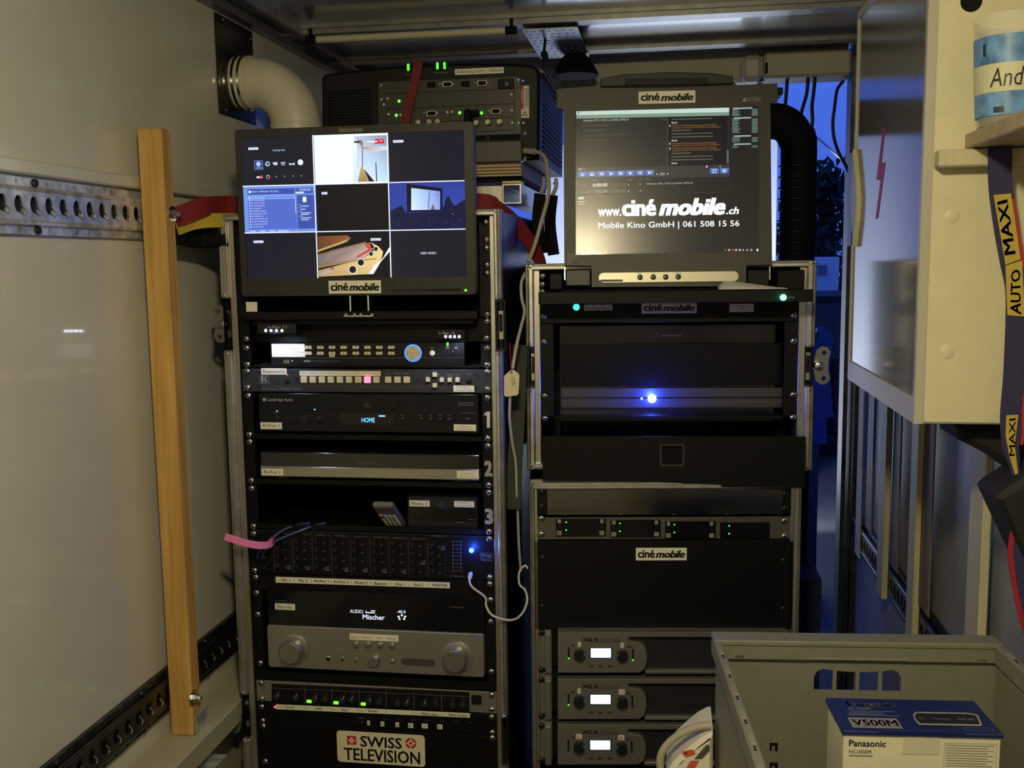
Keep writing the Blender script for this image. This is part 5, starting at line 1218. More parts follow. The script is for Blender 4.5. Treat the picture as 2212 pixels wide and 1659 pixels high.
T.pknob('disk_light', 1386, 861, 2.4, yd-.004, .002, emit('led_blue_small', (.2, .4, 1), 8), 12, dome=True)
x, z = FB.px(1408.5, 861, yd-.02)
L = bpy.data.lights.new('blue_glow', 'POINT'); L.energy = 1.0; L.color = (.02, .05, 1); L.shadow_soft_size = .004
o = bpy.data.objects.new('blue_glow', L); link(o, T.e); o.location = Vector((x, yd-.045, z))-T.org
T.box('sill', -.215, .215, -.004, .03, FB.px(1446, 905)[1], FB.px(1446, 897)[1], BLACK, .001)
# ---- drawer pulled out below
T = Thing('drawer_unit', 'black rack drawer pulled forward with a recessed square latch', 'drawer', FB, (0, -.06, bzb))
yd = -.055
dx0, dx1, dz0, dz1 = FB.rect(1172, 943, 1740, 1052, yd)
lx0, lx1, lz0, lz1 = FB.rect(1428, 962, 1475, 1004, yd)
T.add('drawer_front', g_plate(rrect(dx0, dx1, dz0, dz1, .002, 2), [rrect(lx0, lx1, lz0, lz1, .002, 3)[::-1]], yd, yd+.003), BLACK)
T.box('latch_pocket', lx0-.002, lx1+.002, yd+.009, yd+.011, lz0-.002, lz1+.002, BLACKM, 0)
T.add('latch_frame', g_plate(rrect(lx0-.003, lx1+.003, lz0-.003, lz1+.003, .003), [rrect(lx0+.001, lx1-.001, lz0+.001, lz1-.001, .002)[::-1]], yd-.0015, yd), DGREY)
T.box('drawer_side', dx0+.03, dx0+.032, yd+.003, .25, dz0+.004, dz1-.004, BLACKM, 0); T.box('drawer_side', dx1-.032, dx1-.03, yd+.003, .25, dz0+.004, dz1-.004, BLACKM, 0)
T.box('drawer_floor', dx0+.03, dx1-.03, yd+.003, .25, dz0+.004, dz0+.006, BLACKM, 0)

# ---- fold-up console (tray + screen)
yt = -.095
tx0, tx1, tz0, tz1 = FB.rect(1163, 628, 1757, 655, yt)
T = Thing('console_tray', 'black pull-out keyboard tray with a green light on its lip', 'tray', FB, (0, -.05, tz0))
T.box('front_lip', tx0, tx1, yt, yt+.004, tz0, tz1, BLACK, .001)
T.box('tray_floor', EX0+.006, EX1-.006, yt+.004, .22, tz0+.004, tz1-.003, BLACK, .001)
kb = T.box('keyboard', -.20, .14, yt+.02, -.06, tz1-.003, tz1+.001, BLACKM, .0008)
for j in range(3):
    for i in range(22): T.box('key', -.197+.0152*i, -.184+.0152*i, yt+.0235+.0085*j, yt+.0305+.0085*j, tz1+.001, tz1+.003, BLACK, .0008, parent=kb)
T.pknob('power_light', 1692, 642.5, 7, yt, .004, emit('led_green_bright', (.05, 1, .42), 14), 18, dome=True)
f2 = T.flat('lip_print', yt-.0003); f2.pt('POWER', 1703, 641, 1717, 645, (.2, .2, .2)); f2.done()
x, z = FB.px(1692, 642.5, yt-.01)
L = bpy.data.lights.new('green_glow', 'POINT'); L.energy = .010; L.color = (.05, 1, .4); L.shadow_soft_size = .003
o = bpy.data.objects.new('green_glow', L); link(o, T.e); o.location = Vector((x, yt-.012, z))-T.org
for u0, u1 in ((1187, 1215), (1678, 1738)): T.pbox('slide_block', u0, 590 if u0 < 1300 else 583, u1, 626, -.02, .08, BLACK, .002)
zk = FB.px(1440, 622, -.04)[1]
FK = Frame(FB.w(0, -.04, zk), .07738, tilt=math.radians(7.8))
K = Thing('console_screen', 'grey fold-up console screen with a carrying handle showing a player window', 'monitor', FK, (0, 0, 0))
KB = mat('console_grey', (.042, .041, .034), .5, noise=.08, nscale=200)
def kp(l, y=0): return [FK.px(u, v, y) for u, v in l]
sx0, sx1, sz0, sz1 = FK.rect(1243.5, 235, 1640, 547.5, 0)
outl = kp([(1219, 573), (1217, 236), (1203, 232), (1204, 192), (1285, 186), (1300, 172), (1345, 165), (1440, 160), (1540, 163), (1578, 170), (1592, 184), (1679, 180), (1680, 216), (1664, 218), (1668, 572), (1612, 573), (1612, 618), (1278, 620), (1278, 574)])
K.add('shell', g_plate(outl[::-1], [rrect(sx0, sx1, sz0, sz1, .001, 1)], 0, .016), KB)
K.add('back_cover', g_prism(kp([(1224, 570), (1222, 240), (1660, 225), (1664, 570)]), .016, .03), BLACK)
sc = K.box('screen', sx0-.001, sx1+.001, .003, .014, sz0-.001, sz1+.001, BLACKG, 0)
hb = kp([(1297, 190), (1297, 173), (1345, 164), (1440, 159), (1535, 161), (1582, 168), (1582, 184), (1440, 189)])
K.add('handle', g_prism(hb, -.010, 0, .002), mat('handle_black', (.016, .016, .015), .5))
for i in range(5): 
    q = kp([(1350, 171+3*i), (1530, 169+3*i), (1530, 170+3*i), (1350, 172+3*i)], -.010); K.add('grip_rib', g_prism(q, -.0112, -.0098), BLACKM)
for u0, u1, v0, v1 in ((1195, 1206, 200, 214), (1675, 1692, 188, 204), (1673, 1686, 204, 212)): K.pbox('catch', u0, v0, u1, v1, .004, .01, BLACK if v0 < 203 else CHROME, .002)
cinemobile(K, 1379.5, 196.5, 1502, 223, 0)
f2 = K.flat('maker_print', -.0003); f2.pt('ATEN', 1612, 210, 1642.5, 220, (.42, .40, .33), bold=.03); f2.pp([(1603, 218), (1611, 209), (1611, 219), (1606, 219)], (.42, .40, .33)); 
for i in range(9):
    for j in range(9):
        if j >= 9-i: continue
        f2.pp([(1226+3.2*j*1.0, 572-3.0*(8-i)), (1228+3.2*j, 572-3.0*(8-i)), (1228+3.2*j, 573.5-3.0*(8-i)), (1226+3.2*j, 573.5-3.0*(8-i))], (.22, .21, .18))
f2.done()
bar = K.prbox('button_bar', 1293, 587, 1596, 609.5, -.003, .003, .009, mat('bar_silver', (.52, .50, .40), .4, .5, noise=.06, nscale=80, stretch=(.1, 1, 1)))
K.prbox('bar_inset', 1296, 603.5, 1346, 609, -.0034, .001, .003, MGREY)
for u, v in ((1382.5, 599), (1411, 598.7), (1438, 598.5), (1465, 598)): K.pknob('menu_button', u, v, 6, -.003, .002, KNOBB, 18)
f2 = K.flat('bar_print', -.0034); 
for t, u0, u1 in (('EXIT', 1376, 1389), ('◄►' if False else '< >', 1406, 1416), ('> ^', 1433, 1443), ('MENU', 1457, 1474)): f2.pt(t, u0, 589, u1, 592, (.06, .06, .05))
f2.done()
for u0, u1, m_ in ((1222, 1276, DGREY), (1614, 1662, BLACK)): K.pbox('hinge_block', u0, 582, u1, 618, .006, .03, m_, .002)
for u in (1220, 1663): K.pbox('hinge_pin', u-2, 575, u+2, 606, .001, .006, CHROME, .001)
# screen picture
F_ = K.flat('picture', .0027, KSCREEN, sc)
bgc = (.012, .011, .010); F_.pp([(1244, 548.5), (1640, 545.5), (1640, 231.5), (1244, 238.5)], bgc); F_.up()
F_.pp([(1245, 420), (1577, 417), (1575, 233), (1244.5, 239.5)], (.016, .015, .014)); F_.up()
F_.pp([(1244.5, 239.5), (1575, 231.5), (1575, 242), (1245, 248.5)], (.55, .72, .62)); F_.pp([(1245, 248.5), (1575, 242), (1575, 249.5), (1245, 256.5)], (.20, .30, .23)); F_.up()
F_.pd(1249.5, 244, 2, (.05, .12, .15), 10); F_.pt('DoRemi Player' if False else 'Player', 1254, 242, 1287, 246, (.35, .48, .42))
for u in (1553, 1568): F_.outline(u-1.6, 233.5, u+1.6, 236.5, .0003, (.4, .5, .45))
F_.pp([(1443, 253), (1571, 250), (1571, 354), (1443, 358)], (.006, .006, .008)); F_.pr(1441, 254, 1443, 358, (.05, .05, .045))
def T_(t, u0, v0, u1, v1, c, **k): F_.pt(t, u0, v0, u1, v1, c, **k)
F_.up(); w_ = (.55, .60, .58); dm = (.055, .055, .045); orr = (.42, .16, .03)
T_('HiddenFigures_FTR-1_F-178_51_26_20170321_SMPTE_OV', 1260, 257.5, 1359, 262.5, w_); T_('1:59:58', 1428, 256, 1440, 259.5, (.12, .12, .1))
for v, u1 in ((265.5, 1272), (270.5, 1316), (281, 1311), (302, 1313)): F_.pr(1260, v, u1, v+1.8, dm)
T_('HiddenFigures_FTR-1_F-178_51_26_20170321_SMPTE_OV', 1260, 289.5, 1359, 294, (.06, .075, .05)); F_.pd(1250.5, 285, 2, (.03, .04, .25), 8)
for v, u1 in ((256, 1538), (281, 1493), (287.5, 1540), (294.5, 1540), (330, 1493), (337, 1540), (344, 1540)): F_.pr(1451, v, u1, v+1.8, (.13, .13, .08))
for v in (263, 301.5, 350.5): T_('Bereit', 1451, v, 1463, v+4, (.6, .62, .58), bold=.02)
for v in (269, 307.5, 318): 
    T_('Auf Grund der Playlistüberschreitung ist die Wiedergabe', 1452, v, 1548, v+4, orr); T_('angehalten. Drücken Sie den PLAY Button um fortzufahren.', 1452, v+4.6, 1557, v+8.4, orr)
    F_.pp([(1444.5, v+4.5), (1447, v), (1449.5, v+4.5)], (.55, .5, .2))
F_.pr(1569.5, 324, 1574, 353, (.10, .11, .10))
# transport bar
F_.pp([(1247, 362), (1576, 357), (1576, 381.5), (1247, 384)], (.035, .035, .032)); F_.up()
bl_ = [(.05, .12, .42), (.05, .12, .42), (.10, .22, .62), (.10, .22, .62)]; wi = (.75, .78, .75)
us = [1258, 1278.5, 1299.5, 1320, 1341, 1361.5, 1382.5, 1403.5]
for i, u in enumerate(us+[1543, 1564.5]):
    v = 377-.025*(u-1258); F_.pp([(u-9.3, v+5.8), (u+9.3, v+5.6), (u+9.3, v-6), (u-9.3, v-5.8)], bl_)
F_.up()
vv = lambda u: 377-.025*(u-1258)
F_.pp([(us[0]-3.5, vv(us[0])+1), (us[0]+3.5, vv(us[0])+1), (us[0], vv(us[0])-3)], wi); F_.pr(us[0]-3.5, vv(us[0])+1.8, us[0]+3.5, vv(us[0])+3, wi)
F_.pr(us[1]-3, vv(us[1])-.5, us[1]+3, vv(us[1])+3.2, wi); F_.ring(us[1], vv(us[1])-.8, 1.6, 2.4, wi, 10)
u = us[2]; F_.pp([(u-4.5, vv(u)), (u+.5, vv(u)-3.5), (u+.5, vv(u)+3.5)], wi); F_.pr(u+1.3, vv(u)-3.3, u+2.1, vv(u)+3.3, wi); F_.pr(u+3, vv(u)-3, u+3.8, vv(u)+3, wi)
u = us[3]; F_.pp([(u-2.5, vv(u)-3.5), (u+4, vv(u)), (u-2.5, vv(u)+3.5)], wi)
u = us[4]; F_.pp([(u-.5, vv(u)-3.5), (u+4.5, vv(u)), (u-.5, vv(u)+3.5)], wi); F_.pr(u-2.1, vv(u)-3.3, u-1.3, vv(u)+3.3, wi); F_.pr(u-3.8, vv(u)-3, u-3, vv(u)+3, wi)
u = us[5]; F_.pr(u-2.6, vv(u)-2.6, u+2.6, vv(u)+2.6, wi)
u = us[6]; F_.pr(u-3.5, vv(u)-3.5, u-2.4, vv(u)+3.5, wi); F_.pp([(u-2, vv(u)), (u+3.2, vv(u)-3.5), (u+3.2, vv(u)+3.5)], wi)
u = us[7]; F_.pr(u+2.4, vv(u)-3.5, u+3.5, vv(u)+3.5, wi); F_.pp([(u-3.2, vv(u)-3.5), (u+2, vv(u)), (u-3.2, vv(u)+3.5)], wi)
for a, b in ((-2.6, -2.6), (2.6, -2.6), (-2.6, 2.6), (2.6, 2.6)): F_.pr(1543+a-1.4, vv(1543)+b-1.4, 1543+a+1.4, vv(1543)+b+1.4, wi)
F_.ring(1564.5, vv(1564.5), 1.8, 4, wi, 14); F_.pp([(1417, 377.5), (1421.5, 377.5), (1419.2, 374.5)], wi); F_.pp([(1440, 374.5), (1444.5, 374.5), (1442.2, 377.5)], wi); F_.pr(1425, 373, 1436, 379, (.2, .2, .17))
F_.outline(1249.5, 364, 1256.5, 367.5, .0006, wi); F_.pr(1260, 365, 1266, 366.8, (.5, .12, .05)); F_.pr(1552.5, 358.6, 1559, 361, (.5, .14, .05)); F_.pp([(1525, 359), (1528, 357), (1528, 363), (1525, 361)], wi)
F_.pp([(1247, 419), (1577, 416.5), (1576, 384), (1248, 387)], (.012, .012, .012)); F_.up(); F_.outline(1247, 384, 1577, 418.5, .0005, (.05, .055, .05))
T_('0:00:00', 1280.5, 396, 1312, 403.5, (.75, .77, .72), bold=.02); T_('/ 0:59:58', 1315, 395.5, 1352, 403, (.09, .085, .07)); T_('0:00:00', 1280.5, 410, 1312, 417, (.35, .35, .3), bold=.01); T_('/ 2:09:37', 1315, 409.5, 1352, 416.5, (.15, .145, .12))
T_('HiddenFigures_FTR-1_F-178_51_26_20170321_SMPTE_OV', 1396.5, 394.5, 1497, 399, w_)
for u, v, u1 in ((1254, 400, 1268), (1254, 414.5, 1274), (1280, 389.5, 1288), (1356, 388, 1367), (1382, 387, 1388), (1396, 386.5, 1404)): F_.pr(u, v, u1, v+1.6, (.13, .12, .08))
for v in (397.5, 411.5): F_.pr(1357, v, 1358.5, v+3, wi); F_.pr(1382.5, v-1, 1383.5, v+2, wi)
# side monitor text
for v, n_ in ((232.5, 0), (253.5, 1), (292.5, 1), (310, 1)): F_.pr(1583+2*n_, v, 1622 if n_ else 1625, v+3, (.35, .42, .42))
for v in [236+2.6*i for i in range(6)]+[257+2.6*i for i in range(12)]+[297+2.8*i for i in range(4)]+[315, 318]:
    F_.pr(1581.5, v, 1590+8*((int(v*7) % 5)/5+.4), v+1.5, (.14, .22, .20)); F_.pr(1624, v-.5, 1637, v+1, (.14, .22, .20))
# wallpaper lettering
wt = (1.0, 1.08, 1.08)
T_('www.', 1292, 452, 1342, 467.5, wt, bold=.03); T_('ciné', 1343, 431, 1417.5, 467, wt, bold=.045, spacing=.95); T_('mobile', 1423, 428, 1567, 465.5, wt, bold=.05, shear=.28); T_('.ch', 1568, 447, 1596, 463, wt, bold=.03, shear=.25)
T_('Mobile Kino GmbH | 061 508 15 56', 1292.5, 478.5, 1597, 495, wt, bold=.012)
F_.pr(1249, 425.5, 1262, 431, (.35, .5, .45)); F_.pr(1247, 435, 1263, 437, (.4, .4, .35)); F_.pr(1249, 440, 1263, 442, (.35, .35, .3))
for i, (u, c_) in enumerate(((1250, (.7, .7, .6)), (1261, dm), (1272, (.4, .4, .3)), (1284, (.55, .55, .45)), (1296, (.5, .5, .4)), (1307, (.4, .4, .35)))): F_.pr(u-2, 543, u+2, 547, c_)
for u, c_ in ((1567, (.4, .05, .04)), (1575, (.45, .45, .45)), (1583, (.6, .06, .05)), (1590, (.5, .5, .5)), (1598, (.5, .55, .4)), (1605, (.5, .2, .2)), (1614, (.3, .3, .3)), (1623, (.4, .4, .4)), (1636, (.9, .95, .95))): F_.pr(u-2, 538, u+2, 542.5, c_)
F_.done()
# papers on the tray
zp = tz1
pp = [on_z(u, v, FB.o.z+zp+.004) for u, v in ((1552, 614), (1556, 602), (1699, 619), (1694, 623))]
V = []; Fc = []
T = Thing('paper_stack', 'few folded white sheets lying on the console tray', 'paper', FV, (pp[0].x, pp[0].y, FB.o.z+zp))
a, b, c_, d_ = FB.px(1551, 618, -.08), FB.px(1556, 600, -.08), FB.px(1700, 621, -.08), FB.px(1575, 619, -.08)
for i in range(4):
    k = .0018*i
    pts_ = [FB.w(a[0]+.003*i, -.085+.004*i, zp+.001+k), FB.w(c_[0]-.004*i, -.088+.004*i, zp+.001+k*.3), FB.w(c_[0]-.012*i, -.055+.003*i, zp+.002+k*.3), FB.w(b[0]+.004*i, -.05+.004*i, zp+.006+k*1.8)]
    up_ = Vector((0, 0, .0007)); v = pts_+[p+up_ for p in pts_]
    T.add('sheet', (v, [(0, 1, 2, 3), (7, 6, 5, 4), (0, 4, 5, 1), (1, 5, 6, 2), (2, 6, 7, 3), (3, 7, 4, 0)]), mat('sheet_white', (.72, .70, .66), .6), world=True)

# ================================================================== right rack: lower case
co0, ci0, ci1, co1 = FC.px(1146, 1250)[0], FC.px(1163, 1250)[0], FC.px(1704, 1250)[0], FC.px(1726, 1250)[0]
czt = FC.px(1446, 1040)[1]
TC = flight_case('rack_case', 'black rack case with aluminium edges holding the three power amplifiers', FC, co0, ci0, ci1, co1, czt, FLZ-FC.o.z, .26, [(FLZ-FC.o.z, czt)], [(FLZ-FC.o.z, czt)], 'rack cases', True, False, yf=-.010)
for p in ((250, 165), (250, 258), (1698, 178), (1697, 270)): TC.screw(*c8(*p))
for p in ((250, 3), (250, 93), (1700, 20), (1700, 105), (248, 848), (246, 1070), (247, 1128), (247, 1345), (247, 1403), (247, 1610), (255, 400), (253, 690), (1690, 415), (1690, 705)): TC.screw(*c8(*p), big=False)
# blank aluminium panel
bx0, bx1, bz0, bz1 = FC.rect(1181, 1057, 1690, 1112, -.012)
T = Thing('blank_panel', 'brushed aluminium blank panel below the rack drawer', 'rack panel', FC, (0, 0, bz0))
T.box('plate', bx0, bx1, -.012, -.004, bz0, bz1, mat('brushed_plate', (.26, .25, .23), .14, 1, noise=.15, nscale=50, stretch=(.06, 1, 2)), .001)
T.box('mounting_ear', EX0, bx0+.004, -.004, 0, bz0, bz1, BLACK, .0005); T.box('mounting_ear', bx1-.004, EX1, -.004, 0, bz0, bz1, BLACK, .0005)
# receiver frame with four modules
z0, z1 = FC.px(1434, 1164)[1], FC.px(1434, 1116)[1]
T = Thing('wireless_receiver', 'rack unit of four black receiver modules with tiny green lights', 'receiver', FC, (0, 0, z0))
T.box('frame_panel', EX0, EX1, -.003, 0, z0, z1, mat('frame_grey', (.13, .125, .105), .4, .5), .0008)
for i, (u0, u1, lu) in enumerate(((1201, 1309, 1223), (1319, 1427, 1339), (1437, 1546, 1457), (1556, 1663, 1575))):
    v = 1121+2.6*i; m_ = T.pbox('module', u0, v, u1, v+38, -.006, .006, BLACKG, .0008)
    for q in (7, 24):
        T.pknob('status_light', lu, v+q, 1.5, -.006, .001, LEDG, 8)
    if i < 3:
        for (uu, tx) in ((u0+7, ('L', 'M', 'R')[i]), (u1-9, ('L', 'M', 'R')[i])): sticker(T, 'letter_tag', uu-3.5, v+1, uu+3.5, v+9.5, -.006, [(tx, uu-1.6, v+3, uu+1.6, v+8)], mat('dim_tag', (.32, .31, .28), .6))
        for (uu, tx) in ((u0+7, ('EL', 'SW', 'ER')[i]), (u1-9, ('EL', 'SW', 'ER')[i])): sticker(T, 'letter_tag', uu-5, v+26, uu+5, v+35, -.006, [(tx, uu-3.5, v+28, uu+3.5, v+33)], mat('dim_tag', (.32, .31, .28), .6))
    for uu in (u0+7, u1-9): T.pknob('module_screw', uu, v+17, 2.6, -.006, .002, DSTEEL, 10)
# 4U panel with sticker
x0, x1, z0, z1 = FC.rect(1163, 1168, 1703, 1361, -.006)
T = Thing('blank_panel', 'large plain black rack panel with a white sticker above the amplifiers', 'rack panel', FC, (0, 0, z0))
T.box('plate', EX0-.003, EX1+.002, -.006, 0, z0, z1, BLACK, .002); cinemobile(T, 1373.5, 1183.5, 1483.5, 1210.5, -.006)
# amplifiers
AMP = [('topmost', 0, ('L', 'R'), (1, 1)), ('middle', 100.6, ('M', 'SW'), (1, 0)), ('lowest', 199.5, ('EL', 'ER'), (0, 0))]
for nm, dv, tags, leds in AMP:
    sc_ = 1-.0055*(dv/100); U_ = lambda u: 1172+(u-1172)*sc_; V_ = lambda v: 1365+dv+(v-1365)*sc_
    yd = -.030
    z0, z1 = FC.px(1300, V_(1456), yd)[1], FC.px(1300, V_(1365), yd)[1]
    T = Thing('power_amplifier', 'silver and black power amplifier with a lit screen, %s of the three' % nm, 'amplifier', FC, (0, 0, z0), 'power amplifiers')
    T.box('mounting_ear', EX0, EX0+.03, -.003, 0, z0, z1, AMPSIL, .001); T.box('mounting_ear', EX1-.03, EX1, -.003, 0, z0, z1, AMPSIL, .001)
    T.pbox('ear_cover', U_(1177), V_(1370), U_(1192), V_(1456), -.012, .012, AMPSIL, .002)
    T.box('chassis', EX0+.02, EX1-.02, 0, .22, z0+.004, z1-.002, BLACKM)
    xr_ = EX1-.012
    P_ = [FC.px(U_(u), V_(v), yd) for u, v in ((1205, 1366), (1205, 1454), (1382, 1454), (1393, 1446), (1398, 1430), (1398, 1412), (1394, 1397), (1386, 1390), (1362, 1385), (1357, 1379), (1362, 1377))]
    P_ += [(xr_, P_[-1][1]), (xr_, P_[0][1])]
    T.add('silver_face', g_prism(P_, yd, -.004, .0015), AMPSIL)
    gp_ = [FC.px(U_(u), V_(v), -.02) for u, v in ((1360, 1450), (1360, 1374))]
    T.box('grille', gp_[0][0], xr_, -.016, -.002, gp_[0][1], gp_[1][1], mat('black_mesh', (.010, .010, .011), .55, noise=.5, nscale=500, bump=.5, bscale=600), 0)
    bz_ = FC.px(1450, V_(1449.5), yd)[1]; bx_ = FC.px(U_(1394), V_(1450), yd)[0]
    T.box('lower_rim', bx_, xr_, yd+.002, -.004, bz_-.007, bz_, AMPSIL, .0012)
    T.prbox('screen_frame', U_(1273), V_(1398), U_(1323), V_(1424), yd-.0004, .0006, .001, mat('lcd_frame', (.06, .06, .09), .3))
    T.prbox('lit_screen', U_(1276), V_(1400.5), U_(1320), V_(1421), yd-.0008, .0006, .0012, LCDW)
    for i, (u, v) in enumerate(((1251.5, 1412.5), (1344, 1414.5))):
        T.pknob('volume_knob', U_(u), V_(v), 12.3, yd, .013, KNOBB, 24); T.pknob('knob_dot', U_(u+6), V_(v+6), 1, yd-.013, .0003, CHROME, 6)
        sticker(T, 'letter_tag', U_(u-(3.5 if len(tags[i]) < 2 else 6.5)), V_(1387+2*i), U_(u+(3.5 if len(tags[i]) < 2 else 6.5)), V_(1397.5+2*i), yd, [(tags[i], U_(u-(1.8 if len(tags[i]) < 2 else 4.5)), V_(1389.5+2*i), U_(u+(1.8 if len(tags[i]) < 2 else 4.5)), V_(1395.5+2*i))])
        mu = (1228.5, 1367)[i]; mv = (1398, 1402)[i]
        T.prbox('level_slot', U_(mu-2.2), V_(mv), U_(mu+2.2), V_(mv+27), yd-.0003, .0006, .001, BLACKG)
        if leds[i]: T.pknob('level_light', U_(mu), V_(mv+24), 1.6, yd-.0003, .001, LEDG, 8)
        T.prbox('mode_light', U_((1233, 1354)[i]), V_((1392, 1395)[i]), U_((1242, 1364)[i]), V_((1397, 1400)[i]), yd-.0004, .0006, .0018, mat('smoke_light', (.05, .045, .045), .3))
    for u in (1277, 1297.5, 1318): T.prbox('soft_key', U_(u-5.5), V_(1436.5), U_(u+5.5), V_(1442.5), yd-.001, .001, .0028, mat('soft_key', (.05, .05, .055), .35))
    f2 = T.flat('front_print', yd-.0003); f2.pt('XLS', U_(1257.5), V_(1378), U_(1293), V_(1386.5), (.03, .03, .035), bold=.045, spacing=.95); f2.pt('2500', U_(1294), V_(1379.5), U_(1340), V_(1388.5), (.14, .135, .12), bold=.012)
    for u in (1220, 1374):
        for q in (1402, 1424): f2.pr(U_(u-5), V_(q), U_(u+3), V_(q+.8), (.14, .135, .12))
    f2.done()
    f2 = T.flat('maker_mark', -.0165); f2.ring(U_(1461), V_(1413), 8, 10, (.02, .024, .05), 20); f2.pt('crown', U_(1478), V_(1407), U_(1560), V_(1421), (.05, .05, .055), bold=.02); f2.done()

# ================================================================== things in the gap between racks
def fb3(lst): return [FB.w(FB.px(u, v, yy)[0], yy, FB.px(u, v, yy)[1]) for u, v, yy in lst]
c = fb3([(1133, 326, .24), (1155, 328, .22), (1170, 332, .20), (1180, 348, .18), (1183, 372, .16), (1186, 400, .15), (1183, 430, .14), (1172, 470, .13), (1155, 530, .12), (1141, 566, .11)])
T = Thing('white_lead', 'thin cream lead with a plug hanging beside the projector', 'cable', FV, tuple(c[0]))
T.add('lead', g_tube(c, .0042, 8, 6), RUBBER, smooth=True); T.add('plug', g_tube([c[0], c[1]], .0065, 10, 1, False), RUBBER, smooth=True)
c = fb3([(1134, 590, .0), (1126, 612, -.02), (1127, 645, -.03), (1133, 672, -.04), (1127, 700, -.06), (1116, 745, -.09), (1107, 797, -.108)])
solo('gap_cable', 'thin cream cable hanging between the rack cases above the paper tag', 'cable', g_tube(c, .0030, 8, 6), RUBBER, smooth=True)
c = fb3([(1106, 800, -.106), (1102, 860, -.10), (1101, 905, -.095), (1107, 960, -.08), (1114, 1000, -.07), (1116, 1060, -.06), (1118, 1100, -.05), (1121, 1180, -.04), (1125, 1235, -.03)])
solo('gap_cable', 'long cream cable hanging between the rack cases below the paper tag', 'cable', g_tube(c, .0026, 8, 6), RUBBER, smooth=True)
T = Thing('hang_tag', 'cream paper tag tied with red string between the racks', 'tag', FB, (FB.px(1105, 830, -.115)[0], -.115, FB.px(1105, 830, -.115)[1]))
tg = [FB.px(u, v, -.115) for u, v in ((1089, 812), (1098, 804), (1104, 798.5), (1111, 800), (1119, 806), (1122, 811), (1120, 850), (1117, 854), (1093, 857), (1089, 854))]
T.add('card', g_plate(tg, [[(FB.px(1105, 805, -.115)[0]+.002*math.cos(i), FB.px(1105, 805, -.115)[1]+.002*math.sin(i)) for i in [k*math.pi/3 for k in range(6)]]], -.115, -.1142), mat('manila', (.66, .61, .44), .7))
f2 = T.flat('handwriting', -.1154); f2.pt('KSA', 1105, 815, 1113, 833, (.08, .07, .05), shear=-.2); f2.done()
T.add('string', g_tube([(FB.px(1105, 804, -.115)[0], -.116, FB.px(1105, 804, -.115)[1]), (FB.px(1103, 770, -.112)[0], -.112, FB.px(1103, 770, -.112)[1]), (FB.px(1101, 740, -.108)[0], -.108, FB.px(1101, 740, -.108)[1])], .0009, 6, 4), mat('red_string', (.35, .01, .02), .6))
c = fb3([(1124, 745, .0), (1121, 820, -.02), (1118, 900, -.03), (1113, 1000, -.05), (1109, 1100, -.06)])
solo('green_strap', 'greyish green webbing strap hanging in the gap between the racks', 'strap', g_sweep(c, [(-.001, -.014), (.001, -.014), (.001, .014), (-.001, .014)], FB.ex, 4), GREENW)

# ================================================================== projector on its stand
YP = 2.14
FPj = Frame((0, YP, 0), .0)
rx = lambda u, v, y=0: FPj.px(u, v, y)
T = Thing('projector', 'big black projector with its connector plate facing out above the tall rack', 'projector', FPj, (rx(930, 400)[0], .2, rx(930, 352)[1]))
pz0 = rx(930, 352)[1]
P_ = [rx(u, v) for u, v in ((696, 352), (694, 170), (700, 160), (760, 152), (860, 142), (1000, 136), (1110, 137), (1148, 140), (1162, 148), (1166, 165), (1164, 352))]
P_[0] = (P_[0][0], pz0); P_[-1] = (P_[-1][0], pz0)
T.add('casing', g_prism(P_, 0, .46, .006), PROJ)
x0, x1, z0, z1 = FPj.rect(712, 197, 803, 282, 0)
for i in range(14): zz = z0+(z1-z0)*i/13; T.box('vent_slat', x0, x1, -.004, .002, zz, zz+.0028, BLACK, .0006)
T.pbox('vent_frame', 706, 190, 710, 285, -.003, .003, BLACK, .001)
pl = [rx(u, v) for u, v in ((818, 300), (818, 178), (1125, 167), (1126, 290))]
T.add('connector_plate', g_prism(pl, -.004, 0, .0006), PROJP)
y = -.004
pp2 = lambda l: [rx(u, v, y) for u, v in l]
dkp = mat('card_dark', (.048, .047, .042), .4, .3, noise=.1, nscale=90)
for l in ([(826, 202), (826, 177), (1118, 166), (1118, 192)], [(836, 236), (836, 207), (1111, 196), (1111, 224)], [(836, 268), (836, 240), (972, 232), (972, 262)], [(975, 262), (975, 232), (1111, 226), (1111, 252)], [(975, 290), (975, 265), (1111, 255), (1111, 280)]):
    T.add('card_slot', g_prism(pp2(l), y-.003, y, .0006), dkp)
y2 = y-.003
def dsub(u, v, w_=18):
    T.prbox('connector_shell', u-w_*.62, v-6.5, u+w_*.62, v+6.5, y2-.004, .004, .0035, CHROME); T.prbox('connector_face', u-w_*.48, v-4.5, u+w_*.48, v+4.5, y2-.0045, .001, .003, BLACKM)
    for s_ in (-1, 1): T.pknob('hex_post', u+s_*w_*.78, v, 2, y2, .006, CHROME, 6)
for u, v in ((966, 182), (1041, 179.5), (932, 245), (1071, 240)): dsub(u, v)
for u, v in ((931, 183), (1005, 181)): T.prbox('multi_pin', u-9, v-6, u+9, v+6, y2-.003, .003, .003, BLACKM)
T.pbox('inlet', 1075, 170, 1110, 191, y2-.003, .003, BLACK, .001); T.pknob('inlet_pin', 1093, 180.5, 6, y2-.003, .002, DSTEEL, 14)
for u, v in ((1031, 267), (1056, 265.5), (1081, 264.5), (906, 266), (930, 265), (948, 264)): T.pknob('bnc_ring', u, v, 6.5, y2, .012, mat('brass_ring', (.45, .40, .24), .3, 1), 16); T.pknob('bnc_pin', u, v, 3.2, y2-.012, .006, CHROME, 12)
for u, v in ((862, 218.5), (856, 249), (993, 243.5), (1040, 244)): T.pknob('status_light', u, v, 3.2, y2, .002, LEDG, 12, dome=True)
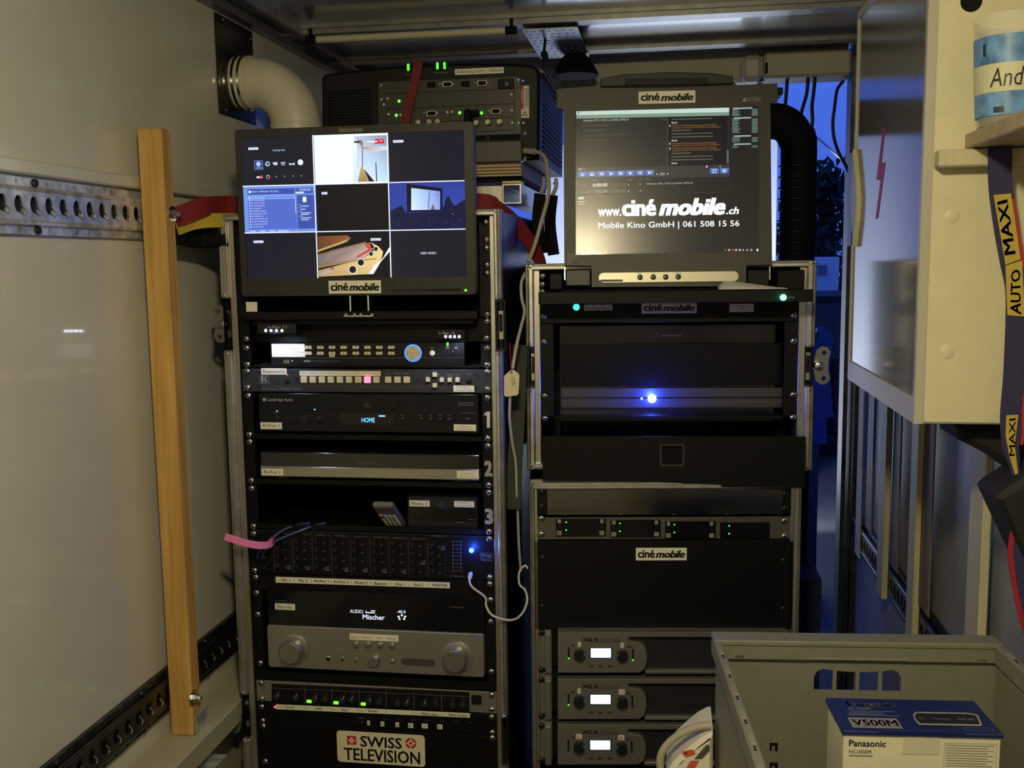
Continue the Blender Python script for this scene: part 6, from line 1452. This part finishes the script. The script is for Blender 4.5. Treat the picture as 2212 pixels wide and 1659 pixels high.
for u, v in ((824, 185), (825, 215), (838, 213.5), (840, 247), (866, 248.5), (967, 242.5), (977, 242), (1105, 204.5), (1106, 238.5), (1107, 265.5), (1120, 173), (1130, 175), (1121, 266), (1131, 266), (830, 226)): T.pknob('plate_screw', u, v, 3, y-.001, .003, CHROME, 10)
T.pbox('black_plug', 1002, 235, 1016, 275, y2-.03, .03, BLACKM, .003); T.pbox('black_plug', 1018, 236, 1034, 250, y2-.02, .02, BLACKM, .003)
gl_ = emit('status_green', (.08, 1, .03), 1.5)
for u, v in ((881.5, 145), (944.5, 142), (960, 141.5)): T.prbox('status_bar', u-2.6, v-7.5, u+2.6, v+7.5, -.0015, .002, .0015, gl_)
sticker(T, 'setting_label', 982.5, 147, 1088, 160, -.0006, [('Auflösung Scaler: 1080p60', 986.5, 149.5, 1084, 158.5)])
st = T.pbox('danger_label', 1123.5, 185, 1143, 255, -.001, .001, mat('danger_white', (.60, .58, .52), .4), .0002)
f2 = T.flat('print', -.0014, PRINT, st); f2.pr(1124, 186, 1131, 235, (.38, .02, .02)); f2.up(); f2.tx('DANGER', *FPj.rect(1125.5, 194, 1129.5, 222, 0), (.7, .6, .55), rot=90); f2.pp([(1127, 250), (1140, 250), (1133.5, 240)], (.08, .07, .02)); f2.up(); f2.pp([(1129.5, 248.8), (1137.5, 248.8), (1133.5, 242.2)], (.6, .45, .04))
for u in (1134, 1137, 1140): f2.pr(u, 190, u+1.2, 232, (.12, .12, .11))
f2.done()
f2 = T.flat('arrow_print', -.0014)
for v in (286, 343): f2.pp([(1130, v+5), (1138, v+5), (1134, v-5)], (.30, .29, .24))
f2.pr(937, 156, 968, 158, (.12, .12, .11)); f2.pr(876, 159.5, 886, 161.5, (.12, .12, .11)); f2.done()
xs_ = rx(1164, 200)[0]
for i in range(20): zz = pz0+.02+.011*i; T.box('side_slat', xs_-.001, xs_+.003, .06, .42, zz, zz+.004, BLACKM, .0008)
for u0, v0, u1, v1 in ((1028, 285, 1050, 302), (1057, 287, 1122, 302)): T.pbox('slot_recess', u0, v0, u1, v1, -.002, .002, BLACKM, .0005)
# strap across the projector
ps = [FPj.w(rx(u, v, -.012)[0], -.012, rx(u, v, -.012)[1]) for u, v in ((904, 137), (896, 175), (884, 225), (876, 262), (872, 300))]
solo('tie_down_strap', 'dark red strap lying across the connector plate of the projector', 'strap', g_sweep([ps[0]+Vector((.002, .10, .012)), ps[0]+Vector((0, .015, .006))]+ps, [(-.0012, -.0095), (.0012, -.0095), (.0012, .0095), (-.0012, .0095)], (1, 0, 0), 5), DRED)
# grey box + plywood + tube frame under the projector
x0, x1, z0, z1 = FPj.rect(930, 306, 1127, 352, -.03)
solo('metal_box', 'dark grey metal box with rounded edges below the connector plate', 'box', g_prism(rrect(x0, x1, z0, z1, .005), -.03, .0, .002), mat('box_grey', (.072, .070, .060), .45, .2, noise=.1, nscale=120), FPj)
x0, x1, z0, z1 = FPj.rect(700, 354, 1126, 385, -.02)
z1 = min(z1, pz0-.001)
T = Thing('plywood_board', 'thick plywood board with visible layers under the projector', 'board', FPj, ((x0+x1)/2, .1, z0))
nl = 9
for i in range(nl): T.box('ply', x0, x1, -.02+(.0008 if i % 2 else 0), .42, z0+(z1-z0)*i/nl, z0+(z1-z0)*(i+1)/nl, PLYL if i % 2 == 0 else PLYD, 0)
zt2 = z0
a0, a1, b0, b1 = FPj.rect(1085, 397, 1126, 440, -.02)
zcase = FA.o.z+zt
T = Thing('tube_frame', 'aluminium square tube frame carrying the projector board on the rack', 'frame', FPj, ((a0+a1)/2, .1, b0))
hole = rrect(a0+.003, a1-.003, b0+.003, b1-.003, .001, 1)[::-1]
T.add('square_tube', g_plate([(a0, b0), (a1, b0), (a1, b1), (a0, b1)], [hole], -.02, .40), ALU)
T.box('cross_tube', a0-.38, a0-.001, -.012, .028, b0+.002, b1-.002, ALU, .001)
c0_ = a0-.38
T.add('square_tube', g_plate([(c0_-.04, b0), (c0_, b0), (c0_, b1), (c0_-.04, b1)], [rrect(c0_-.037, c0_-.003, b0+.003, b1-.003, .001, 1)[::-1]], -.02, .40), ALU)
T.box('hinge_plate', a0, a1, -.022, .02, b1+.001, b1+.006, mat('hinge_brass', (.45, .38, .10), .35, .8), .0005)
T.box('spacer', x0+.02, x1, .0, .40, b1+.006, zt2, BLACKM, 0)
# grey latch clips beside the projector
for u, v, lab_ in ((1172, 400, 'pale plastic clip on the black strap end beside the projector'), (1198, 403, 'pale plastic clip close to the console screen edge')):
    q = on_y(u, v, 2.25)
    T = Thing('plastic_clip', lab_, 'clip', FV, tuple(q), 'plastic clips')
    T.add('lever', g_sweep([q+Vector((.003, 0, .016)), q+Vector((.004, -.004, 0)), q+Vector((-.004, 0, -.018))], rrect(-.004, .004, -.006, .006, .002, 2), (0, 1, 0), 4), mat('clip_cream', (.50, .48, .38), .45)); T.add('pin', g_lathe([(.003, -.008), (.003, .008)], 8, (q.x, q.y, q.z+.006)), DSTEEL)
    T.add('strap_end', g_ribbon([q+Vector((-.006, .004, -.018)), q+Vector((-.012, .006, -.08)), q+Vector((-.004, .006, -.15))], .026, .002, (1, 0, 0), 4), BLACKM)

# ================================================================== wall cabinet on the right
CX = .33
n0 = on_x(1990, 460, CX).y; f0 = on_x(1841, 430, CX).y
cb = on_x(1979, 919, CX).z; ct = on_x(1845, 38, CX).z
n0b = on_x(1979, 919, CX).y
T = Thing('wall_cabinet', 'cream wall cabinet with a glossy grey door and a red lightning mark', 'cabinet', FV, ((CX+XR)/2, (n0+f0)/2, cb))
T.box('body', CX+.012, XR-.001, n0+.0, f0, cb, ct, CREAM, .003)
FD = Frame((CX, 0, 0), axes=((0, -1, 0), (1, 0, 0), (0, 0, 1)))
T.add('door_frame', to_world(FD, g_plate([(-f0, cb), (-n0, cb), (-n0, ct), (-f0, ct)], [rrect(-f0+.012, -n0-.012, cb+.035, ct-.012, .001, 1)[::-1]], 0, .012)), mat('frame_cream', (.46, .44, .36), .35))
dr = T.add('door', to_world(FD, g_box(-f0+.012, -n0-.012, .003, .012, cb+.035, ct-.012)), CABDOOR)
zz = [FD.px(u, v, .0028) for u, v in ((1908, 275), (1912, 280), (1904, 352), (1913, 350), (1897, 470), (1891, 474), (1902, 390), (1893, 388))]
T.add('lightning_mark', ([tuple(FD.w(p[0], .0026, p[1])) for p in zz], [(0, 1, 2), (2, 7, 0), (2, 3, 6), (2, 6, 7), (3, 4, 5), (3, 5, 6)]), mat('red_tape', (.45, .015, .07), .5))
hp = [FD.px(u, v, -.0) for u, v in ((1848, 322), (1854, 380), (1857, 430), (1854, 480), (1848, 533), (1845, 480), (1843, 430), (1846, 370))]
g_ = g_prism(hp, -.005, .003, .002); T.add('handle', ([tuple(FD.w(*p)) for p in g_[0]], g_[1]), mat('handle_cream', (.62, .58, .36), .4))
hp = [FD.px(u, v, .002) for u, v in ((1834, 332), (1844, 330), (1843, 530), (1833, 532))]
g_ = g_prism(hp, -.0, .003); T.add('door_label', ([tuple(FD.w(*p)) for p in g_[0]], g_[1]), mat('pale_blue_label', (.35, .45, .55), .4))
FN = Frame((0, n0, 0))
for u, v in ((2057, 467), (2046, 760)):
    x, z = FN.px(u, v); T.add('screw_cap', g_lathe([(.008, -.0014), (.0095, -.0006), (.0095, .001)], 20, (x, n0, z)), CREAM, smooth=True)
x, z = FN.px(2098, 3); T.add('cable_hole', g_lathe([(.0135, -.0005), (.0135, .004)], 24, (x, n0, z)), BLACKM)
# ================================================================== shelf at the right with cup and straps
SY = n0-.003
q = on_y(2083, 320, SY)
sz = q.z; sxx = q.x
solo('side_shelf', 'thick pale board shelf fixed to the wall below the cup', 'shelf', g_box(sxx, XR, .55, SY, sz-.002, sz+.018, .002), BIRCH)
q2 = on_y(2022, 340, n0-.03); 
solo('shelf_batten', 'short plywood bearer under the end of the pale shelf', 'batten', g_box(q2.x+.004, XR, n0-.03, n0-.002, q2.z-.012, min(q2.z+.010, sz-.003), .002), PALEW)
FC_ = Frame((0, 1.40, 0))
cxx = sxx+.0375; cyy = SY-.050; zb_ = sz+.019
T = Thing('plastic_cup', 'clear plastic cup with a blue print and a handwritten name strip', 'cup', FV, (cxx, cyy, zb_))
CLEAR = mat('clear_plastic', (.80, .80, .70), .08, trans=.0, alpha=.22)
h_ = .134
T.add('wall', g_lathe([(.036, 0.001), (.037, .004), (.0445, h_), (.0435, h_), (.036, .005), (.035, .004)], 40, (cxx, cyy, zb_), 'z'), CLEAR, smooth=True)
rr = lambda t: .0372+(.0445-.0372)*t/h_
g1 = g_lathe([(rr(.012)+.0006, .012), (rr(.108)+.0006, .108)], 48, (cxx, cyy, zb_), 'z'); g1 = (g1[0], g1[1][:-2])
T.add('blue_print', g1, mat('cup_blue', (.10, .27, .60), .4, noise=.4, nscale=60, tint=(.20, .42, .78)), smooth=True)
def cupstrip(z0, z1, a0, a1, rad, n=16):
    V = []; Fc = []
    for i in range(n+1):
        a = math.radians(a0+(a1-a0)*i/n)
        for z in (z0, z1): r_ = rr(z)+rad; V.append((cxx+r_*math.cos(a), cyy+r_*math.sin(a), zb_+z))
    for i in range(n): Fc.append((2*i, 2*i+2, 2*i+3, 2*i+1))
    return V, Fc
T.add('name_strip', cupstrip(.040, .074, 165, 335, .0011), mat('tape_cream', (.62, .62, .42), .55))
v, f, a0, a1, b0, b1 = text_geo('Andi', .0, .15)
V = []
for p in v:
    a = math.radians(221+(281-221)*(p[0]-a0)/(a1-a0)); zq = .046+.022*(p[1]-b0)/(b1-b0); r_ = rr(zq)+.0016
    V.append((cxx+r_*math.cos(a), cyy+r_*math.sin(a), zb_+zq))
T.add('handwriting', (V, f), mat('ink_black', (.015, .012, .015), .5))
for q in ((.084, .099, 207, 213), (.015, .022, 228, 246)):
    T.add('sketch_mark', cupstrip(*q, .0012, 4), mat('ink_navy', (.02, .04, .08), .5))
T.add('base', g_lathe([(.033, 0), (.0355, .001), (.0355, .003)], 36, (cxx, cyy, zb_), 'z'), CLEAR, smooth=True)
solo('marker_pen', 'grey marker cap standing inside the cup', 'pen', g_merge(g_lathe([(.010, .004), (.010, .035), (.008, .038)], 14, (cxx-.016, cyy+.004, zb_), 'z')), MGREY, smooth=True)
solo('marker_pen', 'red pen lying inside the cup', 'pen', g_tube([(cxx-.004, cyy-.012, zb_+.010), (cxx+.022, cyy-.004, zb_+.030)], .006, 10, 1, False), mat('red_pen', (.55, .02, .02), .4), smooth=True)
# printed webbing strap
SY2 = SY-.035
def fy3(lst, Y=None): return [on_y(u, v, Y or SY2) for u, v in lst]
pts_ = fy3([(2160, 322), (2160, 380), (2164, 430), (2174, 500), (2186, 565), (2197, 620), (2198, 680), (2196, 740), (2192, 820), (2186, 890), (2186, 930), (2183, 960), (2190, 1000), (2197, 1040)])
T = Thing('printed_strap', 'blue webbing strap with yellow lettered patches hanging from the shelf', 'strap', FV, tuple(pts_[0]))
NAVY = mat('navy_webbing', (.028, .024, .085), .75, noise=.2, nscale=300, bump=.2, bscale=600)
T.add('webbing', g_sweep([pts_[0]+Vector((0, .05, .02)), pts_[0]+Vector((0, .01, .012))]+pts_, [(-.0009, -.0145), (.0009, -.0145), (.0009, .0145), (-.0009, .0145)], (1, 0, 0), 5, scale=lambda t: 1 if t < .8 else 1-.75*(t-.8)/.2), NAVY)
T.add('red_edge', g_sweep([p+Vector((.0135, -.0004, 0)) for p in pts_[2:-2]], [(-.0011, -.0016), (.0011, -.0016), (.0011, .0016), (-.0011, .0016)], (1, 0, 0), 5), mat('red_edge', (.45, .02, .02), .7))
FS = Frame((0, SY2, 0)); T.F = FS; T.org = Vector((pts_[0].x, pts_[0].y-SY2, pts_[0].z))
yl = (.50, .38, .06)
pw = T.flat('yellow_patch', -.0025); pw.pp([(2146, 421), (2184, 418), (2205, 560), (2172, 572)], yl); pw.done(); pw = T.flat('yellow_patch', -.0025); pw.pp([(2172, 574), (2208, 562), (2214, 684), (2176, 681)], yl); pw.done(); pw = T.flat('yellow_patch', -.0025); pw.pp([(2174, 897), (2200, 896), (2196, 930), (2192, 960), (2200, 1030), (2194, 1030), (2180, 985), (2172, 940)], yl); pw.done()
tw = T.flat('lettering', -.0030); nv = (.02, .018, .06)
def vt(txt, quad, bold=.02):
    """lettering running upwards inside a quad: bottom-left, bottom-right, top-left, top-right (photo points)"""
    v, f, a0, a1, b0, b1 = text_geo(txt, bold, 0); b = len(tw.v); BL, BR, TL, TR = [Vector(FS.px(*q_, tw.y0)) for q_ in quad]
    for p in v:
        a = (p[0]-a0)/(a1-a0); q_ = 1-(p[1]-b0)/(b1-b0)
        P = (BL*(1-q_)+BR*q_)*(1-a)+(TL*(1-q_)+TR*q_)*a; tw.v.append((P.x, tw.y, P.y))
    for g in f: tw.f.append(tuple(i+b for i in g)); tw.c.append([nv]*len(g))
vt('MAXI', ((2170, 552), (2194, 548), (2154, 436), (2176, 430))); vt('AUTO', ((2182, 676), (2206, 680), (2184, 585), (2204, 580))); vt('MAXI', ((2180, 985), (2192, 985), (2180, 905), (2194, 903)), .01)
tw.done()
# black bag hanging under the shelf
P_ = [on_y(u, v, SY-.07) for u, v in ((2154, 1078), (2170, 1062), (2212, 1036), (2270, 1010), (2290, 1200), (2240, 1260))]
g_ = g_prism([(p.x, p.z) for p in P_], SY-.07, SY+.02, .008)
T = Thing('black_bag', 'black bag with a red-edged blue strap hanging below the shelf', 'bag', FV, tuple(P_[0]))
T.add('body', g_, mat('bag_black', (.008, .008, .010), .7, bump=.3, bscale=90))
c = fy3([(2192, 1130), (2183, 1180), (2186, 1230), (2196, 1290), (2210, 1345), (2232, 1420)], SY-.06)
T.add('strap', g_sweep([p+Vector((.016, 0, 0)) for p in c], [(-.001, -.016), (.001, -.016), (.001, .016), (-.001, .016)], (1, 0, 0), 5), NAVY)
T.add('strap_edge', g_sweep(c, [(-.0014, -.003), (.0014, -.003), (.0014, .003), (-.0014, .003)], (1, 0, 0), 5), mat('red_edge2', (.32, .012, .03), .7))
T.add('cord', g_tube(fy3([(2197, 1040), (2192, 1052), (2188, 1062)]), .0012, 6, 3), BCABLE)
P_ = [on_y(u, v, n0+.05) for u, v in ((2070, 925), (2260, 925), (2260, 1058), (2212, 1035), (2140, 985), (2074, 952))]
g_ = g_prism([(p.x, p.z) for p in P_][::-1], n0+.05, n0+.16, .01)  # dark solid stands in for the shadow under the cabinet
solo('shadow_bulk', 'dark bulk in place of the shadow under the cream cabinet', 'shadow bulk', g_, mat('shadow_dark', (.012, .012, .015), .85, bump=.4, bscale=40))

# ================================================================== crate on the bench, camcorder box, canister
lo, hi = CAMZ-.75, CAMZ-.3
for _ in range(40):
    zr_ = (lo+hi)/2; wd = (on_z(2157, 1390, zr_)-on_z(1553, 1385, zr_)).length
    if wd > .385: lo = zr_
    else: hi = zr_
A_, B_ = on_z(1541, 1382, zr_), on_z(2166, 1391, zr_)
ang = math.atan2(B_.y-A_.y, B_.x-A_.x)
FR = Frame((A_.x, A_.y, zr_), ang)
wx = (B_-A_).length; dp_ = .60; hh = .30; tk = .012
print('crate rim', zr_, 'yaw', math.degrees(ang), 'width', wx, tuple(A_))
T = Thing('folding_crate', 'grey plastic folding crate with hand holes standing on the bench', 'crate', FR, (wx/2, -dp_/2, -hh))
h4 = [FR.px(u, v, 0) for u, v in ((1755, 1495), (1952, 1495), (1952, 1447), (1755, 1447))]
hx0_, hx1_, hz0_, hz1_ = h4[0][0], h4[1][0], h4[0][1], h4[2][1]
holes = []
for i in range(4):
    a = hx0_+(hx1_-hx0_)*i/4+.0025; b = hx0_+(hx1_-hx0_)*(i+1)/4-.0025
    top = lambda x: hz1_-.006*math.sin(math.pi*(x-hx0_)/(hx1_-hx0_))**.8
    pts_ = [(a, hz0_), (b, hz0_), (b, top(b) if i < 3 else hz1_-.014)]
    if i == 3: pts_ += [(b-.004, hz1_-.006), (b-.012, hz1_-.002), (a, top(a))]
    elif i == 0: pts_ += [(a+.012, hz1_-.002), (a+.004, hz1_-.006), (a, hz1_-.014)]
    else: pts_ += [((a+b)/2, top((a+b)/2)), (a, top(a))]
    holes.append(pts_[::-1])
rim = .028
T.add('far_wall', g_plate([(.005, -hh), (wx-.005, -hh), (wx-.005, -rim), (.005, -rim)], holes, .004, .010), CRATE)
T.add('far_rim', g_merge(g_box(0, wx, -.004, .026, -rim, 0, .002), g_box(0, wx, -.006, .030, -.007, .0015, .002)), CRATE)
gx = lambda u: FR.px(u, 1420, .004)[0]; gz = lambda v: FR.px(1850, v, .004)[1]
T.box('hinge_panel', gx(1752), gx(1957), -.005, .006, gz(1418), -rim+.002, CRATE, .001)
for u0, u1 in ((1584, 1607), (2105, 2128)): T.box('hinge_lug', gx(u0), gx(u1), -.004, .006, gz(1414), -rim+.002, CRATE, .001)
for u0, u1 in ((1678, 1715), (1993, 2030)): T.add('snap_catch', g_merge(g_box(gx(u0), gx(u1), -.001, .005, gz(1413), -rim+.002, .001), g_box(gx(u0)+.004, gx(u1)-.004, -.003, 0, gz(1409), gz(1404), .001)), mat('catch_grey', (.16, .155, .125), .5))
T.box('lip_line', gx(1607), gx(1752), .0, .005, gz(1413), -rim, mat('crate_line', (.24, .235, .18), .5), .001); T.box('lip_line', gx(1957), gx(2105), .0, .005, gz(1416), -rim, mat('crate_line', (.24, .235, .18), .5), .001)
for u, v in ((1671, 1613), (1671, 1656)):
    x, z = FR.px(u, v, .004); T.add('locking_slot', g_merge(g_box(x-.0055, x-.003, .002, .005, z-.005, z+.006), g_box(x+.002, x+.0055, .002, .005, z-.005, z+.006), g_box(x-.0055, x+.0055, .002, .005, z+.003, z+.006)), BLACKM)
for sx, x_ in ((-1, 0), (1, wx-tk)):
    T.box('side_wall', x_+.004, x_+.009, -dp_, 0, -hh, -rim, CRATE, .001)
    T.add('side_rim', g_merge(g_box(x_, x_+tk, -dp_, -.004, -rim, 0, .002)), CRATE)
    for i in range(9):
        yy = -.03-.065*i; T.box('rim_notch', x_+.002, x_+tk-.003, yy-.022, yy, -.001, .0012, mat('crate_line', (.24, .235, .18), .5), .0008)
        for q in (-.028, -.034): T.box('rim_hole', x_+.004, x_+.007, yy+q-.002, yy+q+.001, -.001, .0006, BLACKM, 0)
T.box('near_wall', tk, wx-tk, -dp_, -dp_+.006, -hh, 0, CRATE, .001); T.box('crate_floor', tk, wx-tk, -dp_+.006, .004, -hh, -hh+.006, CRATE, 0)
# camcorder box
lo, hi = zr_-.20, zr_+.02
zbx = zr_-.012
p_fl, p_fr, p_nr, p_nl = on_z(1817, 1513, zbx), on_z(2132, 1520, zbx), on_z(2163, 1584, zbx), on_z(1823, 1576, zbx)
ang2 = math.atan2((p_nr-p_nl).y, (p_nr-p_nl).x)
FX = Frame(tuple(p_nl), ang2); bw = (p_nr-p_nl).length; bd = FX.px(1, 1)[0]*0+abs((p_fl-p_nl).dot(FX.ey)); bh = zbx-(zr_-hh+.006)
print('box', bw, bd, bh)
T = Thing('camcorder_box', 'white and blue camcorder carton standing in the grey crate', 'box', FX, (bw/2, bd/2, -bh))
T.box('carton', 0, bw, 0, bd, -bh, -.006, BOXWHITE, .001)
T.box('lid', -.002, bw+.002, -.003, bd+.008, -.006, 0, BOXBLUE, .0015)
FT = Frame(FX.w(0, 0, .0), axes=(FX.ex, (0, 0, -1), FX.ey))        # looking down on the lid
T.F = FT; T.org = Vector((bw/2, bh, bd/2))
# note: parts added in FT coordinates need the thing's own frame, so print them through world space
def lidflat(part, fn):
    TT = T; v0 = TT.F; TT.F = FT
    class L2(Flat): pass
    fl_ = Flat(TT, part, -.0006, PRINT, None, None); fn(fl_)
    vv_ = []
    for p in fl_.v:
        W = FT.w(p[0], p[1], p[2]); loc = FX.mat4(bw/2, bd/2, -bh).inverted() @ W; vv_.append(tuple(loc))
    me = bpy.data.meshes.new(part); me.from_pydata(vv_, [], fl_.f); ca = me.color_attributes.new('Col', 'FLOAT_COLOR', 'CORNER'); arr = []
    for i in range(len(me.polygons)):
        for c_ in fl_.c[i]: arr += [c_[0], c_[1], c_[2], 1.0]
    ca.data.foreach_set('color', arr); me.materials.append(PRINT); o_ = bpy.data.objects.new(part, me); link(o_, T.e)
def lp(fl_):
    wq = (.50, .49, .42)
    fl_.pt('Panasonic', 1830, 1516, 1931, 1526, wq, bold=.02); fl_.up(); fl_.pt('HC-V500M', 1833, 1528, 1881, 1533, (.25, .26, .30))
    for v, u1 in ((1536, 1932), (1539, 1910), (1542, 1905), (1545, 1945)): fl_.pr(1834, v, u1, v+1.2, (.16, .18, .26))
    fl_.pr(1837, 1551, 1943, 1573, (.22, .21, .24)); fl_.up(); fl_.pt('V500M', 1842, 1555, 1938, 1568, (.05, .05, .09), bold=.02)
    fl_.pp([(1972, 1545), (1978, 1538), (2090, 1540), (2112, 1544), (2122, 1566), (2118, 1569), (1985, 1566), (1976, 1556)], (.30, .30, .28)); fl_.up(); fl_.pp([(1975, 1546), (1981, 1541), (2088, 1543), (2108, 1546), (2117, 1565), (1988, 1563), (1979, 1555)], (.012, .012, .014)); fl_.up()
    fl_.pd(1990, 1552, 7, (.05, .05, .05), 16); fl_.pt('Panasonic', 2016, 1551.5, 2051, 1555, (.22, .22, .22)); fl_.pt('FULL HD', 2070, 1552.5, 2104, 1556.5, (.30, .30, .30)); fl_.outline(2085, 1573, 2146, 1579, .0005, (.2, .22, .3))
lidflat('lid_print', lp)
T.F = FX; T.org = Vector((bw/2, bd/2, -bh))
fl_ = T.flat('front_print', -.0004)
fl_.pt('Panasonic', 1834, 1599, 1914, 1613, (.02, .02, .03), bold=.02); fl_.pt('HC-V500M', 1834, 1620, 1882, 1628, (.06, .06, .07), bold=.005); fl_.pr(1834, 1631.5, 1885, 1634, (.16, .16, .14)); fl_.outline(2039, 1606, 2152, 1665, .0005, (.35, .34, .26))
for i in range(9): fl_.pr(2043, 1610+5.5*i, 2148-(i*13 % 25), 1612+5.5*i, (.30, .29, .24))
fl_.done()
T.pbox('tuck_flap', 1950, 1586, 2029, 1630, -.0008, .0008, mat('flap_card', (.60, .59, .44), .55), .0003)
T.pbox('blue_tab', 1899, 1579, 2085, 1588, -.0035, .0035, BOXBLUE, .0005)
# small grey clip on the rim side
# bench under the crate
bz = zr_-hh
T = Thing('work_bench', 'narrow bench board on legs under the grey crate', 'bench', FR, (wx/2, -dp_/2, FLZ-zr_))
T.box('top', -.16, wx-.01, -dp_-.05, .05, -hh-.026, -hh-.001, BIRCH, .002)
for a in (-.13, wx-.05): 
    for b in (-dp_-.02, .0): T.box('leg', a, a+.03, b, b+.03, FLZ-zr_, -hh-.026, DSTEEL, .001)
# white canister with hazard label
FY = Frame(FR.w(0, .0, 0), .0)
FY = Frame((0, A_.y-.03, 0))
P_ = [FY.px(u, v) for u, v in ((1433, 1700), (1440, 1659), (1452, 1637), (1480, 1610), (1510, 1585), (1533, 1573), (1533, 1700))]
base = bz
cx_, cz_ = P_[-1][0]-.035, P_[3][1]
P2 = P_[:-1]+[(P_[-2][0], P_[-2][1])]
poly = [(P_[0][0], base), *P_[1:6], (P_[5][0]+.004, P_[5][1]), (P_[5][0]+.004, base)]
T = Thing('jerrycan', 'white jerrycan with an orange hazard label beside the crate', 'canister', FY, (cx_, .04, base))
T.add('body', g_prism(poly[::-1], -.02, .07, .006), mat('white_can', (.66, .65, .56), .45))
f2 = T.flat('label_print', -.0203); rd2 = (.55, .08, .03)
f2.pp([(1472, 1624), (1496, 1618.5), (1503.5, 1629), (1482, 1637)], rd2); f2.up(); f2.pd(1482, 1627, 3, (.05, .02, .02), 10)
f2.pp([(1499, 1640), (1526, 1609), (1533, 1609), (1533, 1622), (1516, 1640)], (.06, .06, .06)); f2.pp([(1479, 1665), (1492, 1643), (1511, 1643), (1498, 1665)], (.50, .08, .06)); f2.pp([(1465, 1652), (1475, 1642), (1479, 1642), (1470, 1652)], (.25, .25, .24)); f2.done()
c = [Vector(FY.w(*((lambda q: (q[0], -.005, q[1]))(FY.px(u, v, -.005))))) for u, v in ((1440, 1720), (1430, 1680), (1426, 1645), (1432, 1622), (1450, 1600), (1478, 1581), (1508, 1570), (1535, 1567))]
solo('grey_hose', 'thick grey hose curving over the white jerrycan', 'hose', g_tube(c, .0055, 12, 6), mat('hose_grey', (.36, .35, .26), .5), smooth=True)
